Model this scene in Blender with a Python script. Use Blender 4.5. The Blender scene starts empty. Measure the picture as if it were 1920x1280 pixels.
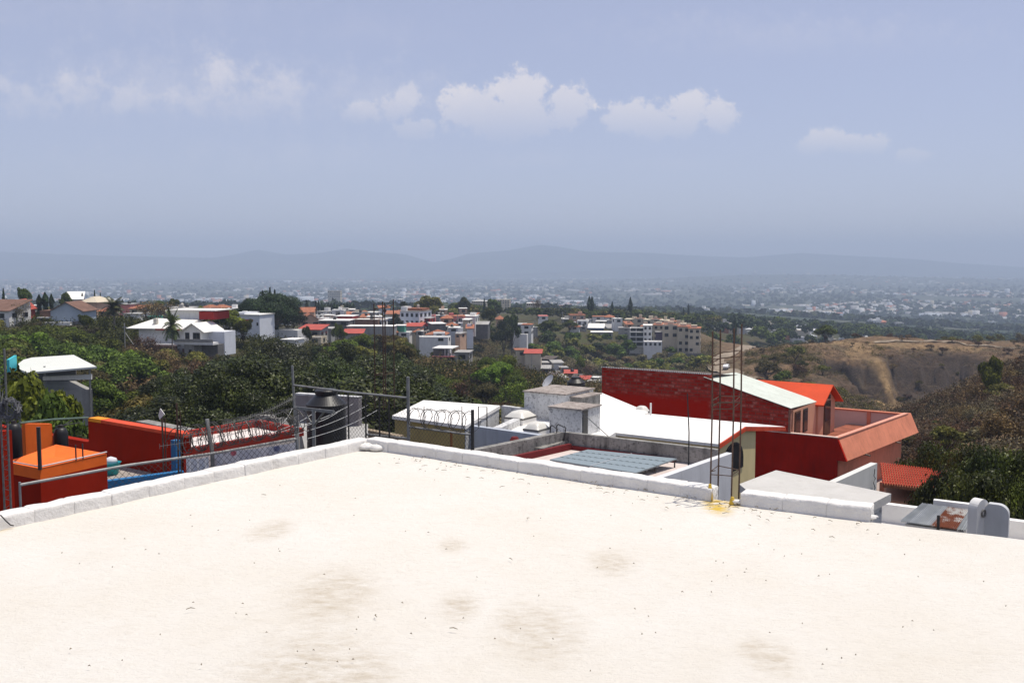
import bpy, bmesh, math, random
import numpy as np
from mathutils import Vector, Matrix
random.seed(7)
RNG = np.random.default_rng(11)
SC = bpy.context.scene
COL = SC.collection
# ------------------------------------------------------------------ camera frame
F = 1800.0
CX, CY, HOR = 960.0, 640.0, 495.0
EYE = 1.6
PITCH = math.atan((CY - HOR) / F)
cp, sp = math.cos(PITCH), math.sin(PITCH)
def ray(px, py):
    u = (px - CX) / F; v = (CY - py) / F
    return Vector((u, cp + v * sp, -sp + v * cp))
def W(px, py, d):
    r = ray(px, py); t = d / r.y
    return Vector((r.x * t, d, EYE + r.z * t))
def G(px, py, z):
    r = ray(px, py); t = (z - EYE) / r.z
    return Vector((r.x * t, r.y * t, z))
A = Vector((.83, -.56, 0)).normalized()     # street direction (to the right, towards us)
B = Vector((.56, .83, 0)).normalized()      # across it, away from us
YAW = math.atan2(A.y, A.x)
UP = Vector((0, 0, 1))

# ------------------------------------------------------------------ objects
ORG = {}
def tag(o, label=None, cat=None, group=None, kind=None):
    if label: o['label'] = label
    if cat: o['category'] = cat
    if group: o['group'] = group
    if kind: o['kind'] = kind
    return o
def thing(name, label, cat, loc=(0, 0, 0), rz=0.0, group=None):
    o = bpy.data.objects.new(name, None); COL.objects.link(o)
    o.empty_display_size = .2
    o.location = loc; o.rotation_euler = (0, 0, rz)
    ORG[o.name] = Vector(loc)
    return tag(o, label, cat, group)
def box_uv(me):
    uv = me.uv_layers.new(name='UVMap')
    for p in me.polygons:
        n = p.normal
        if abs(n.z) > .75:
            e1, e2 = A, B
        else:
            h = Vector((-n.y, n.x, 0)).normalized()
            e1 = h; e2 = n.cross(h)
            if e2.z < 0: e2 = -e2
        for li in p.loop_indices:
            c = me.vertices[me.loops[li].vertex_index].co
            uv.data[li].uv = (c.dot(e1), c.dot(e2))
class MB:
    def __init__(s): s.v = []; s.f = []
    def add(s, vs, fs):
        k = len(s.v); s.v += [Vector(v) for v in vs]; s.f += [[i + k for i in f] for f in fs]; return s
    def quad(s, *p): return s.add(p, [list(range(len(p)))])
    def prism(s, poly, z0, z1):
        """vertical prism over a horizontal outline; z0/z1 numbers or lists"""
        n = len(poly)
        zb = z0 if isinstance(z0, (list, tuple)) else [z0] * n
        zt = z1 if isinstance(z1, (list, tuple)) else [z1] * n
        ar = sum(poly[i][0] * poly[(i + 1) % n][1] - poly[(i + 1) % n][0] * poly[i][1] for i in range(n))
        idx = list(range(n)) if ar > 0 else list(range(n))[::-1]
        vs = [(poly[i][0], poly[i][1], zb[i]) for i in idx] + [(poly[i][0], poly[i][1], zt[i]) for i in idx]
        fs = [list(range(n))[::-1], [n + i for i in range(n)]]
        fs += [[i, (i + 1) % n, n + (i + 1) % n, n + i] for i in range(n)]
        return s.add(vs, fs)
    def box(s, x0, x1, y0, y1, z0, z1):
        return s.prism([(x0, y0), (x1, y0), (x1, y1), (x0, y1)], z0, z1)
    def slab(s, c, ux, uy, uz):
        """box from a corner and three edge vectors"""
        c = Vector(c); ux = Vector(ux); uy = Vector(uy); uz = Vector(uz)
        if ux.cross(uy).dot(uz) < 0: ux, uy = uy, ux
        vs = [c, c + ux, c + ux + uy, c + uy]; vs += [v + uz for v in vs]
        return s.add(vs, [[3, 2, 1, 0], [4, 5, 6, 7], [0, 1, 5, 4], [1, 2, 6, 5], [2, 3, 7, 6], [3, 0, 4, 7]])
    def wall(s, p, q, z0, z1, t=.15, side=1):
        """vertical wall from p to q, z1 = number or (zp, zq), t thickness to one side"""
        p = Vector((p[0], p[1], 0)); q = Vector((q[0], q[1], 0))
        n = UP.cross((q - p).normalized()) * t * side
        zz = z1 if isinstance(z1, (tuple, list)) else (z1, z1)
        return s.prism([p, q, q + n, p + n], z0, [zz[0], zz[1], zz[1], zz[0]])
    def tube(s, pts, r, n=6, cap=True):
        pts = [Vector(p) for p in pts]; m = len(pts)
        rs = r if isinstance(r, (list, tuple)) else [r] * m
        k = len(s.v); prev = None
        for i, p in enumerate(pts):
            t = (pts[min(i + 1, m - 1)] - pts[max(i - 1, 0)]).normalized()
            if prev is None:
                a = t.orthogonal().normalized()
            else:
                a = (prev - t * prev.dot(t))
                a = a.normalized() if a.length > 1e-6 else t.orthogonal().normalized()
            prev = a; b = t.cross(a)
            for j in range(n):
                an = 2 * math.pi * j / n
                s.v.append(p + (a * math.cos(an) + b * math.sin(an)) * rs[i])
        for i in range(m - 1):
            for j in range(n):
                s.f.append([k + i * n + j, k + i * n + (j + 1) % n, k + (i + 1) * n + (j + 1) % n, k + (i + 1) * n + j])
        if cap:
            s.f.append([k + j for j in range(n)][::-1]); s.f.append([k + (m - 1) * n + j for j in range(n)])
        return s
    def lathe(s, c, prof, n=24):
        c = Vector(c); k = len(s.v)
        for r, z in prof:
            for j in range(n):
                an = 2 * math.pi * j / n
                s.v.append(c + Vector((r * math.cos(an), r * math.sin(an), z)))
        m = len(prof)
        for i in range(m - 1):
            for j in range(n):
                s.f.append([k + i * n + j, k + i * n + (j + 1) % n, k + (i + 1) * n + (j + 1) % n, k + (i + 1) * n + j])
        s.f.append([k + j for j in range(n)][::-1]); s.f.append([k + (m - 1) * n + j for j in range(n)])
        return s
    def mesh(s, name, mat, org=None, uv=True, smooth=False, bevel=0):
        me = bpy.data.meshes.new(name)
        vs = [tuple(v - org) if org is not None else tuple(v) for v in s.v]
        me.from_pydata(vs, [], s.f); me.update()
        if uv: box_uv(me)
        if mat: me.materials.append(mat)
        if smooth:
            me.polygons.foreach_set('use_smooth', [True] * len(me.polygons))
            me.update()
        return me
    def build(s, name, mat, parent=None, uv=True, smooth=False, bevel=0, local=False):
        org = None
        if parent is not None and not local: org = ORG.get(parent.name)
        me = s.mesh(name, mat, org, uv, smooth)
        o = bpy.data.objects.new(name, me); COL.objects.link(o)
        if parent is not None:
            o.parent = parent
            if org is not None: ORG[o.name] = org
        if bevel:
            b = o.modifiers.new('bevel', 'BEVEL'); b.width = bevel; b.segments = 2; b.limit_method = 'ANGLE'
        return o
def top(o, label, cat, group=None, kind=None): return tag(o, label, cat, group, kind)
def struct(o, kind='structure'):
    o['kind'] = kind; return o

# ------------------------------------------------------------------ materials
def srgb(r, g, b):
    f = lambda c: (c / 255 / 12.92) if c / 255 <= .04045 else ((c / 255 + .055) / 1.055) ** 2.4
    return (f(r), f(g), f(b))
MATS = {}
class NT:
    def __init__(s, m):
        m.use_nodes = True
        s.t = m.node_tree; s.t.nodes.clear()
    def n(s, typ, **kw):
        nd = s.t.nodes.new(typ)
        for k, v in kw.items():
            if k.startswith('i_'):
                nd.inputs[k[2:].replace('_', ' ')].default_value = v
            elif k == 'ins':
                for kk, vv in v.items(): nd.inputs[kk].default_value = vv
            else: setattr(nd, k, v)
        return nd
    def l(s, a, b): s.t.links.new(a, b)
    def ramp(s, fac, p0, p1, c0=(0, 0, 0, 1), c1=(1, 1, 1, 1)):
        r = s.n('ShaderNodeValToRGB'); e = r.color_ramp.elements
        e[0].position = p0; e[0].color = c0; e[1].position = p1; e[1].color = c1
        s.l(fac, r.inputs[0]); return r.outputs[0]
    def mix(s, fac, a, b, typ='MIX'):
        m = s.n('ShaderNodeMix', data_type='RGBA', blend_type=typ)
        for i, x in ((0, fac), (6, a), (7, b)):
            if isinstance(x, (int, float)): m.inputs[i].default_value = x
            elif isinstance(x, tuple): m.inputs[i].default_value = (*x[:3], 1)
            else: s.l(x, m.inputs[i])
        return m.outputs[2]
    def noise(s, vec, scale, detail=5, rough=.6, dist=0):
        n = s.n('ShaderNodeTexNoise', ins={'Scale': scale, 'Detail': detail, 'Roughness': rough, 'Distortion': dist})
        s.l(vec, n.inputs['Vector']); return n.outputs['Fac']
    def mapping(s, vec, sc=(1, 1, 1), rot=(0, 0, 0), loc=(0, 0, 0)):
        m = s.n('ShaderNodeMapping'); m.inputs['Scale'].default_value = sc; m.inputs['Rotation'].default_value = rot
        m.inputs['Location'].default_value = loc
        s.l(vec, m.inputs['Vector']); return m.outputs[0]
    def math(s, op, a, b=None, c=None, clamp=False):
        m = s.n('ShaderNodeMath', operation=op); m.use_clamp = clamp
        for i, x in enumerate((a, b, c)):
            if x is None: continue
            if isinstance(x, (int, float)): m.inputs[i].default_value = x
            else: s.l(x, m.inputs[i])
        return m.outputs[0]
    def out(s, shader, vol=None):
        o = s.n('ShaderNodeOutputMaterial'); s.l(shader, o.inputs['Surface']); return o
    def bsdf(s, col, rough=.8, spec=.3, metal=0, bump=None, bstr=.3, bdist=.02):
        b = s.n('ShaderNodeBsdfPrincipled')
        if isinstance(col, tuple): b.inputs['Base Color'].default_value = (*col[:3], 1)
        else: s.l(col, b.inputs['Base Color'])
        if isinstance(rough, (int, float)): b.inputs['Roughness'].default_value = rough
        else: s.l(rough, b.inputs['Roughness'])
        b.inputs['Specular IOR Level'].default_value = spec; b.inputs['Metallic'].default_value = metal
        if bump is not None:
            bp = s.n('ShaderNodeBump', ins={'Strength': bstr, 'Distance': bdist})
            s.l(bump, bp.inputs['Height']); s.l(bp.outputs[0], b.inputs['Normal'])
        return b.outputs[0]
def newmat(name):
    m = bpy.data.materials.new(name); MATS[name] = m; return m, NT(m)
def paint(name, c, var=.1, scale=2.0, rough=.8, spec=.25, stain=0.0, stain_c=(.1, .09, .08), spots=0.0, metal=0, bump=.25, bs=14):
    """painted plaster / concrete with tone drift, streaks and speckles"""
    if name in MATS: return MATS[name]
    m, t = newmat(name)
    co = t.n('ShaderNodeTexCoord').outputs['Object']
    n1 = t.noise(co, scale, 6, .65)
    c0 = tuple(x * (1 - var) for x in c); c1 = tuple(min(.9, x * (1 + var)) for x in c)
    col = t.mix(t.ramp(n1, .35, .65), c0, c1)
    if stain:
        st = t.noise(t.mapping(co, (2.2, 2.2, .35)), 1.6, 7, .7)
        col = t.mix(t.math('MULTIPLY', t.ramp(st, .5, .72), stain), col, stain_c)
    if spots:
        sn = t.noise(co, 9, 8, .75)
        col = t.mix(t.math('MULTIPLY', t.ramp(sn, .52, .62), spots), col, stain_c)
    bn = t.noise(co, bs, 5, .7)
    t.out(t.bsdf(col, rough, spec, metal, bn, bump, .02))
    return m
# ------------------------------------------------------------------ render / light / sky
SC.render.engine = 'CYCLES'
SC.view_settings.view_transform = 'Standard'; SC.view_settings.look = 'None'
SC.view_settings.gamma = 1; SC.view_settings.exposure = .16
SC.render.resolution_x = 1024; SC.render.resolution_y = 682
cy = SC.cycles
cy.max_bounces = 6; cy.diffuse_bounces = 3; cy.glossy_bounces = 2; cy.transmission_bounces = 3
cy.transparent_max_bounces = 12; cy.volume_bounces = 0; cy.caustics_reflective = False; cy.caustics_refractive = False
cy.use_denoising = True
try:
    cy.denoiser = 'OPENIMAGEDENOISE'; cy.denoising_input_passes = 'RGB_ALBEDO_NORMAL'; cy.denoising_prefilter = 'ACCURATE'
except Exception: pass
cy.sample_clamp_indirect = 6
cam = bpy.data.cameras.new('camera'); camo = bpy.data.objects.new('camera', cam); COL.objects.link(camo)
cam.sensor_width = 36; cam.lens = 36 * F / 1920; cam.clip_start = .05; cam.clip_end = 60000
camo.location = (0, 0, EYE); camo.rotation_euler = (math.pi / 2 - PITCH, 0, 0)
SC.camera = camo
SUN_AZ, SUN_EL = math.radians(68), math.radians(73)       # azimuth clockwise from the view direction
sd = Vector((math.sin(SUN_AZ) * math.cos(SUN_EL), math.cos(SUN_AZ) * math.cos(SUN_EL), math.sin(SUN_EL)))
sl = bpy.data.lights.new('sun', 'SUN'); sl.energy = 4.1; sl.angle = math.radians(.5); sl.color = (1, .94, .84)
so = bpy.data.objects.new('sun', sl); COL.objects.link(so)
so.rotation_euler = (-sd).to_track_quat('-Z', 'Y').to_euler()
wd = bpy.data.worlds.new('World'); SC.world = wd
wt = NT(wd)
sky = wt.n('ShaderNodeTexSky'); sky.sky_type = 'NISHITA'; sky.sun_disc = False
sky.sun_elevation = SUN_EL; sky.sun_rotation = SUN_AZ
sky.altitude = 1500; sky.air_density = 1.0; sky.dust_density = 2.0; sky.ozone_density = 1.6
SKY_STRENGTH = .125
tc = wt.n('ShaderNodeTexCoord').outputs['Generated']
sep = wt.n('ShaderNodeSeparateXYZ'); wt.l(tc, sep.inputs[0])
yy = wt.math('MAXIMUM', sep.outputs[1], .02)
U_ = wt.math('DIVIDE', sep.outputs[0], yy); V_ = wt.math('DIVIDE', sep.outputs[2], yy)
cmb = wt.n('ShaderNodeCombineXYZ'); wt.l(U_, cmb.inputs[0]); wt.l(V_, cmb.inputs[1])
uvv = cmb.outputs[0]
big = wt.noise(uvv, 38, 10, .66)
fine = wt.noise(uvv, 120, 8, .7)
pert = wt.math('ADD', wt.math('MULTIPLY', wt.math('SUBTRACT', big, .5), 2.3), wt.math('MULTIPLY', wt.math('SUBTRACT', fine, .5), .9))
def lobe(px, py, rx, ry):
    r = ray(px, py); u0, v0 = r.x / r.y, r.z / r.y
    du = wt.math('MULTIPLY', wt.math('SUBTRACT', U_, u0), F / rx)
    dv = wt.math('MULTIPLY', wt.math('SUBTRACT', V_, v0), F / ry)
    d2 = wt.math('ADD', wt.math('MULTIPLY', du, du), wt.math('MULTIPLY', dv, dv))
    return wt.math('SUBTRACT', 1.0, wt.math('SQRT', d2))
def cloud(lobes, base, fade, dens, soft=.42):
    """puffs gathered into one cloud whose underside melts into the haze"""
    m = None
    for lb in lobes:
        x = lobe(*lb); m = x if m is None else wt.math('MAXIMUM', m, x)
    m = wt.math('ADD', m, pert)
    s = wt.n('ShaderNodeMapRange', interpolation_type='SMOOTHSTEP', ins={'From Min': .0, 'From Max': soft}); wt.l(m, s.inputs[0])
    r = ray(CX, base); vb = r.z / r.y
    g = wt.n('ShaderNodeMapRange', interpolation_type='SMOOTHSTEP', ins={'From Min': vb - fade / F, 'From Max': vb + fade / F}); wt.l(V_, g.inputs[0])
    return wt.math('MULTIPLY', wt.math('MULTIPLY', s.outputs[0], g.outputs[0]), dens)
cl = [
    cloud([(330, 170, 420, 110), (700, 190, 300, 90)], 190, 150, .3, 1.5),
    cloud([(985, 178, 66, 50), (885, 205, 70, 58), (1065, 200, 56, 44), (950, 225, 130, 50), (780, 240, 45, 26)], 218, 75, .56),
    cloud([(1285, 212, 52, 46), (1185, 220, 66, 42), (1350, 215, 36, 40), (1240, 235, 110, 32)], 230, 60, .54),
    cloud([(1555, 262, 44, 32), (1600, 270, 75, 24), (1530, 272, 40, 22)], 270, 34, .42),
    cloud([(1712, 295, 36, 17)], 298, 16, .16),
    cloud([(425, 138, 66, 42), (530, 160, 62, 38), (380, 190, 78, 44), (470, 195, 130, 60)], 180, 90, .34, .9),
    cloud([(150, 170, 78, 40), (60, 190, 90, 44), (240, 190, 70, 40), (0, 160, 50, 30)], 190, 90, .32, .9),
    cloud([(670, 215, 46, 28), (765, 180, 30, 30), (745, 205, 40, 32)], 215, 34, .3, .5),
    cloud([(1500, 75, 520, 60)], 60, 90, .2, 1.2),
    cloud([(260, 20, 460, 80), (700, 60, 200, 50)], 40, 200, .16, 1.6), cloud([(560, 300, 420, 60), (200, 330, 300, 70), (1000, 300, 160, 26), (1260, 310, 130, 24)], 300, 120, .12, 1.3),
]
msk = None
for c_ in cl: msk = c_ if msk is None else wt.math('ADD', msk, c_)
msk = wt.math('MINIMUM', msk, .9)
skyc = wt.mix(.55, wt.mix(1.0, sky.outputs[0], (1.10, .97, 1.0), 'MULTIPLY'), (3.75, 3.88, 5.0))      # a thin veil over the blue
colr = wt.mix(msk, skyc, (7.5, 6.85, 6.5))
bg = wt.n('ShaderNodeBackground', ins={'Strength': SKY_STRENGTH}); wt.l(colr, bg.inputs['Color'])
wo = wt.n('ShaderNodeOutputWorld'); wt.l(bg.outputs[0], wo.inputs['Surface'])
# the air between here and the mountains
hz, ht = newmat('haze_air')
pv = ht.n('ShaderNodeVolumePrincipled')
pv.inputs['Color'].default_value = (.665, .80, 1.0, 1); pv.inputs['Density'].default_value = .000225
pv.inputs['Anisotropy'].default_value = .0
ho = ht.n('ShaderNodeOutputMaterial'); ht.l(pv.outputs[0], ho.inputs['Volume'])
hb = MB().box(-13000, 13000, -13000, 13000, -150, 270).build('haze', hz, uv=False)
hb['kind'] = 'stuff'

# ------------------------------------------------------------------ terrain
CT = []
def c(px, py, d, dz=0):
    p = W(px, py, d); CT.append((p.x, p.y, p.z + dz))
def cx(x, y, z): CT.append((x, y, z))
for q in [(0, 0, -8), (-15, 8, -8.5), (15, 8, -9), (0, 25, -11), (-10, 25, -10), (8, 40, -13), (22, 52, -16), (34, 45, -16), (-12, 36, -14),
          (-30, 18, -10), (40, 18, -13), (0, -60, -4), (-150, 0, -10), (150, 0, -20), (-250, 150, -14), (0, -400, 5), (-500, 0, -20), (500, 0, -30), (14, 62, -17), (2, 52, -15),
          (-900, 300, -40), (900, 300, -60), (-1300, -300, -50), (1300, -300, -60)]: cx(*q)
for q in [(0, 760, 52, -8), (0, 640, 120, -9), (0, 605, 180, -8), (150, 620, 175, -8), (300, 700, 105, -9), (500, 700, 95, -11), (600, 780, 55, -9),
          (300, 780, 50, -8), (500, 640, 150, -11), (650, 660, 160, -11), (750, 720, 125, -9), (880, 760, 95, -6), (100, 715, 85, -3), (-300, 700, 90, -8), (-300, 620, 180, -8)]: c(*q)
for q in [(30, 605, 215), (130, 603, 220), (350, 664, 195), (380, 640, 205), (300, 628, 215), (480, 640, 255), (570, 645, 300), (700, 640, 345), (800, 650, 335), (850, 690, 235),
          (1000, 630, 420), (1160, 612, 490), (1090, 610, 490), (1200, 650, 425), (1290, 664, 415), (-200, 600, 220),
          (0, 585, 330), (200, 585, 350), (450, 592, 400), (700, 594, 480), (900, 594, 580), (1100, 592, 640), (1250, 598, 620)]: c(*q)
for q in [(1060, 738, 290), (1035, 700, 340), (1110, 745, 250), (1018, 696, 331), (1044, 702, 335), (1056, 708, 323), (1070, 718, 312), (1080, 737, 285), (1112, 735, 288), (1110, 750, 269), (1040, 713, 318), (1050, 751, 266), (1000, 765, 150, -3), (950, 665, 200, -4), (930, 705, 160, -4), (1130, 690, 380, -6), (1200, 690, 370, -6),
          (1300, 700, 350, -4), (1340, 640, 430), (1385, 645, 430), (1310, 622, 460)]: c(*q)
# dry hill, cliff bowl and the near slope at the right
for q in [(1335, 690, 318), (1400, 656, 335), (1500, 643, 335), (1600, 640, 340), (1650, 626, 350), (1750, 633, 345), (1850, 640, 360), (1920, 640, 385), (2100, 645, 400),
          (1410, 722, 275), (1480, 705, 270), (1545, 675, 300), (1560, 735, 225), (1600, 785, 205), (1590, 662, 318), (1612, 668, 312), (1640, 664, 312), (1655, 690, 282), (1665, 720, 262), (1674, 748, 242), (1606, 690, 316), (1622, 715, 310), (1640, 745, 296), (1600, 742, 296), (1650, 772, 262), (1610, 775, 258), (1580, 690, 296), (1575, 720, 268), (1700, 660, 322), (1720, 700, 305), (1690, 730, 270), (1720, 762, 236), (1690, 775, 215), (1650, 792, 200), (1790, 690, 312), (1760, 740, 255), (1820, 690, 290), (1760, 657, 330), (1830, 658, 330), (1850, 672, 285),
          (1720, 780, 190), (1640, 820, 160), (1800, 745, 165), (1870, 700, 175), (1920, 672, 185), (2000, 640, 180), (1740, 815, 135), (1850, 800, 110), (1920, 770, 110), (1700, 850, 105, -2), (2000, 760, 90),
          (1760, 880, 60, -7), (1900, 900, 50, -7), (2050, 880, 45, -6)]: c(*q)
for q in [(1450, 670, 480, -10), (1600, 670, 520, -12), (1800, 665, 520, -10), (2000, 665, 560, -10),
          (1320, 606, 800), (1400, 612, 900), (1500, 618, 980), (1600, 628, 1060), (1680, 640, 1080), (1850, 636, 1150), (2000, 630, 1200),
          (900, 590, 1000), (600, 588, 1000), (300, 588, 1000), (0, 585, 1000), (1200, 596, 1000), (1380, 585, 1400), (1550, 598, 1500), (-300, 588, 1000)]: c(*q)
for a_ in (-150, -100, -60, -32, -24, -16, -8, 0, 8, 16, 24, 32, 60, 100, 150, 180):
    r_ = math.radians(a_); cx(2100 * math.sin(r_), 2100 * math.cos(r_), -122)
CT = np.array(CT)
_D = np.sqrt(((CT[:, None, :2] - CT[None, :, :2]) ** 2).sum(-1))
_n = len(CT); _Am = np.zeros((_n + 1, _n + 1)); _Am[:_n, :_n] = -_D; _Am[:_n, _n] = 1; _Am[_n, :_n] = 1
_w = np.linalg.solve(_Am + np.eye(_n + 1) * 1e-6, np.append(CT[:, 2], 0))
_tab = RNG.random((256, 256))
def vnoise(x, y):
    xi = np.floor(x).astype(int); yi = np.floor(y).astype(int); fx = x - xi; fy = y - yi
    fx = fx * fx * (3 - 2 * fx); fy = fy * fy * (3 - 2 * fy)
    t = lambda a, b: _tab[a & 255, b & 255]
    return (t(xi, yi) * (1 - fx) + t(xi + 1, yi) * fx) * (1 - fy) + (t(xi, yi + 1) * (1 - fx) + t(xi + 1, yi + 1) * fx) * fy
def fbm(x, y, o=5, g=.5):
    s = 0; a = 1; tot = 0
    for i in range(o):
        s = s + a * vnoise(x * 2 ** i + 17.3 * i, y * 2 ** i + 5.1 * i); tot += a; a *= g
    return s / tot
def smooth(x, a, b):
    t = np.clip((x - a) / (b - a), 0, 1); return t * t * (3 - 2 * t)
def dryness(x, y):
    """1 on the bare dry hill and the scrubby slope at the right"""
    px = CX + F * x / np.maximum(y, 1)
    ang = smooth(px, 1330, 1420)
    return ang * smooth(y, 48, 75) * (1 - smooth(y, 480, 620)) * (y > 0)
def terr(x, y):
    x = np.atleast_1d(np.asarray(x, float)); y = np.atleast_1d(np.asarray(y, float))
    z = np.empty_like(x)
    for i in range(0, len(x), 40000):
        xs = x[i:i + 40000]; ys = y[i:i + 40000]
        d = np.sqrt((xs[:, None] - CT[None, :, 0]) ** 2 + (ys[:, None] - CT[None, :, 1]) ** 2)
        z[i:i + 40000] = -(d @ _w[:_n]) + _w[_n]
    R = np.sqrt(x * x + y * y)
    k = smooth(R, 1500, 2300)
    z = z * (1 - k) + (-124 + 5 * (fbm(x / 900, y / 900, 3) - .5)) * k
    # low town hill far out on the plain
    hx, hy = W(1440, 515, 7200).x, 7200
    z = z + 34 * np.exp(-((x - hx) / 900) ** 2 - ((y - hy) / 900) ** 2) + 22 * np.exp(-((x - hx - 900) / 1300) ** 2 - ((y - hy + 300) / 900) ** 2)
    near = smooth(R, 70, 140) * (1 - smooth(R, 700, 1100))
    z = z + near * 2.2 * (fbm(x / 28, y / 28, 4) - .5)
    dr = dryness(x, y)
    g = fbm(x / 16 + 3 * fbm(x / 40, y / 40, 2), y / 34, 5, .55)
    # cut bank and hollow left of the golden spur, scarp under the rim, ledges in the burnt bowl
    w1 = fbm(x / 9, y / 9, 4) - .5
    xc, yc = W(1606, 700, 291).x, 291
    q = np.sqrt(((x - xc) / 9.5) ** 2 + ((y - yc) / 26) ** 2) + .5 * w1 + .16 * (fbm(x / 2.6, y / 14, 3) - .5)
    z = z - dr * 12 * (1 - smooth(q, .80, .96))
    px = CX + F * x / np.maximum(y, 1)
    bowl = smooth(px, 1665, 1690) * (1 - smooth(px, 1850, 1900)) * (y > 190)
    z = z - dr * bowl * 5.5 * (1 - smooth(y + 26 * w1 + 6 * (fbm(x / 4, y / 4, 3) - .5), 316, 320)) * smooth(y, 225, 285)
    rimx = smooth(px, 1490, 1530) * (1 - smooth(px, 1870, 1930)) * smooth(y, 185, 205) * (1 - smooth(y, 318, 326))
    zz = z / 2.7 + 2.2 * (fbm(x / 45, y / 45, 3) - .5); fr = zz - np.floor(zz)
    z = z + dr * rimx * .75 * 2.7 * (smooth(fr, .62, 1.0) - fr)
    z = z + dr * (-3.5 * np.abs(g - .5) * 2 + .9 * (fbm(x / 3.2, y / 3.2, 3) - .5))
    return z
def tz(x, y): return float(terr([x], [y])[0])
def fast_mesh(name, v, f, mat=None, smooth=False):
    """v (N,3), f (M,k) arrays"""
    v = np.asarray(v, np.float32); f = np.asarray(f, np.int32); k = f.shape[1]
    me = bpy.data.meshes.new(name)
    me.vertices.add(len(v)); me.vertices.foreach_set('co', v.ravel())
    me.loops.add(f.size); me.loops.foreach_set('vertex_index', f.ravel())
    me.polygons.add(len(f)); me.polygons.foreach_set('loop_start', np.arange(0, f.size, k, dtype=np.int32))
    me.polygons.foreach_set('loop_total', np.full(len(f), k, np.int32))
    if smooth: me.polygons.foreach_set('use_smooth', np.ones(len(f), bool))
    me.update(calc_edges=True); me.validate()
    if mat: me.materials.append(mat)
    return me
def put(name, me, parent=None, loc=None):
    o = bpy.data.objects.new(name, me); COL.objects.link(o)
    if parent: o.parent = parent
    if loc is not None: o.location = loc
    return o

# ---- ground sheet: rings around the viewer, finest where the picture looks
angs = np.radians(np.concatenate([np.linspace(-37, 37, 520), np.linspace(40, 320, 57)]))
rad = np.concatenate([np.geomspace(4, 90, 40)[:-1], np.linspace(90, 420, 230)[:-1], np.geomspace(420, 12600, 130)])
AA, RR = np.meshgrid(angs, rad)
gx = (RR * np.sin(AA)); gy = (RR * np.cos(AA))
gz = terr(gx.ravel(), gy.ravel()).reshape(gx.shape)
na, nr = len(angs), len(rad)
ii = np.arange(na); jn = (ii + 1) % na
fc = []
for k in range(nr - 1):
    fc.append(np.stack([k * na + ii, (k + 1) * na + ii, (k + 1) * na + jn, k * na + jn], 1))
fc = np.concatenate(fc)[:, ::-1]
gm, t = newmat('ground_cover')
co = t.n('ShaderNodeTexCoord').outputs['Object']
att = t.n('ShaderNodeAttribute', attribute_name='zone'); za = t.n('ShaderNodeSeparateColor'); t.l(att.outputs['Color'], za.inputs[0])
n1 = t.noise(co, .09, 9, .7); n2 = t.noise(co, .6, 8, .75); n3 = t.noise(t.mapping(co, (1, 1, 3)), 1.7, 6, .7)
wood = t.mix(t.ramp(n2, .4, .62), (.045, .042, .022), (.085, .072, .038))
wood = t.mix(t.ramp(n1, .5, .6), wood, (.06, .065, .025))
grass = t.mix(t.ramp(n2, .38, .62), (.10, .064, .040), (.215, .14, .078))
grass = t.mix(t.math('MULTIPLY', t.ramp(n1, .52, .62), .75), grass, (.10, .085, .05))
grass = t.mix(t.ramp(n3, .56, .66), grass, (.075, .062, .04))
burnt = t.mix(t.ramp(n2, .40, .64), (.024, .018, .015), (.075, .052, .037))
burnt = t.mix(t.math('MULTIPLY', t.ramp(n3, .55, .7), .7), burnt, (.19, .14, .10))
geo = t.n('ShaderNodeNewGeometry'); gs = t.n('ShaderNodeSeparateXYZ'); t.l(geo.outputs['Normal'], gs.inputs[0])
sunlit_grass = t.mix(t.ramp(n2, .36, .6), (.20, .128, .062), (.37, .25, .125))  # pale dry grass, with the sunlit look of the spur in the colour
steep = t.n('ShaderNodeMapRange', ins={'From Min': .80, 'From Max': .55}); t.l(gs.outputs[2], steep.inputs[0])
rock = t.mix(t.ramp(n3, .35, .65), (.035, .027, .023), (.115, .088, .07))
plain = t.mix(t.ramp(t.noise(co, .012, 8, .75), .42, .6), (.035, .05, .03), (.09, .09, .065))
cc = t.mix(za.outputs[0], wood, grass); cc = t.mix(za.outputs[1], cc, burnt)
cc = t.mix(t.math('MULTIPLY', steep.outputs[0], za.outputs[0]), cc, rock)
cc = t.mix(t.math('MULTIPLY', att.outputs['Alpha'], .9), cc, sunlit_grass)
cc = t.mix(za.outputs[2], cc, plain)
t.out(t.bsdf(cc, .95, .1, 0, n3, .9, .35))
gme = fast_mesh('ground', np.stack([gx.ravel(), gy.ravel(), gz.ravel()], 1), fc, gm, True)
zone = np.ones((na * nr, 4), np.float32)
fx, fy = gx.ravel(), gy.ravel()
dr = dryness(fx, fy); pxx = CX + F * fx / np.maximum(fy, 1)
zone[:, 0] = np.clip(dr + .55 * smooth(pxx, 1270, 1330) * smooth(fy, 330, 400) * (1 - smooth(fy, 480, 560)), 0, 1)
pyy = HOR + (EYE - gz.ravel()) * F / np.maximum(fy, 1)
bz = smooth(pxx, 1590, 1650) * (1 - smooth(pxx, 1800, 1900)) * smooth(pyy, 652, 672) * (1 - smooth(pyy, 745, 800)) * (fy > 200)
bz = np.maximum(bz, .6 * smooth(pxx, 1480, 1560) * (1 - smooth(pxx, 1700, 1800)) * smooth(pyy, 672, 700) * (fy > 150))
zone[:, 1] = np.clip(bz * dr * (.55 + .9 * fbm(fx / 14, fy / 30, 4)), 0, 1)
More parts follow.
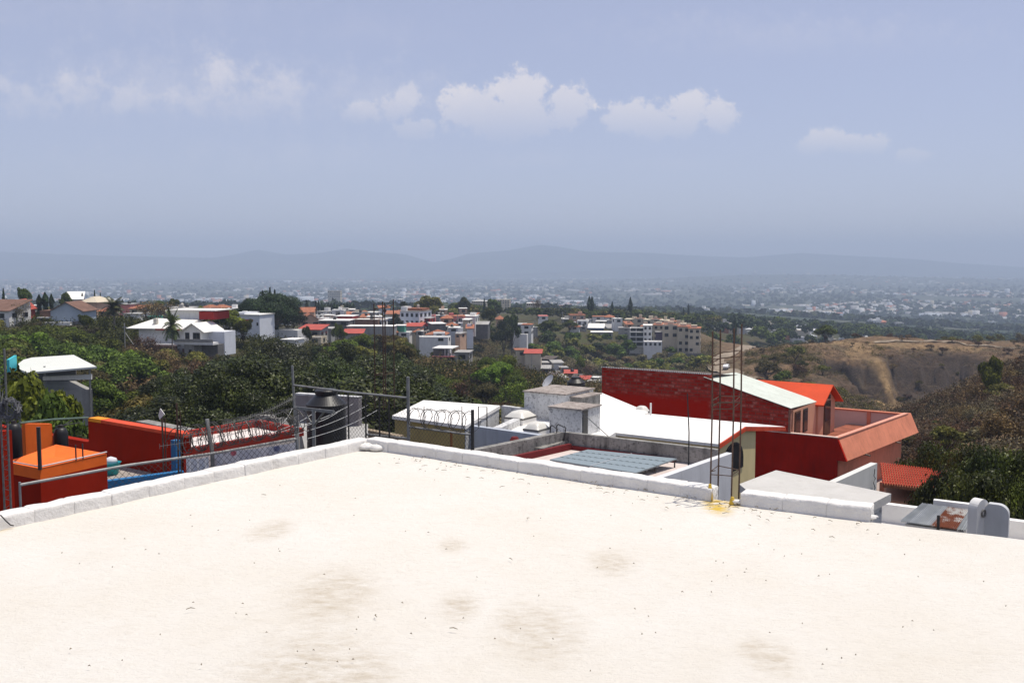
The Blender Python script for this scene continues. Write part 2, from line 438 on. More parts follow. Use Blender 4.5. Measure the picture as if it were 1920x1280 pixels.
def near_line(pts):
    best = np.full(len(pxx), 1e9)
    for (x0, y0), (x1, y1) in zip(pts[:-1], pts[1:]):
        dx, dy = x1 - x0, y1 - y0; u = np.clip(((pxx - x0) * dx + (pyy - y0) * dy) / (dx * dx + dy * dy), 0, 1)
        best = np.minimum(best, np.hypot(pxx - x0 - u * dx, pyy - y0 - u * dy))
    return best
wob = 26 * (fbm(fx / 5, fy / 10, 4) - .5)
gl = np.maximum(1 - (near_line([(1600, 652), (1636, 664), (1655, 690), (1668, 720), (1678, 750)]) + wob) / (20 - 9 * smooth(pyy, 665, 750)), .8 - near_line([(1655, 752), (1665, 768), (1700, 762)]) / 16)
gl = np.maximum(gl, .55 - near_line([(1400, 652), (1480, 642), (1560, 641), (1700, 648), (1840, 655)]) / 14)
zone[:, 3] = np.clip(gl * 1.6, 0, 1) * dr * (fy > 195) * np.clip(.2 + 1.4 * fbm(fx / 7, fy / 14, 4), 0, 1)
zone[:, 2] = smooth(np.sqrt(fx ** 2 + fy ** 2), 700, 1100)
ca = gme.color_attributes.new('zone', 'FLOAT_COLOR', 'POINT'); ca.data.foreach_set('color', zone.ravel())
gob = struct(put('ground', gme))

def hit(px, py, d0=40, d1=1500):
    ds = np.concatenate([np.linspace(d0, min(d1, 500), 900), np.linspace(500, max(d1, 501), 500)])
    r = ray(px, py); z = EYE + r.z / r.y * ds
    g = terr(r.x / r.y * ds, ds)
    k = np.nonzero(z <= g)[0]
    d = ds[k[0]] if len(k) else d1
    p = W(px, py, d); return Vector((p.x, p.y, tz(p.x, p.y)))
def ribbon(name, pts, width, mat, lift=.12):
    pts = [Vector(p) for p in pts]; fine_ = []
    for i in range(len(pts) - 1):
        p0 = pts[max(i - 1, 0)]; p1 = pts[i]; p2 = pts[i + 1]; p3 = pts[min(i + 2, len(pts) - 1)]
        for k in range(14):
            u = k / 14
            fine_.append(.5 * ((2 * p1) + (p2 - p0) * u + (2 * p0 - 5 * p1 + 4 * p2 - p3) * u * u + (3 * p1 - p0 - 3 * p2 + p3) * u ** 3))
    fine_.append(pts[-1]); m = MB(); ns = 6; n = len(fine_)
    for i, p in enumerate(fine_):
        tg = fine_[min(i + 1, n - 1)] - fine_[max(i - 1, 0)]; tg.z = 0; tg.normalize(); s_ = Vector((-tg.y, tg.x, 0))
        zs = []
        for j in range(ns + 1):
            q = p + s_ * width * (j / ns - .5); zs.append((q, tz(q.x, q.y)))
        zm = sum(z for _, z in zs) / len(zs)
        for q, z in zs: m.v.append(Vector((q.x, q.y, max(z, zm) + lift)))
    for i in range(n - 1):
        for j in range(ns):
            a = i * (ns + 1) + j; m.f.append([a, a + 1, a + ns + 2, a + ns + 1])
    o = m.build(name, mat, uv=False, smooth=True); return struct(o)
dirt = paint('dirt', (.26, .21, .155), .3, .35, .95, .1, bump=.5, bs=2)
ROAD = [hit(x, y, 200, 480) for x, y in ((1402, 716), (1385, 707), (1362, 697), (1345, 688), (1342, 678))] + [hit(x, y, 240, 480) for x, y in ((1356, 668), (1378, 659), (1398, 652), (1425, 646))]
ribbon('dirt_road', ROAD, 6.5, dirt)
ribbon('dirt_path', [hit(x, y, 240, 480) for x, y in ((1640, 642), (1700, 640), (1766, 641), (1822, 647), (1870, 651), (1925, 653))], 2.6, dirt, .06)

# ---- mountains at the rim of the valley
prof = [(-900, 470), (-300, 476), (0, 472), (200, 479), (400, 483), (440, 478), (485, 469), (540, 478), (600, 475), (650, 466), (700, 472), (760, 477), (812, 492), (845, 486), (880, 475),
        (950, 470), (1010, 459), (1050, 463), (1100, 472), (1200, 473), (1330, 480), (1400, 482), (1500, 474), (1580, 479), (1700, 485), (1800, 494), (1930, 502), (2300, 506), (2900, 500)]
def ridge(name, prof, d_crest, d_front, seed):
    xs = np.linspace(prof[0][0], prof[-1][0], 500); ys = np.interp(xs, [p[0] for p in prof], [p[1] for p in prof])
    rows = 40; V = []
    for k in range(rows + 12):
        u = k / rows
        d = d_front + (d_crest - d_front) * u
        gxx = (xs - CX) * d / F
        top_z = EYE + (HOR - ys) * d_crest / F
        h = u ** 1.25 if u <= 1 else 1 - (u - 1) * 2.2
        n = fbm(gxx / 700 + seed, np.full_like(gxx, d / 700), 5) - .5
        n2 = np.abs(fbm(gxx / 420 + seed + 9, np.full_like(gxx, d / 900), 4) - .5)
        z = -128 + (top_z + 128) * h + (n * 60 - n2 * 150) * (4 * u * (1 - u) if u < 1 else 0) + n * 14
        V.append(np.stack([gxx, np.full_like(gxx, d), z], 1))
    V = np.concatenate(V); n = len(xs); Fc = []
    for k in range(rows + 11):
        i = np.arange(n - 1); Fc.append(np.stack([k * n + i, k * n + i + 1, (k + 1) * n + i + 1, (k + 1) * n + i], 1))
    m = paint('mountain_scrub', (.06, .065, .04), .5, .004, .95, .05, bump=0)
    return struct(put(name, fast_mesh(name, V, np.concatenate(Fc), m, True)))
ridge('mountains', prof, 11200, 9300, 3.1)
ridge('hills', [(600, 524), (850, 518), (1000, 512), (1100, 508), (1180, 499), (1240, 501), (1320, 511), (1450, 515), (1700, 517), (2100, 520)], 9200, 8500, 7.7)

# ------------------------------------------------------------------ vegetation
def leafmat(name, c, hue=.06, trans=.25, rough=.6, spec=.14, dark=.55):
    m, t = newmat(name)
    oi = t.n('ShaderNodeObjectInfo'); co = t.n('ShaderNodeTexCoord').outputs['Object']
    geo = t.n('ShaderNodeNewGeometry')
    n1 = t.noise(co, .55, 3, .6)
    a = tuple(x * dark for x in c); b = (min(.8, c[0] * 1.5), min(.8, c[1] * 1.4), c[2] * 1.15)
    col = t.mix(t.ramp(n1, .38, .64), a, b)
    rpi = t.n('ShaderNodeMix', data_type='RGBA', blend_type='MULTIPLY'); rpi.inputs[0].default_value = 1
    t.l(col, rpi.inputs[6])
    vr = t.ramp(geo.outputs['Random Per Island'], 0, 1, (.42, .44, .42, 1), (1.95, 1.85, 1.5, 1)); t.l(vr, rpi.inputs[7])
    hs = t.n('ShaderNodeHueSaturation'); t.l(rpi.outputs[2], hs.inputs['Color'])
    t.l(t.math('ADD', t.math('MULTIPLY', oi.outputs['Random'], hue), .5 - hue / 2), hs.inputs['Hue'])
    t.l(t.math('ADD', t.math('MULTIPLY', oi.outputs['Random'], .95), .62), hs.inputs['Value'])
    b1 = t.bsdf(hs.outputs[0], rough, spec)
    tr = t.n('ShaderNodeBsdfTranslucent'); t.l(hs.outputs[0], tr.inputs['Color'])
    mx = t.n('ShaderNodeMixShader'); mx.inputs[0].default_value = trans
    t.l(b1, mx.inputs[1]); t.l(tr.outputs[0], mx.inputs[2]); t.out(mx.outputs[0])
    return m
L = dict(
    near=leafmat('leaf_thicket', (.045, .058, .013), .05, .2, .45, .25),
    fresh=leafmat('leaf_fresh', (.085, .125, .022), .05, .25, spec=.1),
    dull=leafmat('leaf_dull', (.062, .060, .030), .05, .2, spec=.1),
    ficus=leafmat('leaf_dark_glossy', (.029, .039, .009), .05, .12, .42, .17),
    green=leafmat('leaf_green', (.058, .080, .017), .06, .2, spec=.1),
    olive=leafmat('leaf_olive', (.092, .088, .028), .06, .2, spec=.1),
    bright=leafmat('leaf_bright', (.13, .165, .026), .04, .35),
    pine=leafmat('leaf_pine', (.022, .038, .018), .04, .1),
    dry=leafmat('leaf_dry', (.105, .070, .045), .05, .2),
    grey=leafmat('leaf_grey', (.10, .085, .062), .05, .2),
    palm=leafmat('leaf_palm', (.05, .065, .018), .04, .2, .4, .4))
bark = paint('bark', (.10, .075, .055), .3, 4, .9, .1, bump=.6)
barkpale = paint('bark_pale', (.24, .20, .16), .3, 4, .9, .1, bump=.6)

def leaf_quads(P, N, S, rng, asp=.55):
    """one bent-free leaf (a pointed quad) per point"""
    n = len(P)
    N = N / np.linalg.norm(N, axis=1, keepdims=True)
    T = rng.normal(size=(n, 3)); T -= N * (T * N).sum(1, keepdims=True); T /= np.linalg.norm(T, axis=1, keepdims=True)
    Bt = np.cross(N, T); S = S[:, None]
    q = np.stack([P - T * S, P - Bt * S * asp + N * S * .12, P + T * S, P + Bt * S * asp + N * S * .12], 1).reshape(-1, 3)
    return q, np.arange(4 * n).reshape(n, 4)
def lobes_leaves(lobes, n, size, rng, shell=.55, up=.18):
    lobes = np.array(lobes, float); vol = lobes[:, 3] ** 2 * lobes[:, 4] ** .5; pr = vol / vol.sum()
    k = rng.choice(len(lobes), n, p=pr)
    d = rng.normal(size=(n, 3)); d /= np.linalg.norm(d, axis=1, keepdims=True)
    r = (shell + (1 - shell) * rng.random(n) ** .5) * (1 + .10 * rng.normal(size=n))
    off = d * r[:, None]; off[:, :2] *= lobes[k, 3][:, None]; off[:, 2] *= lobes[k, 4]
    P = lobes[k, :3] + off
    keep = rng.random(n) < np.where(d[:, 2] < -.25, .35, 1); P, d = P[keep], d[keep]
    N = d * .9 + np.array([0, 0, up]) + rng.normal(size=P.shape) * .42
    S = size * (.6 + .8 * rng.random(len(P)))
    return leaf_quads(P, N, S, rng)
def limbs(m, lobes, th, r0, rng, wob=.25):
    """trunk to fork height th and a limb into each lobe"""
    m.tube([(0, 0, -1.5), (rng.normal() * .1, rng.normal() * .1, th * .5), (rng.normal() * .15, rng.normal() * .15, th)], [r0 * 1.25, r0, r0 * .75], 7)
    for lb in lobes:
        c_ = Vector(lb[:3]); s_ = Vector((0, 0, th * (.75 + .25 * rng.random())))
        mid = s_.lerp(c_, .5) + Vector((rng.normal(), rng.normal(), rng.normal() * .5)) * wob * lb[3]
        m.tube([s_, mid, c_ + Vector((0, 0, lb[4] * .3))], [r0 * .5, r0 * .32, r0 * .12], 5)
PROTO = {}
def broad(key, H, Rd, nl, nleaf, size, mat, seed, flat=.8, trunk=.25, low=.3, shell=.72):
    rng = np.random.default_rng(seed); lobes = []
    for i in range(nl):
        a = 2.4 * i + rng.random() * .9; rr = Rd * .68 * math.sqrt((i + .3) / nl)
        zc = H * (low + (1 - low) * .72) - (rr / Rd) ** 2 * H * (1 - low) * .52 + rng.normal() * H * .05
        rl = Rd * (.25 + .15 * rng.random())
        lobes.append((rr * math.cos(a), rr * math.sin(a), zc, rl, rl * flat))
    for i in range(int(nl * .9)):      # smaller sprays break the outline
        b = lobes[rng.integers(len(lobes))]; d = rng.normal(size=3); d /= np.linalg.norm(d); d[2] = abs(d[2]) * .8 - .1
        rl = Rd * (.12 + .11 * rng.random())
        lobes.append((b[0] + d[0] * b[3] * 1.02, b[1] + d[1] * b[3] * 1.02, b[2] + d[2] * b[4] * 1.05, rl, rl * .8))
    q, f = lobes_leaves(lobes, nleaf, size, rng, shell)
    m = MB(); limbs(m, lobes[:nl], H * trunk, H * .022 + .06, rng)
    H = float(np.percentile(q[:, 2], 99.5))
    PROTO[key] = (fast_mesh('crown', q, f, L[mat]), m.mesh('trunk', bark, None, False, True), H, Rd)
def bare(key, H, Rd, seed, nleaf, mat, size=.16, barkm=None):
    rng = np.random.default_rng(seed); m = MB(); tips = []
    def grow(p, d, ln, r, lev):
        q = p + d * ln; mid = p.lerp(q, .5) + Vector(rng.normal(size=3)) * ln * .07
        m.tube([p, mid, q], [r, r * .8, r * .62], 5 if lev < 2 else 3, cap=False)
        if lev >= 2: tips.append(q); tips.append(mid)
        if lev >= 4: return
        for _ in range(3 if lev < 3 else 2):
            dd = (d + Vector(rng.normal(size=3)) * .62 + Vector((0, 0, .12))).normalized()
            grow(q, dd, ln * (.62 + .2 * rng.random()), r * .6, lev + 1)
    m.tube([(0, 0, -1.2), (0, 0, .05)], [.2, .17], 6)
    for k in range(3):
        a = 2.1 * k + rng.random(); grow(Vector((0, 0, 0)), Vector((math.cos(a) * .55, math.sin(a) * .55, 1)).normalized(), H * .36, H * .022 + .02, 0)
    zmax = max(v.z for v in m.v); s_ = H / zmax
    for v in m.v: v *= s_
    T = np.array([tuple(x * s_) for x in tips]); k = rng.integers(len(T), size=nleaf)
    P = T[k] + rng.normal(size=(nleaf, 3)) * H * .07
    q, f = leaf_quads(P, rng.normal(size=P.shape) + np.array([0, 0, .6]), size * (.6 + .8 * rng.random(nleaf)), rng)
    PROTO[key] = (fast_mesh('crown', q, f, L[mat]), m.mesh('trunk', barkm or bark, None, False, True), H, H * .55)
def conifer(key, H, Rd, n, size, seed, col=False):
    rng = np.random.default_rng(seed); u = rng.random(n) ** .8
    z = H * (.06 + .94 * u)
    if col: prof_ = np.minimum(1, (1 - u) * 3.2) ** .7 * (.75 + .25 * np.sin(u * 9 + 1)) * np.minimum(1, .45 + u * 2)
    else: prof_ = (1 - u) ** .8 * (.72 + .28 * np.abs(np.sin(u * H * 2.1)))
    r = Rd * prof_ * (.45 + .55 * rng.random(n) ** .5) + .05; a = rng.random(n) * 6.283
    r *= 1 + .18 * np.sin(a * 3 + u * 14)
    P = np.stack([r * np.cos(a), r * np.sin(a), z - r * (.0 if col else .25)], 1)
    N = np.stack([np.cos(a), np.sin(a), np.full(n, .7)], 1) + rng.normal(size=(n, 3)) * .5
    q, f = leaf_quads(P, N, size * (.6 + .8 * rng.random(n)), rng, .5)
    m = MB().tube([(0, 0, -1.5), (0, 0, H * .5), (0, 0, H * .97)], [H * .018 + .06, H * .012 + .04, .02], 6)
    PROTO[key] = (fast_mesh('crown', q, f, L['pine']), m.mesh('trunk', bark, None, False, True), H, Rd)
def palm(key, H, seed, nf=22, fl=3.2):
    rng = np.random.default_rng(seed); V = []; Fq = []; k = 0
    for i in range(nf):
        a = 2.4 * i + rng.random() * .4; el = 1.35 - 1.75 * (i / nf) + rng.normal() * .1
        p = np.array([0, 0, H]); d = np.array([math.cos(a) * math.cos(el), math.sin(a) * math.cos(el), math.sin(el)])
        side = np.array([-math.sin(a), math.cos(a), 0]); st = fl / 12
        for j in range(12):
            d = d + np.array([0, 0, -.105]); d /= np.linalg.norm(d); p2 = p + d * st
            ll = .95 * math.sin((j + 1.2) / 13.5 * math.pi) ** .6
            for sg in (-1, 1):
                for h_ in (0, .5):
                    b0 = p + (p2 - p) * h_; tip = b0 + side * sg * ll + d * .35 * ll + np.array([0, 0, -.32 * ll]) + rng.normal(size=3) * .04
                    b1 = b0 + d * st * .75
                    V += [b0, b1, tip, tip + d * .02]; Fq.append([k, k + 1, k + 3, k + 2]); k += 4
            p = p2
    m = MB().tube([(0, 0, -1.5), (.15, 0, H * .4), (.05, .1, H * .75), (0, 0, H)], [.26, .19, .16, .17], 8)
    PROTO[key] = (fast_mesh('fronds', np.array(V), np.array(Fq), L['palm']), m.mesh('trunk', barkpale, None, False, True), H + 1.4, 3)
broad('ficus_a', 11, 5.2, 13, 26000, .125, 'ficus', 1, low=.12)
broad('ficus_b', 10, 4.8, 11, 24000, .125, 'ficus', 2, low=.12)
broad('green_a', 9, 4.4, 12, 10000, .20, 'green', 3, low=.15)
broad('green_b', 8, 4.0, 9, 9000, .20, 'green', 4, low=.15)
broad('olive_a', 7, 3.6, 10, 7000, .2, 'olive', 5, low=.15, shell=.4)
broad('bright_a', 6, 3.2, 10, 6000, .22, 'bright', 6, low=.1)
broad('far_a', 9, 4.6, 11, 3600, .36, 'green', 7, low=.15)
broad('far_b', 10, 4.2, 9, 3200, .38, 'green', 8, low=.15)
broad('far_c', 7, 4.0, 10, 2800, .36, 'olive', 9, low=.1)
broad('near_a', 5.5, 3.0, 16, 26000, .075, 'green', 12, low=.1)
broad('shrub_a', 2.6, 1.9, 7, 1800, .14, 'olive', 10, low=.05, trunk=.15, shell=.3)
broad('shrub_b', 2.2, 1.7, 6, 1500, .14, 'dry', 13, low=.05, trunk=.15, shell=.2)
bare('bare_a', 6, 3, 21, 1800, 'dry', .14)
bare('bare_b', 5, 2.6, 22, 1500, 'grey', .14, barkpale)
bare('bare_c', 5.5, 2.8, 23, 2600, 'dry', .15)
conifer('cypress', 14, 2.0, 3000, .32, 31, True)
conifer('spire', 12, 2.4, 3000, .34, 32)
palm('palm_a', 6.0, 41); palm('palm_b', 5.0, 42, 24, 2.8)
NTREE = [0]
def plant(key, x, y, h, label, group=None, mat=None, wid=1.0, name='tree', z=None, cat='tree', crown='crown'):
    cr, tr, H, Rd = PROTO[key]
    s_ = h / H; zz = tz(x, y) if z is None else z
    e = thing(name, label, cat, (x, y, zz), random.random() * 6.28, group)
    e.scale = (s_ * wid, s_ * wid, s_)
    o = put(crown, cr, e)
    if mat:
        o.material_slots[0].link = 'OBJECT'; o.material_slots[0].material = L[mat]
    put('trunk', tr, e); NTREE[0] += 1
    return e
def tree(key, px, pytop, d, label, wpx=None, **k):
    """a tree whose top shows at (px, pytop) when it stands d metres off"""
    p = W(px, pytop, d); g = tz(p.x, p.y); h = max(1.5, p.z - g)
    cr, tr, H, Rd = PROTO[key]
    w = 1.0
    if wpx: w = (wpx * d / F / 2) / (Rd * h / H)
    return plant(key, p.x, p.y, h, label, wid=min(2.2, max(.45, w)), **k)
OCC = []
def cluster(keys, n, px0, px1, d0, d1, h0, h1, label, group, gap=4.5, mats=(None,), name='tree', cat='tree', keep=None, wid=(.9, 1.25), crown='crown', mass=None, cap=None):
    """mass = a plain name: the far wood becomes one stuff object"""
    out = 0; acc = {}
    for _ in range(n * 14):
        if out >= n: break
        d = math.sqrt(random.uniform(d0 * d0, d1 * d1)); px = random.uniform(px0, px1)
        x, y = (px - CX) * d / F, d
        if keep and not keep(px, d): continue
        if any((x - a) ** 2 + (y - b) ** 2 < (gap * .5 + g * .5) ** 2 for a, b, g in OCC): continue
        key, h, w, mt = random.choice(keys), random.uniform(h0, h1), random.uniform(*wid), random.choice(mats)
        if cap:
            lim = max(np.interp(px + q_ * 2.2 * F / d, [c_[0] for c_ in cap], [c_[1] for c_ in cap]) for q_ in (-1, 0, 1))
            h = min(h, W(px, lim + random.uniform(0, 14) * 100 / max(d, 60), d).z - tz(x, y))
            if h < max(1.1, h0 * .35): continue
        OCC.append((x, y, gap)); out += 1
        if not mass: plant(key, x, y, h, label, group, mt, w, name, cat=cat, crown=crown); continue
        cr, tr, H, Rd = PROTO[key]; thin = d > 500; v = np.empty(len(cr.vertices) * 3); cr.vertices.foreach_get('co', v); v = v.reshape(-1, 3)
        if thin:
            q4 = v.reshape(-1, 4, 3)[::3]; mid_ = q4.mean(1, keepdims=True); v = (mid_ + (q4 - mid_) * 1.7).reshape(-1, 3)
        a = random.random() * 6.28; s_ = h / H; R = np.array([[math.cos(a), -math.sin(a), 0], [math.sin(a), math.cos(a), 0], [0, 0, 1]])
        v = (v * np.array([s_ * w, s_ * w, s_])) @ R.T + np.array([x, y, tz(x, y)])
        acc.setdefault(mt or keys[0], []).append(v)
    if mass and acc:
        V = np.concatenate([np.concatenate(vs) for vs in acc.values()]); me = fast_mesh(mass, V, np.arange(len(V)).reshape(-1, 4))
        mi = np.concatenate([np.full(sum(len(v) for v in vs) // 4, i, np.int32) for i, vs in enumerate(acc.values())])
        for k_ in acc: me.materials.append(L[k_] if k_ in L else PROTO[k_][0].materials[0])
        me.polygons.foreach_set('material_index', mi); me.update(); struct(put(mass, me), 'stuff')
# ------------------------------------------------------------------ houses over the ravine
wh = paint('lime_white', (.74, .73, .70), .06, .5, .85, .15, .35, (.34, .31, .27))
whb = paint('cool_white', (.66, .68, .72), .05, .5, .85, .15, .25, (.36, .35, .33))
cream = paint('cream_plaster', (.56, .49, .37), .08, .4, .85, .15, .35, (.30, .25, .19))
grey = paint('bare_concrete', (.33, .32, .30), .15, .6, .9, .1, .5, (.14, .13, .12))
dgrey = paint('dark_concrete', (.15, .145, .14), .2, .6, .9, .1, .4, (.07, .07, .065))
bluegrey = paint('blue_grey_plaster', (.36, .42, .48), .05, .5, .85, .15, .15)
brickb = paint('brown_brick', (.20, .12, .085), .2, 1.5, .9, .1, .3)
purple = paint('purple_plaster', (.10, .075, .12), .15, .6, .85, .15)
peach = paint('peach_plaster', (.55, .36, .25), .1, .5, .85, .15, .3)
redp = paint('red_plaster', (.35, .025, .02), .1, .5, .8, .2)
pink = paint('pink_plaster', (.62, .22, .20), .1, .5, .8, .2)
orangep = paint('orange_plaster', (.62, .22, .05), .1, .5, .8, .2)
bluep = paint('blue_plaster', (.04, .12, .30), .1, .5, .8, .2)
greenp = paint('green_plaster', (.06, .25, .18), .1, .5, .8, .2)
rwhite = paint('white_roof_coat', (.78, .76, .71), .06, .35, .85, .15, .3, (.42, .38, .32))
rgrey = paint('grey_roof', (.36, .35, .33), .18, .35, .9, .1, .4, (.18, .17, .16))
rdark = paint('dark_roof', (.11, .09, .08), .2, .5, .9, .1)
rbrown = paint('brown_roof', (.17, .10, .075), .2, .5, .9, .1)
rred = paint('red_sheet_roof', (.40, .07, .045), .15, .5, .7, .3)
def tilemat(name, c):
    m, t = newmat(name); uvn = t.n('ShaderNodeTexCoord').outputs['UV']; co = t.n('ShaderNodeTexCoord').outputs['Object']
    wv = t.n('ShaderNodeTexWave', ins={'Scale': 1.6, 'Distortion': .4}); t.l(t.mapping(uvn, (1, 1, 1)), wv.inputs['Vector'])
    nz = t.noise(co, 1.4, 6, .7)
    col = t.mix(t.ramp(nz, .35, .65), tuple(x * .7 for x in c), tuple(min(.9, x * 1.25) for x in c))
    t.out(t.bsdf(col, .85, .15, 0, wv.outputs['Fac'], .8, .06)); return m
rtile = tilemat('terracotta_tile', (.34, .135, .075)); rtile2 = tilemat('orange_tile', (.38, .15, .085))
glassm, t = newmat('window_glass'); t.out(t.bsdf((.018, .022, .027), .12, .5))
wframe = paint('frame_white', (.62, .61, .58), .05, 2, .6); wdark = paint('frame_dark', (.05, .045, .04), .1, 2, .6)
doorm = paint('door_wood', (.12, .06, .035), .2, 2, .7)
blackp = paint('black_plastic', (.012, .012, .013), .1, 2, .45, .4, bump=.05)
tankgrey = paint('tank_beige', (.5, .47, .4), .08, 2, .6)
_fr = MB(); _fr.box(-.5, .5, -.06, .04, -.5, -.42); _fr.box(-.5, .5, -.06, .04, .42, .5); _fr.box(-.5, -.43, -.06, .04, -.42, .42); _fr.box(.43, .5, -.06, .04, -.42, .42); _fr.box(-.03, .03, -.045, .03, -.42, .42)
FRAME = {'w': _fr.mesh('window', wframe, None, False), 'd': _fr.mesh('window', wdark, None, False)}
_pn = MB().box(-.43, .43, -.02, .02, -.42, .42); PANE = _pn.mesh('pane', glassm, None, False)
def window(parent, x, y, z, w, h, rz=0.0, fr='d'):
    f = put('window', FRAME[fr], parent, (x, y, z)); f.rotation_euler = (0, 0, rz); f.scale = (w, 1, h)
    put('pane', PANE, f); return f
def roof_mesh(kind, w, dp, h, rise, oh=.45, th=.14):
    m = MB(); x, y = w / 2 + oh, dp / 2 + oh
    if kind == 'gable_x':      # ridge along x
        z0 = h - rise * oh / (dp / 2)
        for s_ in (-1, 1):
            a, b = Vector((-x, s_ * y, z0)), Vector((x, s_ * y, z0)); c_, d_ = Vector((x, 0, h + rise)), Vector((-x, 0, h + rise)); u = Vector((0, 0, th))
            if s_ > 0: a, b, c_, d_ = b, a, d_, c_
            m.add([a, b, c_, d_, a + u, b + u, c_ + u, d_ + u], [[3, 2, 1, 0], [4, 5, 6, 7], [0, 1, 5, 4], [1, 2, 6, 5], [3, 0, 4, 7]])
    elif kind == 'gable_y':
        z0 = h - rise * oh / (w / 2)
        for s_ in (-1, 1):
            a, b = Vector((s_ * x, -y, z0)), Vector((s_ * x, y, z0)); c_, d_ = Vector((0, y, h + rise)), Vector((0, -y, h + rise)); u = Vector((0, 0, th))
            if s_ < 0: a, b, c_, d_ = b, a, d_, c_
            m.add([a, b, c_, d_, a + u, b + u, c_ + u, d_ + u], [[3, 2, 1, 0], [4, 5, 6, 7], [0, 1, 5, 4], [1, 2, 6, 5], [3, 0, 4, 7]])
    elif kind == 'hip':
        r = max(.2, abs(x - y)); rx, ry = (r, .05) if x > y else (.05, r); z0 = h - .05
        m.add([(-x, -y, z0), (x, -y, z0), (x, y, z0), (-x, y, z0), (-x, -y, z0 + th), (x, -y, z0 + th), (x, y, z0 + th), (-x, y, z0 + th), (-rx, -ry, h + rise), (rx, -ry, h + rise), (rx, ry, h + rise), (-rx, ry, h + rise)],
              [[3, 2, 1, 0], [0, 1, 5, 4], [1, 2, 6, 5], [2, 3, 7, 6], [3, 0, 4, 7], [4, 5, 9, 8], [5, 6, 10, 9], [6, 7, 11, 10], [7, 4, 8, 11], [8, 9, 10, 11]])
    elif kind == 'shed':       # falls towards the front
        u = Vector((0, 0, th)); vs = [Vector((-x, -y, h)), Vector((x, -y, h)), Vector((x, y, h + rise)), Vector((-x, y, h + rise))]
        m.add(vs + [v + u for v in vs], [[3, 2, 1, 0], [4, 5, 6, 7], [0, 1, 5, 4], [1, 2, 6, 5], [2, 3, 7, 6], [3, 0, 4, 7]])
    return m
NH = [0]
def house(label, px, pyb, pyt, wpx, d, yaw=None, dep=None, wall=None, roof=('flat', None), win='d', rows=None, cols=None, group=None, tank=0, box=0, door=False, name='house', base=5, drop=.1, sides=True):
    wall = wall or wh
    p = W(px, pyb, d); h = (pyb - pyt) * d / F; w = wpx * d / F
    dp = dep or w * .8
    rz = math.radians(yaw) if yaw is not None else YAW * .45
    e = thing(name, label, 'house', (p.x, p.y, p.z), rz, group)
    ca_, sa_ = math.cos(rz), math.sin(rz); nb = max(1, int(max(w, dp) / 5))
    for i in range(nb):
        for j in range(nb):
            lx, ly = w * ((i + .5) / nb - .5), dp * ((j + .5) / nb - .5)
            OCC.append((p.x + lx * ca_ - ly * sa_, p.y + lx * sa_ + ly * ca_, 6))
    kind = roof[0]; rmat = roof[1] or rwhite; rise = roof[2] if len(roof) > 2 else 1.4
    m = MB(); x, y, tt = w / 2, dp / 2, .16
    if kind == 'flat':
        m.box(-x, x, -y, -y + tt, -base, h); m.box(-x, x, y - tt, y, -base, h); m.box(-x, -x + tt, -y + tt, y - tt, -base, h); m.box(x - tt, x, -y + tt, y - tt, -base, h)
        m.build('wall', wall, e, local=True)
        if NH[0] % 5 in (0, 2, 3): MB().box(-x - .22, x + .22, -y - .3, y + .2, h + .004, h + .2).build('roof', rmat, e, local=True)
        else: MB().box(-x + tt, x - tt, -y + tt, y - tt, h - .55, h - .28).build('roof', rmat, e, local=True)
    else:
        if kind == 'gable_y':
            pts = [(-x, -base), (x, -base), (x, h), (0, h + rise), (-x, h)]
            m.add([(a, -y, b) for a, b in pts] + [(a, y, b) for a, b in pts], [[0, 1, 2, 3, 4], [9, 8, 7, 6, 5]] + [[(i + 1) % 5, i, 5 + i, 5 + (i + 1) % 5] for i in range(5)])
        elif kind == 'gable_x':
            pts = [(-y, -base), (y, -base), (y, h), (0, h + rise), (-y, h)]
            m.add([(-x, a, b) for a, b in pts] + [(x, a, b) for a, b in pts], [[4, 3, 2, 1, 0], [5, 6, 7, 8, 9]] + [[i, (i + 1) % 5, 5 + (i + 1) % 5, 5 + i] for i in range(5)])
        elif kind == 'shed':
            m.prism([(-x, -y), (x, -y), (x, y), (-x, y)], -base, [h, h, h + rise * .9, h + rise * .9])
        else: m.box(-x, x, -y, y, -base, h)
        m.build('wall', wall, e, local=True)
        rm = roof_mesh(kind, w, dp, h + .01, rise)
        rm.build('roof', rmat, e, local=True)
    rr = random.Random(NH[0] * 31 + 5); NH[0] += 1
    if win:
        nr_ = rows or max(1, round(h / 2.9)); fh = h / nr_
        for (fw, ax, rot, on) in ((w, 0, 0, True), (dp, 1, math.pi / 2, sides), (dp, -1, -math.pi / 2, sides)):
            if not on: continue
            nc = cols if (cols and ax == 0) else max(1, int(fw / 3.2)); 
            for i in range(nr_):
                for j in range(nc):
                    if rr.random() < drop: continue
                    u = fw * ((j + .5) / nc - .5); zc = fh * (i + .55); ww = min(1.7, fw / nc * .5); hh = min(1.45, fh * .48)
                    if ax == 0: window(e, u, -y - .02, zc, ww, hh, 0, win)
                    else: window(e, ax * (x + .02), u, zc, ww, hh, rot, win)
    if door:
        MB().box(-.5, .5, -y - .05, -y + .02, 0, 2.1).build('door', doorm, e, local=True)
    for k in range(tank):
        tx, ty = rr.uniform(-x * .6, x * .6), rr.uniform(-y * .4, y * .6); zt = h - .28 if kind == 'flat' else h
        MB().lathe((tx, ty, zt), [(.55, 0), (.58, 1.0), (.3, 1.35), (.22, 1.4), (.22, 1.5)], 12).build('water_tank', blackp if k % 2 == 0 else tankgrey, e, local=True)
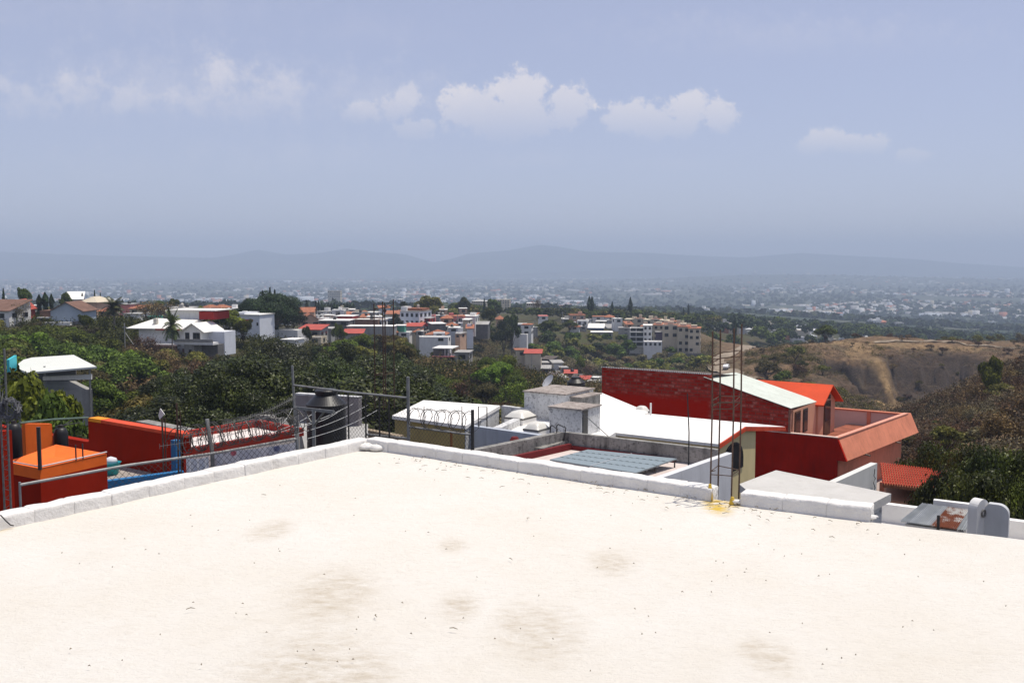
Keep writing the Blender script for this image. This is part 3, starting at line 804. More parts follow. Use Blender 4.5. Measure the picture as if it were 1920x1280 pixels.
    for k in range(box):
        bx, by = rr.uniform(-x * .5, x * .5), rr.uniform(-y * .2, y * .5); b_ = rr.uniform(1.2, 2.2)
        MB().box(bx - b_ / 2, bx + b_ / 2, by - b_ / 2, by + b_ / 2, h - .28, h + rr.uniform(.9, 2)).build('stair_hut', wall, e, local=True)
    return e
def part(e, name, mat, x0, x1, y0, y1, z0, z1):
    return MB().box(x0, x1, y0, y1, z0, z1).build(name, mat, e, local=True)

# --- left ridge
house('low house with brown sheet roof at the far left edge of the ridge', 8, 600, 582, 64, 215, -6, 8, wh, ('shed', rbrown, 2.2), 'd', 1)
house('bright red gabled house among the trees on the left ridge', 42, 596, 577, 32, 235, 12, 7, redp, ('gable_y', rred, 2.0), None)
e = house('blue grey gabled house with dark sloping roof on the left ridge', 139, 602, 581, 56, 222, 4, 9, bluegrey, ('gable_y', rbrown, 1.9), None)
w_ = 56 * 222 / F
part(e, 'terrace_ledge', wh, -w_ / 2 - 1.2, w_ / 2 - 2, -6.4, -4.6, -.9, .1)
part(e, 'side_wing', rbrown, -w_ / 2 - 3, -w_ / 2 - .03, -3, 4, -4, 2.6); part(e, 'wing_awning', wh, -w_ / 2 - 3.2, -w_ / 2 - .05, -4.2, -3.02, .9, 1.15)
part(e, 'garage_door', dgrey, w_ / 2 - 1.9, w_ / 2 - .1, -4.75, -4.4, -3.0, .3)
house('small white house with tilted bright roof behind the blue grey house', 142, 571, 561, 26, 300, 20, 7, whb, ('shed', rwhite, 2.2), None)
e = house('cream bungalow with peach ridge tiles right of the blue grey house', 182, 578, 566, 34, 270, -10, 8, peach, ('hip', cream, 1.6), None)
# the big white house with hipped roof, upper box, gable wing and balcony
D0 = 192.0; k_ = D0 / F
o0 = W(345, 637, D0)
e = thing('house', 'large white hillside house with hipped roof, red upper room and long balcony', 'house', (o0.x, o0.y, o0.z), math.radians(-12))
for i in range(-2, 3):
    for j in range(3): OCC.append((o0.x + i * 3, o0.y + j * 4 - .6 * i, 7))
MB().box(-9.4, 1.4, -1, 7, -3, 2.3).build('wall', wh, e, local=True)
hm = MB(); hm.add([(-11.6, -2, 2.35), (1.5, -2, 2.35), (1.5, 8, 2.35), (-11.6, 8, 2.35), (-8, 3, 4.1), (1.5, 3, 3.9), (-11.6, -2, 2.2), (1.5, -2, 2.2), (1.5, 8, 2.2), (-11.6, 8, 2.2)], [[0, 1, 5, 4], [1, 2, 5], [2, 3, 4, 5], [3, 0, 4], [6, 7, 1, 0], [7, 8, 2, 1], [8, 9, 3, 2], [9, 6, 0, 3], [9, 8, 7, 6]]); hm.build('roof', rwhite, e, local=True)
MB().box(-5, 2, -2.1, -2.02, 2.0, 2.34).build('fascia', rred, e, local=True)
MB().box(-5.4, 1.3, 4, 10, 3.9, 5.6).build('upper_room', wh, e, local=True)
MB().box(1.32, 4.6, 3.7, 10, 3.9, 5.5).build('red_room', redp, e, local=True); MB().box(-5.7, 5.2, 3.2, 10.3, 5.65, 5.85).build('roof_slab', rwhite, e, local=True)
gm_ = MB(); pts = [(1.45, -5), (5.2, -5), (5.2, 1.9), (3.4, 3.3), (1.45, 2.1)]
gm_.add([(a, -2.4, b) for a, b in pts] + [(a, 5, b) for a, b in pts], [[0, 1, 2, 3, 4], [9, 8, 7, 6, 5]] + [[(i + 1) % 5, i, 5 + i, 5 + (i + 1) % 5] for i in range(5)]); gm_.build('gable_wing', wh, e, local=True)
gr_ = MB(); gr_.slab((3.4, -2.9, 3.42), (-2.4, 0, -1.5), (0, 8, 0), (0, 0, .13)); gr_.slab((3.4, -2.9, 3.42), (2.7, 0, -1.75), (0, 8, 0), (0, 0, .13)); gr_.build('gable_roof', rwhite, e, local=True)
for xw, ww in ((2.2, .9), (4.2, 1.5)): window(e, xw, -2.43, .9, ww, 1.5, 0, 'd')
part(e, 'white_annex', whb, 5.22, 8.6, .5, 5, -3, 1.7); part(e, 'balcony', wh, .6, 8.9, -4.6, -2.42, -.55, -.1)
bm_ = MB(); bm_.box(.6, 8.9, -4.62, -4.48, -.08, .55); bm_.build('balustrade', grey, e, local=True)
part(e, 'lower_storey', grey, 2.6, 4.6, -4.3, 0, -6, -.57); part(e, 'undercroft_wall', dgrey, 4.62, 8.7, -2.4, 0, -6, -.57)
window(e, 3.9, -4.33, -1.9, .6, .8, 0, 'd'); part(e, 'door', doorm, 1.9, 2.5, -3.9, -3.7, -4.5, -1.4)
part(e, 'brick_wall', brickb, -10, .5, -3.6, -3.3, -3.2, -.9); part(e, 'terrace', wh, -6.5, .5, -3.25, -2, -1.1, -.6)
cm = MB().lathe((-6.4, .4, 2.5), [(.5, 0), (.5, 1.6), (.45, 1.7)], 8); cm.build('water_tank', tankgrey, e, local=True)
# utility mast with a stay beside it
mp = W(234, 634, 190)
e = thing('utility_pole', 'slim grey pole with a slanting stay left of the large white hillside house', 'pole', (mp.x, mp.y, mp.z))
MB().tube([(0, 0, -6), (0, 0, 3)], .11).build('pole', grey, e, local=True); MB().tube([(.1, 0, 1.2), (2.1, -1, -1.2)], .07).build('stay', grey, e, local=True); MB().box(-.5, .5, -.06, .06, 2.1, 2.25).build('crossarm', grey, e, local=True)
house('grey flat roofed house with roof tanks behind the bare tree', 345, 590, 577, 40, 290, 5, 10, grey, ('flat', rgrey), 'd', tank=1, box=1)
house('long grey house with pale tank tower behind the large white house', 330, 582, 574, 50, 340, -4, 9, dgrey, ('flat', rgrey), None, tank=2)
house('low mauve house far behind the coconut palm', 240, 580, 570, 26, 330, 0, 8, pink, ('flat', rgrey), None, tank=1)
house('white walled lot with columns behind the palm', 257, 606, 588, 30, 260, -8, 6, wh, ('flat', rgrey), 'w')
house('teal fenced terrace house left of the white upper box', 290, 600, 592, 18, 250, 0, 5, greenp, ('flat', rgrey), None)
e = house('pale cube house with small paired windows beside the dark giant tree', 478, 636, 589, 52, 252, -14, 8, whb, ('flat', rwhite), None)
x_ = 26 * 252 / F
window(e, -x_ + 1.7, -4.03, 4.0, .7, .9, 0, 'd'); window(e, -x_ + 2.5, -4.03, 4.0, .7, .9, 0, 'd'); window(e, x_ - .6, -4.03, 4.3, .45, .8, 0, 'd'); part(e, 'roof_step', whb, -x_ - .05, -.6, -4.05, 3.9, 6.6, 7.2); part(e, 'red_ledge', redp, -.5, 1.8, -4.2, -4.02, 5.1, 5.5); part(e, 'dome', wh, -2.4, -1.4, -2, -1, 7.2, 7.5)
house('long stained white wall house with lower white terrace below the giant tree', 536, 640, 617, 72, 262, -16, 6, wh, ('flat', rwhite), None)
house('white terrace roof tucked under the trees below the stained white wall', 549, 644, 636, 26, 235, -16, 5, wh, ('flat', rwhite), None)
house('peach house under a long terracotta roof beside the giant tree', 580, 611, 600, 38, 330, 16, 11, peach, ('gable_y', rtile, 2.3), 'd', rows=1)
house('small house with orange tile roof above the peach house', 577, 590, 584, 26, 380, 6, 8, peach, ('gable_x', rtile2, 1.6), None)
house('house with bright red sheet roof and dark shaded porch by the trees', 588, 634, 617, 42, 282, -8, 7, grey, ('shed', rred, 1.1), 'd', rows=1)
house('two storey cream house with green door below the bright red porch roof', 596, 645, 630, 24, 268, -5, 6, cream, ('flat', rgrey), 'd')
house('grey concrete house with barred window right of the red porch roof', 617, 634, 615, 22, 290, -5, 8, grey, ('flat', rgrey), 'd')
house('long dark house with white roof and black tank in the village', 632, 611, 600, 56, 322, -4, 9, dgrey, ('flat', rwhite), 'd', tank=1)
house('white block with square tower at the back of the village', 636, 594, 580, 22, 400, 3, 8, wh, ('flat', rwhite), 'd', box=1)
house('low white house with maroon wall behind the long dark house', 650, 601, 592, 34, 365, -6, 9, redp, ('flat', rwhite), None)
house('brown brick house with flat white roof left of the rebar frame', 690, 611, 597, 52, 335, -7, 10, brickb, ('flat', rwhite), None, tank=1)
house('very long white roofed terrace in front of the brown brick house', 698, 618, 611, 88, 312, -3, 6, grey, ('flat', rwhite), None)
house('shack with wide red sheet roof half hidden by trees', 664, 630, 624, 34, 300, 4, 7, grey, ('shed', rred, .9), None)
house('pale grey house with white roof behind the rebar frame', 731, 612, 595, 26, 345, -8, 8, bluegrey, ('flat', rwhite), 'd')
house('narrow white house with tall windows left of the dark tree', 716, 612, 599, 14, 335, -8, 6, wh, ('flat', rwhite), 'd')
house('orange topped house behind the dark round tree in the village', 741, 598, 588, 30, 400, 4, 9, cream, ('shed', rtile2, 1.0), 'd')
house('small house with teal awning under the rebar frame', 751, 619, 610, 18, 318, 0, 5, greenp, ('flat', rwhite), None)
e = house('tall pale grey three storey building with rows of dark windows', 780, 624, 583, 40, 360, -22, 10, whb, ('flat', rgrey), 'd', rows=3, cols=4, drop=0)
part(e, 'red_roof', rtile, -2.6, 4.2, -3, 3, 8.6, 9.4); part(e, 'roof_hut', wh, -4.2, -1.8, -4, 0, 8.3, 10.0); MB().lathe((1, 0, 9.4), [(.5, 0), (.5, 1.1), (.3, 1.3)], 8).build('water_tank', tankgrey, e, local=True)
house('grey block with red sheet top in front of the three storey building', 779, 627, 611, 28, 330, -6, 6, grey, ('shed', rred, .8), None)
house('narrow maroon house squeezed against the three storey building', 806, 619, 596, 10, 352, -10, 8, redp, ('flat', rgrey), 'd')
house('pink canopied house behind the maroon house', 808, 598, 590, 16, 380, 0, 7, pink, ('flat', rgrey), None)
house('dark grey house with white roof right of the maroon house', 819, 620, 606, 26, 335, 14, 9, dgrey, ('flat', rwhite), None)
house('house under a square terracotta hip roof in the village', 820, 632, 626, 36, 318, -4, 8, cream, ('hip', rtile, 1.5), None)
house('long low white house with green trim below the terracotta hip roof', 816, 641, 630, 54, 300, -5, 6, wh, ('flat', rwhite), 'd')
house('orange and white stepped house with small tower', 854, 606, 592, 34, 392, 6, 9, pink, ('flat', rtile2), 'w', box=1)
house('pale red roofed house left of the white cube on the ridge', 838, 606, 596, 20, 385, 0, 8, peach, ('hip', rtile2, 1.2), 'd')
house('white cube house with tower at the end of the village', 881, 607, 592, 28, 400, -10, 8, wh, ('flat', rwhite), 'd', box=1)
house('grey flat topped house behind the orange stepped house', 822, 597, 587, 18, 420, 6, 8, grey, ('flat', rgrey), 'd')
e = house('purple and orange hillside house on tall concrete columns', 838, 684, 664, 40, 232, -10, 7, purple, ('flat', rgrey), None)
part(e, 'orange_panel', orangep, -1.6, .2, -3.62, -3.52, .2, 1.6); window(e, 1.7, -3.53, 1.2, .8, 1.2, 0, 'w')
part(e, 'upper_room', dgrey, -2.5, 0, -3.4, 3, 2.6, 4.2); part(e, 'roof_slab', rwhite, -2.7, 2.2, -3.9, 3.2, 4.23, 4.45); part(e, 'balcony_slab', pink, -2.6, 3.3, -4.4, -3.52, 2.3, 2.55)
for xx in (.4, 1.2, 2.0): part(e, 'column', wh, xx, xx + .14, -3.8, -3.66, 2.56, 4.22)
e = house('grey concrete house with dark windows right of the purple hillside house', 870, 692, 659, 26, 228, -6, 6, grey, ('flat', rgrey), 'd', rows=2)
house('low shed with pale roof edge under the grey concrete house', 878, 706, 694, 26, 215, -12, 5, dgrey, ('shed', rgrey, .9), None)
# --- middle
house('small orange roofed villa alone in the wooded slope', 938, 606, 598, 14, 440, 8, 6, peach, ('hip', rtile2, 1.6), None)
house('grey ridge roof low in the trees below the white cube', 905, 612, 607, 24, 400, -8, 6, dgrey, ('gable_x', rgrey, 1.0), None)
e = house('white terraced house with black windows in the middle of the slope', 975, 630, 606, 22, 400, -10, 7, wh, ('flat', rwhite), 'd', rows=2)
house('white lower house with orange awning beside the white terraced house', 989, 628, 608, 18, 396, -8, 7, wh, ('flat', rtile2), 'd', rows=2)
house('white garden wall house below the white terraced house', 982, 640, 626, 14, 380, -8, 4, wh, ('flat', rwhite), None)
house('tiny white house with pink roof beside the round dark tree', 1018, 600, 592, 16, 470, 4, 7, wh, ('flat', pink), 'd')
house('white open shelter roof on the slope', 1002, 616, 613, 12, 420, 0, 4, grey, ('flat', rwhite), None)
house('red roofed house low in the ravine with pale walls', 1000, 672, 661, 30, 330, -4, 7, cream, ('shed', rred, .8), 'd', rows=1)
house('pale house with salmon roof edge left of the low red roofed house', 977, 668, 655, 24, 336, 6, 7, cream, ('flat', rtile2), 'd', rows=1)
e = house('white three storey house with arched windows', 1093, 622, 600, 20, 470, -10, 7, wh, ('flat', rwhite), 'd', rows=2, cols=2, drop=0)
house('red and white villa on top of the arched white house', 1082, 600, 590, 28, 500, 4, 8, peach, ('flat', rtile2), 'w', rows=1, box=1)
house('white villa with orange gable and blue panel by the conifers', 1122, 607, 593, 22, 505, -6, 8, wh, ('flat', rtile2), 'd', rows=2)
house('white and blue villa right of the orange gable', 1142, 606, 594, 18, 508, -6, 8, whb, ('hip', rtile2, 1.2), 'd', rows=1)
house('long grey building with small windows under a blue awning', 1128, 633, 622, 40, 440, -4, 8, grey, ('flat', rwhite), 'd', rows=1, cols=4)
e = house('blue and white sloping canopy house above the long grey building', 1118, 622, 614, 28, 465, -8, 8, bluep, ('shed', rwhite, 1.6), None)
house('white walled ramp house right of the blue canopy', 1150, 622, 614, 30, 470, 10, 8, wh, ('shed', grey, 1.4), None)
house('grey framed balcony block left of the white balcony building', 1173, 628, 614, 26, 440, -4, 7, grey, ('flat', rgrey), 'w', rows=2)
e = house('white balcony building with four open floors and columns', 1194, 654, 614, 26, 418, -8, 9, wh, ('flat', rwhite), None)
xb = 13 * 418 / F
for i in range(4):
    part(e, 'balcony', wh, -xb - .2, xb + .2, -5.7, -4.53, 1.4 + i * 2.1, 1.62 + i * 2.1); part(e, 'glazing', glassm, -xb + .3, xb - .3, -4.56, -4.51, 1.75 + i * 2.1, 3.2 + i * 2.1)
for xx in (-xb, -.4, xb - .2): part(e, 'column', wh, xx, xx + .2, -5.9, -5.72, -3, 9.2)
e = house('narrow white tower house with dark arches right of the balcony building', 1214, 652, 609, 16, 416, -8, 8, wh, ('flat', rwhite), 'd', rows=4, cols=2, drop=0)
house('low white annex with twin windows at the foot of the tower house', 1224, 650, 639, 34, 405, -8, 6, wh, ('flat', rwhite), 'd', rows=1, cols=4, drop=0)
house('dark retaining wall block between annex and cream apartments', 1240, 655, 622, 22, 424, -8, 4, purple, ('flat', rgrey), None)
for px, pb, pt, wp, d, lab in [(1212, 632, 611, 20, 470, 'cream block tucked behind the white balcony building'), (1232, 636, 608, 18, 462, 'cream block behind the dark retaining wall block'), (1250, 640, 606, 18, 455, 'cream block between the stepped row and the big apartment group'), (1270, 642, 608, 18, 448, 'cream block with flat salmon roof just behind the big apartments'), (1290, 644, 611, 18, 440, 'cream block peeping over the right end of the big apartments')]:
    house(lab, px, pb, pt, wp, d, -13, 10, cream, ('flat', rtile2 if px % 20 else cream), 'd', rows=3, cols=2, box=1, group='big cream apartment blocks on the ridge')
# cream apartments stepping down the ridge: each block a house of its own
for i, (px, pb, pt, wp, d, lab) in enumerate([
        (1184, 616, 598, 22, 505, 'cream townhouse at the left end of the stepped row'), (1200, 617, 596, 20, 502, 'cream townhouse with twin chimneys second in the stepped row'),
        (1217, 618, 599, 18, 498, 'cream townhouse with salmon ledge third in the stepped row'), (1231, 620, 597, 20, 492, 'tallest cream townhouse in the middle of the stepped row'),
        (1247, 622, 600, 18, 486, 'cream townhouse with open loggia right of the tallest one'), (1262, 624, 602, 18, 480, 'cream townhouse fifth along the ridge with dark terrace'), (1277, 626, 605, 18, 474, 'cream townhouse at the right end of the stepped row')]):
    house(lab, px, pb, pt, wp, d, -14, 9, cream, ('flat', rtile2 if i % 2 else cream), 'd', rows=2, group='cream townhouses stepping along the ridge', box=1)
for i, (px, pb, pt, wp, d, lab) in enumerate([
        (1236, 648, 608, 20, 440, 'white cream apartment block at the left of the big apartment group'), (1258, 660, 607, 30, 425, 'big cream apartment block with dark balconies and outside stairs'),
        (1282, 660, 611, 22, 418, 'cream apartment block with palm at its foot'), (1302, 660, 614, 22, 412, 'cream apartment block at the right end against the bare ridge')]):
    e = house(lab, px, pb, pt, wp, d, -12, 11, cream, ('flat', rtile2), 'd', rows=4, cols=2, group='big cream apartment blocks on the ridge', base=6, drop=.25)
    part(e, 'roof_hut', cream, -1.5, 1, -2, 1.5, (pb - pt) * d / F - .2, (pb - pt) * d / F + 1.2)
e = house('dark stone retaining wall below the cream apartments', 1284, 674, 662, 62, 400, -12, 3, dgrey, ('flat', rgrey), None, name='retaining_wall'); e['category'] = 'wall'
# --- shanty houses at the bottom of the ravine
rs = random.Random(5)
shl = ['grey shack', 'dark shack', 'pale shack', 'brown shack', 'concrete shack']; sh_m = [grey, dgrey, wh, brickb, grey]
spots = [(1018, 690), (1030, 684), (1044, 692), (1024, 700), (1040, 704), (1056, 700), (1036, 714), (1052, 716), (1070, 708), (1066, 720), (1050, 728), (1082, 716), (1080, 728), (1096, 722), (1098, 734), (1112, 726), (1110, 740), (1068, 736), (1088, 742), (1118, 716), (1050, 742), (1032, 730)]
for i, (px, py) in enumerate(spots):
    d = 345 - (py - 684) * 1.35; q = i % 5
    rf = [('flat', rgrey), ('shed', rgrey, .6), ('flat', rwhite), ('shed', rdark, .7), ('shed', rred if i in (8, 13) else rgrey, .6)][(i * 3) % 5]
    house('small crowded grey shack in the cluster at the bottom of the ravine', px, py, py - rs.uniform(8, 13), rs.uniform(13, 22), d, rs.uniform(-25, 15), rs.uniform(4, 6), sh_m[q], rf, 'd' if i % 2 else None, rows=1, group='shacks at the bottom of the ravine', tank=1 if i % 4 == 0 else 0)
# --- filler roofs between the trees along the ridges
fill = [(440, 586, 330), (412, 582, 360), (262, 588, 300), (60, 584, 300), (205, 592, 260), (610, 590, 420), (660, 590, 430), (675, 594, 400), (700, 592, 420), (720, 588, 450), (646, 586, 470), (770, 592, 430), (745, 604, 380), (665, 604, 380), (610, 603, 370), (625, 612, 330), (655, 612, 340), (860, 612, 380), (846, 616, 370), (872, 600, 440), (830, 588, 470), (798, 640, 305), (760, 632, 318), (735, 628, 322), (708, 626, 318), (765, 620, 335), (796, 612, 365), (640, 596, 400), (618, 598, 385), (596, 598, 400), (890, 598, 450), (430, 592, 300), (395, 584, 350), (1100, 606, 520), (1160, 606, 520), (1060, 606, 520), (868, 588, 500), (684, 602, 375), (700, 604, 365), (750, 596, 420)]
rf_ = random.Random(23)
for _ in range(46):
    fill.append((rf_.uniform(570, 885), rf_.uniform(592, 636), 0)); fill[-1] = (*fill[-1][:2], 430 - (fill[-1][1] - 590) * 2.7 + rf_.uniform(-8, 8))
fill += [(rf_.uniform(360, 560), rf_.uniform(584, 596), rf_.uniform(330, 420)) for _ in range(10)] + [(rf_.uniform(1060, 1180), rf_.uniform(600, 622), rf_.uniform(440, 500)) for _ in range(8)]
fm = [wh, whb, cream, grey, peach, wh, wh, grey]; fr_ = [('flat', rwhite), ('flat', rgrey), ('hip', rtile, 1.1), ('flat', rwhite), ('shed', rtile2, .9), ('flat', rwhite)]
for i, (px, py, d) in enumerate(fill):
    house('small plain house wedged between trees and larger houses along the ridge', px, py, py - rs.uniform(6, 11), rs.uniform(9, 21), d, rs.uniform(-20, 14), rs.uniform(5, 8), fm[i % 8], fr_[(i * 5 + i // 7) % 6], 'd', group='small houses filling the ridge village', tank=i % 2, box=1 if i % 5 == 0 else 0)

# ------------------------------------------------------------------ the town on the plain
cmats = [paint('town_white', (.58, .58, .57), .03, .05, .85, bump=0), paint('town_cream', (.5, .45, .36), .03, .05, .85, bump=0), paint('town_grey', (.40, .39, .38), .03, .05, .85, bump=0), paint('town_red', (.42, .17, .10), .03, .05, .85, bump=0), paint('town_tin', (.50, .53, .56), .03, .05, .6, bump=0)]
def town_mesh(mat, k):
    m = MB()
    if k == 0: m.box(-5, 5, -4, 4, -6, 5.2); m.box(-2, 1, -1, 3, 5.2, 7.4)
    elif k == 1: m.box(-4.5, 4.5, -4, 4, -6, 3.6); m.add(roof_mesh('hip', 9, 8, 3.6, 1.6).v, roof_mesh('hip', 9, 8, 3.6, 1.6).f)
    elif k == 2: m.box(-8, 8, -5, 5, -6, 6.4); m.box(3, 6, -3, 1, 6.4, 8.6); m.box(-7, -5, 0, 3, 6.4, 7.8)
    else: m.box(-4, 4, -3.5, 3.5, -6, 6); m.box(4, 8, -3, 3, -6, 3.2)
    return m.mesh('town_house', mat, None, False)
TM = [town_mesh(mm, k) for k in range(4) for mm in cmats]
def town_house(x, y, s_, rz, me, label, group):
    o = put('town_house', me, None, (x, y, tz(x, y))); o.scale = (s_, s_, s_ * random.uniform(.8, 1.2)); o.rotation_euler = (0, 0, rz)
    tag(o, label, 'house', group)
wts = [0, 0, 0, 0, 1, 1, 2, 2, 3, 4]
def rm_(): return TM[random.randrange(4) * 5 + random.choice(wts)]
n = 0
while n < 170:          # spur of the town beyond the dry hill
    px = random.uniform(1290, 1690); d = random.uniform(600, 1150)
    x, y = (px - CX) * d / F, d
    v_ = fbm(np.array([x / 60]), np.array([y / 60]), 3)[0]
    if v_ < .47: continue
    town_house(x, y, random.uniform(.45, .85), random.uniform(-.5, .3), rm_(), 'small pale house crowded on the hazy hillside behind the dry hill', 'houses on the hazy hillside behind the dry hill'); n += 1
n = 0
while n < 110:
    px = random.uniform(-20, 1940); d = random.uniform(1250, 2300)
    x, y = (px - CX) * d / F, d
    if fbm(np.array([x / 150]), np.array([y / 150]), 3)[0] < .5: continue
    town_house(x, y, random.uniform(.7, 1.4), random.uniform(-.6, .6), rm_(), 'pale building at the near edge of the hazy town on the plain', 'buildings at the near edge of the hazy town'); n += 1
def bulk(name, N, d0, d1, smin, smax, flat, mats, thr, seed, powr=1.0):
    """far buildings of the plain, too many to count: one mesh per paint"""
    rg = np.random.default_rng(seed)
    yv = rg.uniform(EYE + 124, EYE + 124, 1)[0]
    inv = rg.uniform(1 / d1, 1 / d0, N * 4); d = 1 / inv
    px = rg.uniform(-120, 2040, N * 4); x = (px - CX) * d / F
    v_ = fbm(x / 420 + seed, d / 420, 4); ok = v_ > thr
    d, x = d[ok][:N], x[ok][:N]; z = terr(x, d); n_ = len(d)
    w = rg.uniform(smin, smax, n_) * (1 + 2.2 * (rg.random(n_) < .06)); dp = w * rg.uniform(.5, 1.1, n_); h = rg.uniform(3.2, 8, n_) * flat + (rg.random(n_) < .03) * rg.uniform(6, 16, n_); a = rg.uniform(-.7, .7, n_)
    ux = np.stack([np.cos(a), np.sin(a)], 1) * w[:, None] / 2; uy = np.stack([-np.sin(a), np.cos(a)], 1) * dp[:, None] / 2
    c0 = np.stack([x, d], 1); cor = [c0 - ux - uy, c0 + ux - uy, c0 + ux + uy, c0 - ux + uy]
    V = np.stack([np.concatenate([q, (z - 4)[:, None]], 1) for q in cor] + [np.concatenate([q, (z + h)[:, None]], 1) for q in cor], 1)
    base_ = np.array([[4, 5, 6, 7], [0, 1, 5, 4], [1, 2, 6, 5], [2, 3, 7, 6], [3, 0, 4, 7]])
    me = fast_mesh(name, V.reshape(-1, 3), (base_[None] + 8 * np.arange(n_)[:, None, None]).reshape(-1, 4))
    for mm in mats: me.materials.append(mm)
    mi = np.repeat(rg.choice(len(mats), n_, p=None), 5).astype(np.int32); me.polygons.foreach_set('material_index', mi); me.update()
    return struct(put(name, me), 'stuff')
bulk('town_buildings', 3800, 2000, 9300, 7, 18, .8, [cmats[0], cmats[4], cmats[1], cmats[2], cmats[2], cmats[2], cmats[3]], .5, 3)
def blobs(name, N, d0, d1, px0, px1, s0, s1, mat, thr, seed, nq=10):
    rg = np.random.default_rng(seed); d = 1 / rg.uniform(1 / d1, 1 / d0, N * 4); px = rg.uniform(px0, px1, N * 4); x = (px - CX) * d / F
    ok = fbm(x / 260 + seed, d / 260, 4) > thr; x, d = x[ok][:N], d[ok][:N]; z = terr(x, d); n_ = len(x)
    s_ = rg.uniform(s0, s1, n_); P = rg.normal(size=(n_, nq, 3)); P /= np.linalg.norm(P, axis=2, keepdims=True); P[..., 2] = np.abs(P[..., 2]) * 1.1
    Q = np.stack([x, d, z], 1)[:, None] + P * s_[:, None, None] * .8
    q, f = leaf_quads(Q.reshape(-1, 3), (P + rg.normal(size=P.shape) * .4).reshape(-1, 3), np.repeat(s_ * .7, nq), rg, .8)
    return struct(put(name, fast_mesh(name, q, f, mat)), 'stuff')
blobs('town_trees', 16000, 900, 7000, -100, 2020, 5, 10, L['pine'], .36, 12)
# white chapel on the low hill of the town
p = W(1415, 526, 7000); zc = tz(p.x, p.y)
e = thing('chapel', 'tiny white chapel on the low hill far out in the hazy town', 'church', (p.x, p.y, zc))
MB().box(-14, 14, -12, 12, -10, 16).build('nave', cmats[0], e, local=True); MB().lathe((0, 0, 16), [(9, 0), (9, 8), (5, 16), (.5, 26)], 10).build('spire', cmats[0], e, local=True)
# mid distance blocks seen past the trees
for (px, py, wp, hp, d, lab) in [(943, 578, 27, 17, 900, 'pale apartment block with grid of windows beyond the trees'), (900, 577, 28, 13, 880, 'low pale apartment block beyond the round tree'), (751, 572, 7, 11, 1000, 'slim white tower block beyond the village'), (628, 558, 24, 13, 1700, 'broad pale tower block in the hazy town'), (1000, 574, 24, 6, 800, 'low long roof with red edge beyond the wooded crest')]:
    house(lab, px, py, py - hp, wp, d, -6, 12, cream if wp > 10 else whb, ('flat', rwhite), 'd', rows=max(1, hp // 4), cols=max(2, wp // 4), base=30)

for px, pb, pt, d, lab in [(1055, 602, 584, 470, 'thin utility pole standing on the wooded slope left of the arched white house'), (700, 606, 585, 380, 'utility pole above the brown brick house in the village'), (858, 612, 590, 380, 'utility pole beside the white cube house with tower'), (632, 606, 583, 370, 'utility pole over the long dark house in the village'), (1003, 618, 600, 405, 'utility pole right of the white terraced house'), (997, 700, 664, 322, 'leaning dark utility pole over the shacks in the ravine')]:
    p = W(px, pb, d); h = (pb - pt) * d / F; e = thing('utility_pole', lab, 'pole', (p.x, p.y, p.z)); MB().tube([(0, 0, -4), (0, 0, h)], .13).build('pole', grey, e, local=True); MB().box(-.9, .9, -.06, .06, h - .7, h - .55).build('crossarm', grey, e, local=True)
# ------------------------------------------------------------------ trees one can tell apart
T_ = tree
T_('ficus_a', 510, 548, 262, 'giant dark broad tree towering over the ridge village', 118, mat='pine')
T_('ficus_b', 545, 572, 270, 'dark tree leaning on the right flank of the giant dark tree', 70, mat='pine')
T_('ficus_b', 468, 560, 268, 'dark tree on the left flank of the giant dark tree', 60, mat='pine')
for px, py in ((492, 546), (506, 540), (515, 544)): T_('spire', px, py, 263, {492: 'small spire of the giant dark tree on its left', 506: 'tallest spire over the giant dark tree', 515: 'spire over the giant dark tree right of the tallest'}[px], 16, name='conifer')
T_('palm_b', 212, 562, 215, 'coconut palm with tall upright fronds on the left ridge', 52, crown='fronds')
T_('palm_a', 322, 594, 184, 'coconut palm standing before the large white hillside house', 40, crown='fronds')
T_('bare_a', 285, 566, 240, 'wide brown bare tree behind the large white hillside house', 66)
T_('bright_a', 378, 575, 235, 'pale yellow green tree behind the red upper room', 36)
T_('bright_a', 425, 580, 215, 'big fresh green tree between the white house and the pale cube house', 78)
T_('green_a', 455, 600, 205, 'green tree hugging the left wall of the pale cube house', 40)
T_('green_b', 325, 560, 360, 'round dark tree rising behind the grey flat roofs', 26)
T_('green_b', 300, 564, 400, 'mid green treetop behind the bare brown tree', 22)
T_('green_a', 45, 540, 260, 'rounded dark tree at the left edge standing over the red gable', 26)
T_('spire', 6, 541, 270, 'small dark pointed tree at the far left edge', 12, name='conifer')
for px, py, w, lab in [(73, 552, 12, 'slim poplar left of the twin poplars'), (84, 548, 14, 'tallest of the slim poplars by the blue grey house'), (96, 551, 10, 'slim poplar closest to the blue grey house')]:
    T_('cypress', px, py, 240, lab, w, name='conifer')
T_('green_b', 124, 549, 290, 'small dark clump of trees above the blue grey roof', 14)
T_('cypress', 154, 549, 300, 'small dark conifer right of the tilted white roof', 7, name='conifer')
T_('spire', 177, 544, 310, 'pointed fir above the cream bungalow', 8, name='conifer'); T_('spire', 188, 549, 315, 'lower pointed fir right of the fir above the bungalow', 7, name='conifer')
T_('bare_b', 40, 566, 215, 'twiggy pale tree in front of the red gable', 34)
T_('green_a', 160, 590, 205, 'dark tree growing against the blue grey house garage', 30)
for px, w in ((575, 6), (592, 5), (597, 5)):
    T_('cypress', px, 563, 420, {575: 'short cypress left of the twin cypresses behind the village', 592: 'left one of the twin cypresses behind the village', 597: 'right one of the twin cypresses behind the village'}[px], w, name='conifer')
for i, px in enumerate(range(603, 664, 6)):
    T_('cypress', px, 567 + (i * 7 % 4), 470, 'dark cypress in the close row on the skyline behind the village', 8, name='conifer', group='cypress row on the skyline')
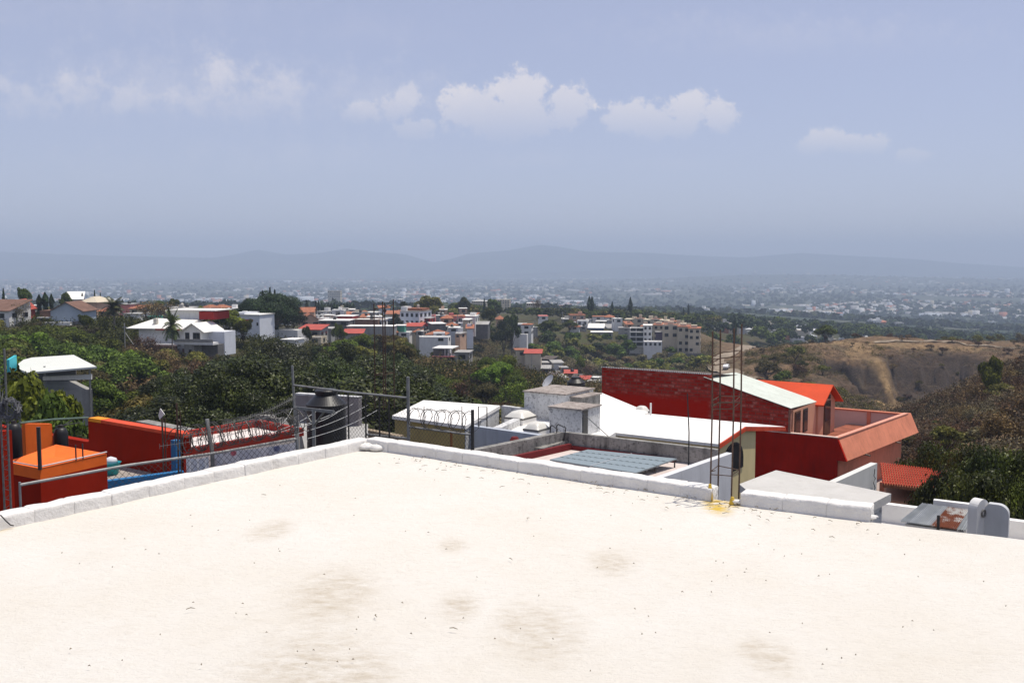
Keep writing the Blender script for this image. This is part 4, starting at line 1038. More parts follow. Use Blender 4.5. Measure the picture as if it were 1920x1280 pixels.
T_('far_b', 806, 555, 420, 'large brown green dome shaped tree behind the three storey building', 62, mat='olive')
T_('far_a', 757, 565, 430, 'dark tree left of the three storey building', 22)
T_('far_a', 742, 588, 340, 'round dark tree beside the three storey building', 26, mat='ficus')
T_('far_a', 870, 557, 520, 'round green tree left of the pale apartment block', 28)
T_('spire', 908, 560, 520, 'dark spiky tree between two pale apartment blocks', 9, name='conifer')
T_('far_b', 926, 561, 500, 'pointed dark green tree in front of the pale apartment block', 30)
T_('bare_a', 1008, 561, 560, 'thin airy tree on the wooded crest', 18)
T_('cypress', 1105, 555, 560, 'left one of the pair of tall dark conifers on the crest', 9, name='conifer')
T_('cypress', 1110, 556, 562, 'right one of the pair of tall dark conifers on the crest', 9, name='conifer')
T_('cypress', 1148, 565, 590, 'small solitary conifer between the tall ones on the crest', 6, name='conifer')
T_('cypress', 1182, 557, 560, 'tall solitary dark conifer over the cream townhouses', 9, name='conifer')
T_('spire', 1291, 570, 600, 'thin pointed conifer at the end of the wooded crest', 7, name='conifer'); T_('spire', 1282, 576, 600, 'short conifer beside the thin pointed one', 8, name='conifer')
T_('far_b', 960, 590, 380, 'tall dark tree left of the white terraced house', 40, mat='ficus')
T_('far_a', 945, 602, 360, 'dark tree in front of the small orange villa', 44, mat='ficus')
T_('far_b', 918, 578, 420, 'leafy tall tree right of the white cube house', 34)
T_('far_a', 1068, 600, 440, 'green tree against the arched white house', 34)
T_('far_a', 1030, 600, 420, 'round dark tree right of the white terraced house', 58)
T_('far_a', 1160, 588, 490, 'round dark tree between the villas and the townhouses', 20, mat='pine')
T_('green_a', 634, 608, 268, 'bushy green tree right of the barred window house', 22)
T_('green_b', 575, 612, 255, 'small tree before the red porch house', 20, mat='ficus')
T_('bright_a', 1088, 668, 330, 'pale yellow green bush in the ravine', 12, mat='bright')
T_('far_a', 1548, 610, 350, 'round green tree alone on the top of the dry hill', 46)
T_('cypress', 1378, 596, 480, 'dark cypress on the slope behind the rebar column', 7, name='conifer')
T_('bright_a', 60, 708, 52, 'sunny yellow green bush under the white canopy', 74)
T_('bright_a', 20, 700, 58, 'leafy bright shrub by the turquoise wall', 40, mat='green')
T_('bright_a', 105, 745, 50, 'dark green bush right of the sunny one', 60, mat='green')
T_('bright_a', 1862, 670, 150, 'bright umbrella shaped tree on the right slope', 44, mat='bright')
for px, py, d, w, lab, mt in [(1752, 838, 44, 96, 'leafy tree at the left end of the thicket behind the tin roof', 'near'), (1822, 838, 41, 110, 'dense round tree over the red tiled roof', 'near'),
                         (1865, 845, 38, 120, 'dense tree behind the arched white gable', 'near'), (1925, 850, 38, 110, 'dense tree at the right edge of the picture', 'near'), (1905, 862, 44, 80, 'yellow green tree behind the dense thicket', 'olive'), (1780, 886, 33, 80, 'dark low tree in front of the red tiled roof', 'near'), (1840, 890, 31, 110, 'low dark tree just behind the tin roof', 'near'), (1915, 905, 31, 90, 'low tree above the white parapet at the right edge', 'green')]:
    T_('near_a', px, py, d, lab, w, mat=mt)
RS = [(1620, 850), (1680, 815), (1740, 785), (1790, 752), (1830, 700), (1880, 672), (1960, 652), (2040, 640)]
# ------------------------------------------------------------------ woods of the ravine
cluster(['ficus_a', 'ficus_b'], 52, 225, 770, 60, 152, 6, 13, 'dark glossy broadleaf tree in the dense wood behind the black water tank', 'dark glossy trees behind the black water tank', 5.8, mats=('ficus',), wid=(.75, 1.35), cap=[(200, 765), (260, 705), (320, 695), (380, 672), (450, 648), (520, 636), (640, 628), (720, 645), (790, 695)])
cluster(['ficus_a', 'ficus_b'], 13, 120, 560, 42, 62, 5.5, 7.5, 'dark tree at the near edge of the wood right behind the red walls', 'near edge trees of the dark wood', 5, cap=[(100, 768), (260, 735), (420, 735), (520, 745), (570, 745)])
cluster(['green_a', 'green_b', 'olive_a'], 34, -40, 262, 110, 205, 6.5, 9, 'green tree in the thick wood below the left ridge houses', 'green trees below the left ridge', 5.5, cap=[(-60, 596), (60, 600), (105, 608), (170, 612), (230, 645), (270, 655)], mats=(None, None, 'green', 'fresh', 'dull'), wid=(.75, 1.4))
cluster(['green_b', 'olive_a'], 14, 150, 330, 60, 110, 5, 7.5, 'olive green tree in the hollow between the canopy and the dark wood', 'olive trees in the left hollow', 4.5, cap=[(150, 700), (200, 690), (260, 680), (330, 690)])
cluster(['bare_a', 'bare_c', 'olive_a', 'bare_c'], 26, 200, 420, 120, 185, 4, 6, 'brownish dry tree on the bank below the large white house', 'dry trees below the white house', 4.5, cap=[(200, 632), (290, 628), (330, 648), (400, 662)])
cluster(['green_b', 'olive_a', 'green_a'], 30, 560, 840, 150, 285, 5, 8, 'mid green tree on the bank below the ridge village', 'green trees below the village', 5.5, cap=[(540, 648), (590, 642), (640, 630), (700, 617), (745, 622), (788, 648), (803, 692), (885, 706)], mats=(None, None, 'fresh', 'dull', 'olive', 'ficus'), wid=(.75, 1.4))
cluster(['olive_a', 'green_b', 'bare_c'], 40, 760, 1000, 85, 215, 3.5, 6.5, 'olive scrub tree on the spur in the middle of the picture', 'scrub trees on the middle spur', 4.2, cap=[(750, 668), (800, 690), (882, 705), (900, 640), (940, 628), (965, 648), (985, 690), (1015, 742)], mats=(None, None, 'olive', 'grey', 'fresh', 'dull'))
cluster(['bare_c', 'bare_a', 'shrub_b'], 34, 830, 1010, 75, 150, 2.5, 4, 'dry brown scrub tree at the foot of the middle spur', 'dry scrub at the foot of the spur', 3.8, cap=[(830, 700), (930, 700), (1000, 740)])
cluster(['far_a', 'far_b', 'far_c'], 90, 850, 1340, 400, 512, 4, 9, '', '', 7.5, mass='near_crest_woods', cap=[(850, 602), (1000, 608), (1060, 622), (1150, 624), (1300, 640)], mats=(None, None, 'green', 'olive', 'ficus'))
cluster(['far_a', 'far_b', 'far_c'], 200, 850, 1340, 522, 700, 7, 13, '', '', 8, mass='far_woods', cap=[(850, 566), (950, 576), (1060, 577), (1200, 580), (1340, 590)], mats=(None, None, 'green', 'olive', 'ficus'))
cluster(['far_a', 'far_c', 'far_b'], 75, 1000, 1330, 345, 455, 5, 9, 'far green tree on the slope below the villas and townhouses', 'trees on the far slope', 7, mass='slope_woods', cap=[(1000, 640), (1080, 624), (1110, 634), (1170, 640), (1200, 655), (1330, 664)], mats=(None, 'olive', 'grey', 'green'))
cluster(['bare_a', 'bare_b', 'far_c'], 52, 1000, 1190, 330, 440, 3.5, 6.5, 'grey brown leafless tree on the far ravine slope', 'leafless trees on the far slope', 4.6, cap=[(1000, 640), (1080, 626), (1110, 636), (1170, 640), (1200, 655)], mats=('grey', 'dry', 'grey'))
cluster(['far_a', 'far_b'], 60, -40, 860, 340, 560, 4, 7, 'far tree between the roofs of the ridge village', 'trees between village roofs', 8, cap=[(-40, 572), (400, 580), (700, 584), (860, 575)], mass='village_trees', mats=(None, 'olive', 'green'))
cluster(['far_a', 'far_c'], 22, 640, 900, 285, 420, 3, 5, 'small tree tucked between the houses of the village', 'small trees in the village', 6, mass='village_trees', mats=(None, 'olive', 'ficus'))
cluster(['far_a', 'far_b', 'far_c'], 430, 1310, 2000, 500, 1150, 6, 12, 'hazy dark tree among the houses behind the dry hill', 'trees behind the dry hill', 9, mass='hazy_trees', mats=('pine', None))
# ------------------------------------------------------------------ dry hill and right slope
cluster(['bare_a', 'bare_b', 'bare_c'], 46, 1640, 2010, 72, 185, 2.5, 5, 'leafless brown tree on the scrubby slope at the right', 'leafless trees on the right slope', 4.2, cap=RS, mats=(None, 'grey', 'dry'))
cluster(['olive_a', 'green_a', 'green_b'], 26, 1660, 2010, 58, 150, 2.5, 4.5, 'dull green tree on the scrubby slope at the right', 'green trees on the right slope', 5, cap=RS, mats=('olive', 'green', None))
cluster(['shrub_a', 'shrub_b'], 70, 1640, 2010, 70, 190, 1.2, 2.4, 'low dry shrub on the scrubby slope at the right', 'low shrubs on the right slope', 3, cap=RS, name='shrub', cat='shrub', mats=('dry', 'olive', 'grey', None), crown='foliage')
cluster(['shrub_a', 'far_c', 'bare_c'], 24, 1420, 1590, 205, 300, 2.5, 5, 'dusty green tree on the flank of the dry hill', 'trees on the dry hill flank', 6, mats=('olive', 'green', None))
cluster(['shrub_a', 'shrub_b'], 80, 1400, 1940, 250, 385, 1.0, 2.6, 'low shrub dotted over the dry hill', 'shrubs dotted over the dry hill', 4, name='shrub', cat='shrub', mats=('dry', 'olive', 'grey', 'olive'), crown='foliage')
cluster(['far_c', 'bare_c'], 16, 1640, 1960, 340, 400, 2.5, 4, 'dusty tree on the rim above the burnt bowl', 'trees on the rim of the dry hill', 8, mats=('olive', 'grey', 'dry'))
def scatter(name, N, px0, px1, d0, d1, s0, s1, mat, thr, seed, nq=12, keep=None):
    rg = np.random.default_rng(seed); d = np.sqrt(rg.uniform(d0 ** 2, d1 ** 2, N * 4)); px = rg.uniform(px0, px1, N * 4); x = (px - CX) * d / F
    ok = fbm(x / 9 + seed, d / 9, 4) > thr
    if keep is not None: ok &= keep(px, d)
    x, d = x[ok][:N], d[ok][:N]; n_ = len(x); z = terr(x, d)
    s_ = rg.uniform(s0, s1, n_); P = rg.normal(size=(n_, nq, 3)); P[..., 2] = np.abs(P[..., 2]) * .9; P *= .5
    Q = np.stack([x, d, z], 1)[:, None] + P * s_[:, None, None]
    q, f = leaf_quads(Q.reshape(-1, 3), rg.normal(size=(n_ * nq, 3)) + np.array([0, 0, .4]), np.repeat(s_ * .15, nq) * rg.uniform(.6, 1.3, n_ * nq), rg, .45)
    return struct(put(name, fast_mesh(name, q, f, mat)), 'stuff')
scatter('dry_grass', 7000, 1390, 2000, 200, 400, .35, .9, L['dry'], .48, 51, 20)
scatter('dry_scrub', 6500, 1630, 2040, 62, 200, .5, 1.4, L['dry'], .42, 52, 40)
scatter('grey_brush', 3200, 1630, 2040, 62, 200, .6, 1.6, L['grey'], .5, 53, 40)
scatter('green_undergrowth', 7000, -60, 1010, 60, 260, .8, 2.2, L['green'], .42, 54, 36)
scatter('olive_undergrowth', 6000, 560, 1340, 70, 420, .8, 2.4, L['dull'], .42, 55, 36)
scatter('brown_undergrowth', 3500, 760, 1340, 70, 430, .8, 2.2, L['dry'], .5, 56, 36)
scatter('hill_scrub', 4200, 1400, 1930, 195, 335, .3, 1.1, L['grey'], .46, 61, 26)
scatter('hill_brush', 1500, 1400, 1660, 195, 330, .5, 1.6, L['olive'], .5, 62, 34)
# ------------------------------------------------------------------ our own roof
m, t = newmat('roof_lime')
co = t.n('ShaderNodeTexCoord').outputs['Object']
def spot(px, py, r, soft=.6):
    p = G(px, py, 0); v = t.n('ShaderNodeVectorMath', operation='DISTANCE'); t.l(t.mapping(co, (1, .55, 0), (0, 0, 0)), v.inputs[0]); v.inputs[1].default_value = (p.x, (p.y - 4) * .55, 0)
    s_ = t.n('ShaderNodeMapRange', interpolation_type='SMOOTHSTEP', ins={'From Min': r, 'From Max': r * (1 - soft) * .3, 'To Min': 0, 'To Max': 1}); t.l(v.outputs['Value'], s_.inputs[0]); return s_.outputs[0]
n1 = t.noise(co, .9, 8, .65); n2 = t.noise(t.mapping(co, (1, 2.2, 1), (0, 0, .5)), 9, 8, .75); n3 = t.noise(co, 60, 4, .7); n4 = t.noise(t.mapping(co, (1, 3, 1), (0, 0, .6)), 24, 6, .7)
base_c = t.mix(t.ramp(n1, .35, .68), (.745, .712, .65), (.705, .66, .58))
base_c = t.mix(t.math('MULTIPLY', t.ramp(n2, .52, .68), .22), base_c, (.55, .49, .40))
base_c = t.mix(t.math('MULTIPLY', t.ramp(n4, .58, .68), .2), base_c, (.46, .41, .33))
sp_ = None
for a_ in [(620, 1110, .34), (1010, 1175, .3), (560, 1262, .42), (650, 1268, .3), (510, 990, .2), (860, 1130, .16), (1145, 1050, .18), (960, 1160, .16), (850, 1020, .12), (1440, 1225, .16)]:
    s_ = spot(*a_); sp_ = s_ if sp_ is None else t.math('MAXIMUM', sp_, s_)
base_c = t.mix(t.math('MULTIPLY', t.math('MULTIPLY', sp_, t.ramp(n2, .34, .62)), .5), base_c, (.40, .315, .20))
ye = None
for a_ in [(1340, 938, .13), (1372, 940, .10), (-4, 985, .13), (1345, 950, .13)]:
    s_ = spot(*a_); ye = s_ if ye is None else t.math('MAXIMUM', ye, s_)
base_c = t.mix(t.math('MULTIPLY', ye, t.ramp(n2, .38, .55)), base_c, (.62, .42, .05))
hh = t.math('ADD', t.math('MULTIPLY', n2, 1.0), t.math('ADD', t.math('MULTIPLY', n3, .25), t.math('MULTIPLY', n4, .5)))
t.out(t.bsdf(base_c, .9, .1, 0, hh, .7, .03))
ROOFM = m
parm = paint('parapet_lime', (.74, .72, .685), .05, 6, .9, .1, .25, (.52, .48, .42), bump=.8, bs=22)
CORN = G(690, 838, 0)
LE = G(25, 985, 0); ldir = (LE - CORN).normalized()
RE = G(1640, 975, 0); rdir = (RE - CORN).normalized()
RF = G(1925, 1008, 0); rdir2 = (RF - RE).normalized()
pL = CORN + ldir * 16; pR = RF + rdir2 * 12
e = thing('house', 'flat white lime washed rooftop with low brick parapet filling the foreground', 'house', (0, 4, 0))
outl = [CORN, pL, Vector((pL.x + 3, -8, 0)), Vector((pR.x - 2, -8, 0)), pR, RF, RE]
# roof skin: a gently uneven sheet
import mathutils.geometry as mg
def inside(x, y):
    r = False; n_ = len(outl); j = n_ - 1
    for i in range(n_):
        a, b = outl[i], outl[j]
        if (a.y > y) != (b.y > y) and x < (b.x - a.x) * (y - a.y) / (b.y - a.y) + a.x: r = not r
        j = i
    return r
rb = MB().prism([(v.x, v.y) for v in outl], -9, -.03); rb.build('wall', paint('own_wall', (.6, .57, .52), .1, 1), e)
st = .09; xs = np.arange(-8, 8.4, st); ys = np.arange(1.0, 9.4, st)
def hz_(x, y): return .018 * (fbm(np.array([x * .9]), np.array([y * .9]), 3)[0] - .5) + .007 * (vnoise(np.array([x * 6]), np.array([y * 6]))[0] - .5) - .012
bmr = bmesh.new()
def roof_piece(x0, x1, cuts):
    b_ = bmesh.new(); gx_ = np.linspace(x0, x1, max(2, int((x1 - x0) / st))); rows_ = [[b_.verts.new((x, y, 0)) for y in ys] for x in gx_]
    for a in range(len(gx_) - 1):
        for c_ in range(len(ys) - 1): b_.faces.new((rows_[a][c_], rows_[a + 1][c_], rows_[a + 1][c_ + 1], rows_[a][c_ + 1]))
    for p_, d_ in cuts:      # trim beyond the outer edge of the roof
        n_ = Vector((-d_.y, d_.x, 0)); n_ = n_ if n_.y > 0 else -n_
        bmesh.ops.bisect_plane(b_, geom=b_.verts[:] + b_.edges[:] + b_.faces[:], plane_co=Vector((p_.x, p_.y, 0)), plane_no=n_, clear_outer=True)
    tmp = bpy.data.meshes.new('tmp'); b_.to_mesh(tmp); b_.free(); bmr.from_mesh(tmp); bpy.data.meshes.remove(tmp)
roof_piece(-8, RE.x, [(CORN, ldir), (CORN, rdir)]); roof_piece(RE.x, 8.4, [(RE, rdir2)])
bmesh.ops.remove_doubles(bmr, verts=bmr.verts[:], dist=.0005)
for v in bmr.verts: v.co.z = hz_(v.co.x, v.co.y); v.co.y -= 4
rsheet = bpy.data.meshes.new('roof'); bmr.to_mesh(rsheet); bmr.free(); rsheet.materials.append(ROOFM)
rsheet.polygons.foreach_set('use_smooth', [True] * len(rsheet.polygons)); rsheet.update()
ro = put('roof', rsheet, e)
rb2 = MB(); rb2.prism([(v.x, v.y) for v in outl], -.0298, -.0265); rb2.build('roof_edge', ROOFM, e)
def lump(c_, s_, o_): return .015 * (fbm(np.array([c_.x / s_ + o_ + c_.z * 9]), np.array([c_.y / s_ + o_ * 2.3 + c_.z * 14]), 3)[0] - .5)
def bricks(p, q, h, w, side, seed, skip=()):
    """a course of plastered bricks with lumpy joints and softened arrises"""
    rg = random.Random(seed); m = MB(); L_ = (q - p).length; d = (q - p).normalized(); n = UP.cross(d).normalized() * side; s_ = 0
    while s_ < L_ - .05:
        bl = rg.uniform(.25, .30); bl = min(bl, L_ - s_)
        hh_ = h * rg.uniform(.965, 1.035); off = rg.uniform(-.004, .004)
        NS, NP = 9, 13
        for k in range(NS + 1):
            u = s_ + bl * (0, .025, .08, .25, .42, .6, .78, .92, .975, 1)[k]; jt = (.955 if k in (0, NS) else (.99 if k in (1, NS - 1) else 1.0))
            c0 = p + d * u + n * off
            for a in range(NP):
                f_ = a / (NP - 1)
                # section: up the inner face, over the top, down the outer face
                y_, z_ = ((-.5, 0), (-.5, .35), (-.5, .7), (-.49, .92), (-.44, 1), (-.2, 1), (0, 1), (.2, 1), (.44, 1), (.49, .92), (.5, .7), (.5, .35), (.5, 0))[a]
                y_ *= w; rd = 1
                z2 = z_ * hh_ * jt + rg.uniform(-.0012, .0012) + z_ * lump(c0, .09, 1.3); y2 = y_ * (jt * .6 + .4) * (1.05 if z_ < .3 else 1) + rg.uniform(-.0012, .0012) + lump(c0 + UP * z_ * .08, .05, 5.1)
                m.v.append(c0 + n * (w / 2 + y2) + UP * (z2 if z_ > 0 else -.03))
        k0 = len(m.v) - (NS + 1) * NP
        for k in range(NS):
            for a in range(NP - 1):
                i0 = k0 + k * NP + a; m.f.append([i0, i0 + NP, i0 + NP + 1, i0 + 1])
        m.f.append([k0 + a for a in range(NP)]); m.f.append([k0 + NS * NP + a for a in range(NP)][::-1])
        s_ += bl
    return m
def lumps(m, p, n_, r, sx, seed):
    rg = random.Random(seed)
    for _ in range(n_):
        c_ = p + Vector((rg.gauss(0, sx), rg.gauss(0, sx * .6), r * .2)); k = len(m.v); a = r * rg.uniform(.5, 1.1)
        R_, S_ = 6, 9
        for i in range(R_ + 1):
            th = math.pi * i / R_
            for j in range(S_):
                ph = 6.283 * j / S_; jj = a * rg.uniform(.8, 1.15)
                m.v.append(c_ + Vector((jj * 1.3 * math.sin(th) * math.cos(ph), jj * math.sin(th) * math.sin(ph), jj * .55 * math.cos(th))))
        for i in range(R_):
            for j in range(S_):
                m.f.append([k + i * S_ + j, k + i * S_ + (j + 1) % S_, k + (i + 1) * S_ + (j + 1) % S_, k + (i + 1) * S_ + j])
H_B, W_B = .074, .135
bl_ = bricks(CORN - ldir * .02, CORN + ldir * 13, H_B, W_B, -1, 3); lumps(bl_, CORN + Vector((.02, -.03, 0)), 12, .06, .05, 4); bl_.build('parapet', parm, e, smooth=True)
G1, G2, G3 = G(1332, 936, 0), G(1388, 944, 0), G(1632, 974, 0)
br_ = bricks(CORN - rdir * .02 + ldir * .01, G1, H_B, W_B, 1, 8); lumps(br_, CORN + rdir * .12, 8, .05, .02, 9); br_.build('parapet', parm, e, smooth=True)
b3_ = bricks(G2, G3, H_B, W_B, 1, 10); lumps(b3_, G2 + Vector((.0, .03, 0)), 5, .03, .012, 12); lumps(b3_, G3 + Vector((.0, .03, .0)), 3, .04, .012, 14); b3_.build('parapet', parm, e, smooth=True)
# twigs and dry leaves blown against the parapet
rg = np.random.default_rng(77); tw = MB()
for i in range(230):
    if i < 110:
        u = rg.uniform(.1, 1); q = CORN.lerp(RE, u) + Vector((rg.normal() * .05 - .1, -abs(rg.normal()) * .22 - .02, 0))
    else: q = G(rg.uniform(100, 1900), rg.uniform(870, 1260), 0)
    if not inside(q.x, q.y) : continue
    a = rg.uniform(0, 6.28); l_ = rg.uniform(.012, .055) if i < 110 else rg.uniform(.004, .012) + (.03 if i % 13 == 0 else 0); dd = Vector((math.cos(a), math.sin(a), 0)) * l_
    tw.tube([q + UP * .004, q + dd * .5 + Vector((-dd.y, dd.x, 0)) * rg.uniform(-.25, .25) + UP * .008, q + dd + UP * .004], [.0018, .0022, .001], 4)
twm = paint('dry_twig', (.16, .12, .06), .3, 30, .9); struct(tw.build('litter', twm), 'stuff')
steel = paint('rusty_rebar', (.09, .055, .04), .35, 20, .7, .3); iron = paint('grey_pipe', (.26, .26, .25), .2, 8, .5, .4, .4, (.16, .09, .05), metal=.3); darkiron = paint('dark_iron', (.045, .042, .04), .2, 10, .5, .4)
galv = paint('wire', (.20, .20, .19), .2, 20, .5, .4, metal=.4)
def rebar_column(label, base, h, w1, w2, ties, tilt=(0, 0), r=.0055, dirs=(A, B), gr=None):
    e = thing('rebar_column', label, 'rebar', base, 0, gr); cs = []
    k = 0
    for a, b in ((0, 0), (1, 0), (1, 1), (0, 1)):
        o = dirs[0] * w1 * a + dirs[1] * w2 * b; hh_ = h * (1 + .02 * ((k * 7) % 3 - 1)); k += 1
        tl = Vector((tilt[0] * h, tilt[1] * h, hh_)); cs.append((o, tl))
        MB().tube([o + UP * -.3, o + tl * .5 + Vector((.006, 0, 0)), o + tl], r, 6).build('bar', steel, e, local=True)
    for z in ties:
        pts = [o * 1.0 + tl * (z / h) for o, tl in cs]; pts = [p + UP * .012 * i for i, p in enumerate(pts)]; pts.append(pts[0] + UP * .02); pts.append(pts[0].lerp(pts[1], .25) + UP * .03)
        MB().tube(pts, r * .62, 5).build('tie', steel, e, local=True)
    return e
q = G(1331, 931, 0)
ec = rebar_column('tall rusty rebar column rising from the gap in the white parapet', q, 1.17, .165, .14, (.16, .62, .66, .93, .97), (.0, .0), dirs=((G(1373, 939, 0) - q).normalized(), B))
ym = paint('rust_yellow', (.62, .42, .06), .3, 25, .8)
for (px, py, h_) in ((1331, 934, .10), (1373, 942, .04)):
    MB().lathe(G(px, py, 0), [(.022, -.01), (.016, h_ * .5), (.009, h_)], 9).build('stained_foot', ym, ec)
# black cable at the left end
MB().tube([G(-30, 960, .1), G(2, 966, .09), G(10, 975, .05), G(20, 984, .015), G(26, 985, .01)], .004, 5).build('cable', blackp).__setitem__('label', 'thin black cable hanging over the left end of the parapet'); bpy.data.objects['cable']['category'] = 'cable'

# ------------------------------------------------------------------ chain link
def chain(m, p, q, z0, z1, cell=.05, r=.0016):
    """diamond mesh between two uprights; z0/z1 = (at p, at q)"""
    p = Vector((p.x, p.y, 0)); q = Vector((q.x, q.y, 0)); L_ = (q - p).length; d = (q - p) / L_
    n = UP.cross(d) * r
    hmax = max(z1[0] - z0[0], z1[1] - z0[1]); k = -int(hmax / cell) - 1
    zb = lambda u: z0[0] + (z0[1] - z0[0]) * u / L_
    zt = lambda u: z1[0] + (z1[1] - z1[0]) * u / L_
    while k * cell < L_ + hmax:
        for s_ in (1, -1):
            u0 = k * cell; pts = []
            for i in range(81):
                v = hmax * i / 80; u = u0 + v if s_ > 0 else u0 + hmax - v
                if 0 <= u <= L_:
                    z = zb(u) + v
                    if z <= zt(u): pts.append(p + d * u + UP * z)
            if len(pts) > 1: m.tube([pts[0] + n * s_, pts[-1] + n * s_], r, 3, cap=False)
        k += 1
    return m
def coil(m, p, q, rad, turns, r=.004, seg=14, zs=.8):
    L_ = (q - p).length; d = (q - p) / L_; n = UP.cross(Vector((d.x, d.y, 0)).normalized())
    pts = []
    for i in range(turns * seg + 1):
        a = 6.283 * i / seg; u = L_ * i / (turns * seg)
        pts.append(p + d * (u + .35 * L_ / turns * math.sin(a * .5)) + (n * math.cos(a) + UP * math.sin(a) * zs) * rad)
    m.tube(pts, r, 4, cap=False)
    for i in range(0, len(pts) - 1, 2):
        c_ = pts[i]; m.tube([c_ + Vector((.018, .01, .014)), c_ - Vector((.018, .01, .014))], r * .6, 3, cap=False); 
    return m
# left fence along the parapet
FZ = .13
fa, fb = G(37, 909, FZ), G(557, 822, FZ)
e = thing('chain_link_fence', 'chain link fence with pipe rail and razor wire along the left parapet', 'fence', (fa.x, fa.y, -.4))
fd = (fb - fa).normalized()
MB().tube([fa, fa.lerp(fb, .33) + UP * .012, fa.lerp(fb, .66) - UP * .006, fb], .011, 8).build('rail', iron, e)
for pt in (fa, G(398, 847, FZ), fb):
    MB().tube([Vector((pt.x, pt.y, -.5)), Vector((pt.x, pt.y, pt.z + (.02 if pt is fa else .06)))], .013 if pt is not fa else .008, 8).build('post', iron, e)
pk = G(398, 847, FZ); MB().tube([pk + UP * -.6, pk, pk + Vector((-.035, 0, .26))], .016, 8).build('post', iron, e)
fm_ = MB(); chain(fm_, G(200, 878, FZ), fb, (-.25, -.25), (FZ, FZ), .05, .0017); fm_.build('mesh', darkiron, e, uv=False)
rw = MB(); ra = G(330, 857, FZ); coil(rw, ra + UP * .12, fb + UP * .16, .13, 17, .0036); coil(rw, ra + UP * .10 + fd * .1, fb + UP * .13 + fd * .1, .10, 13, .003); rw.build('razor_wire', darkiron, e, uv=False)
bw = MB()
for dz_, s0 in ((.27, 345), (.19, 300), (.36, 420)):
    a_ = G(s0, 858, FZ) + UP * (dz_ - .1); b_ = fb + UP * dz_; pts = [a_.lerp(b_, i / 12) - UP * .03 * math.sin(math.pi * i / 12) for i in range(13)]; bw.tube(pts, .0022, 4)
    for i in range(40):
        c_ = a_.lerp(b_, i / 40) - UP * .03 * math.sin(math.pi * i / 40); bw.tube([c_ + Vector((0, 0, .02)), c_ - Vector((0, 0, .02))], .0018, 3)
bw.build('barbed_wire', galv, e, uv=False)
# frame fence behind the corner
def at_d(px, py, d): return W(px, py, d)
pa, pb = at_d(548, 685, 13.5), at_d(765, 706, 12.2); pc = at_d(886, 768, 11.4)
e = thing('chain_link_fence', 'tall pipe framed chain link fence behind the parapet corner', 'fence', (pa.x, pa.y, -1.5))
MB().tube([Vector((pa.x + .07, pa.y, -2.2)), pa], .017, 10).build('post', iron, e); MB().tube([Vector((pb.x, pb.y, -2.2)), pb], .021, 10).build('post', iron, e); MB().tube([Vector((pc.x, pc.y, -2.2)), pc], .02, 10).build('post', darkiron, e)
r1, r2 = at_d(551, 722, 13.48), at_d(765, 746, 12.2); MB().tube([r1, r1.lerp(r2, .5) - UP * .01, r2], .015, 8).build('rail', iron, e)
r3, r4 = at_d(767, 800, 12.2), at_d(884, 815, 11.4); MB().tube([r3, r4], .013, 8).build('rail', iron, e)
r5, r6 = at_d(686, 814, 12.75), at_d(765, 822, 12.2); MB().tube([r5, r6], .015, 8).build('rail', iron, e)
cm_ = MB(); chain(cm_, r1.lerp(r2, .35), pb, (-1.25, -1.25), (r1.lerp(r2, .35).z, r2.z), .06, .0019); chain(cm_, pb, pc, (-1.4, -1.4), (r3.z, r4.z), .06, .0019); cm_.build('mesh', darkiron, e, uv=False)
for px, y0 in ((658, 756), (690, 742), (715, 740), (732, 742)):
    u = (px - 551) / 214; b_ = r1.lerp(r2, u); MB().tube([Vector((b_.x, b_.y, -1.4)), b_], .012, 6).build('picket', darkiron, e)
bm2 = MB(); rl = r3.lerp(r4, .69); MB().tube([Vector((rl.x, rl.y, -1.6)), rl], .016, 6).build('picket', paint('rust_brown', (.22, .10, .045), .2, 9, .8), e)
ra_, rb_ = at_d(770, 783, 12.2), at_d(885, 791, 11.4); rw = MB(); coil(rw, ra_, rb_, .14, 9, .0045, 16, .9); rw.build('razor_wire', darkiron, e, uv=False)
sw = MB(); sw.tube([at_d(769, 764, 12.2), at_d(830, 772, 11.8), at_d(884, 776, 11.4)], .0028, 4)
for px in (795, 866): sw.tube([at_d(px, 761, 11.8), at_d(px, 806, 11.8)], .005, 5)
sw.build('strand', darkiron, e, uv=False)
# ------------------------------------------------------------------ neighbours: helpers
dred = paint('dark_red_wall', (.30, .019, .008), .12, .8, .9, .05, .3, (.12, .02, .012))
oran = paint('orange_red_coat', (.86, .15, .018), .1, 1.2, .75, .25, .2, (.45, .05, .01))
copr = paint('coping_red', (.62, .075, .03), .15, 2, .8, .2, .3, (.3, .1, .06))
grimy = paint('grimy_white', (.60, .60, .59), .06, 1, .9, .1, .35, (.12, .12, .12), spots=.75, bump=.4)
stone = paint('mossy_grey_wall', (.27, .26, .24), .25, 1.2, .95, .1, .8, (.045, .042, .04), spots=.7, bump=.7)
blu = paint('blue_wall', (.03, .16, .36), .12, 1.2, .85, .15, .4, (.12, .16, .2))
salmon = paint('salmon_plaster', (.62, .225, .135), .12, .7, .85, .15, .6, (.36, .13, .08))
salmon2 = paint('pale_salmon_plaster', (.64, .34, .22), .05, .8, .85, .15, .15)
yell = paint('ochre_wall', (.42, .33, .14), .1, 1, .85, .15, .4, (.2, .16, .08))
creamw = paint('cream_wall', (.68, .56, .30), .06, 1, .85, .15, .2, (.4, .3, .16))
wroof = paint('near_white_roof', (.80, .78, .74), .05, .8, .9, .1, .3, (.5, .47, .42), spots=.15, bump=.3)
cslab = paint('pale_slab', (.50, .485, .455), .06, 2, .9, .1, .35, (.4, .38, .34), spots=.3, bump=.3)
floorg = paint('grey_floor', (.34, .30, .27), .15, 1.2, .9, .1, .4, (.18, .15, .13))
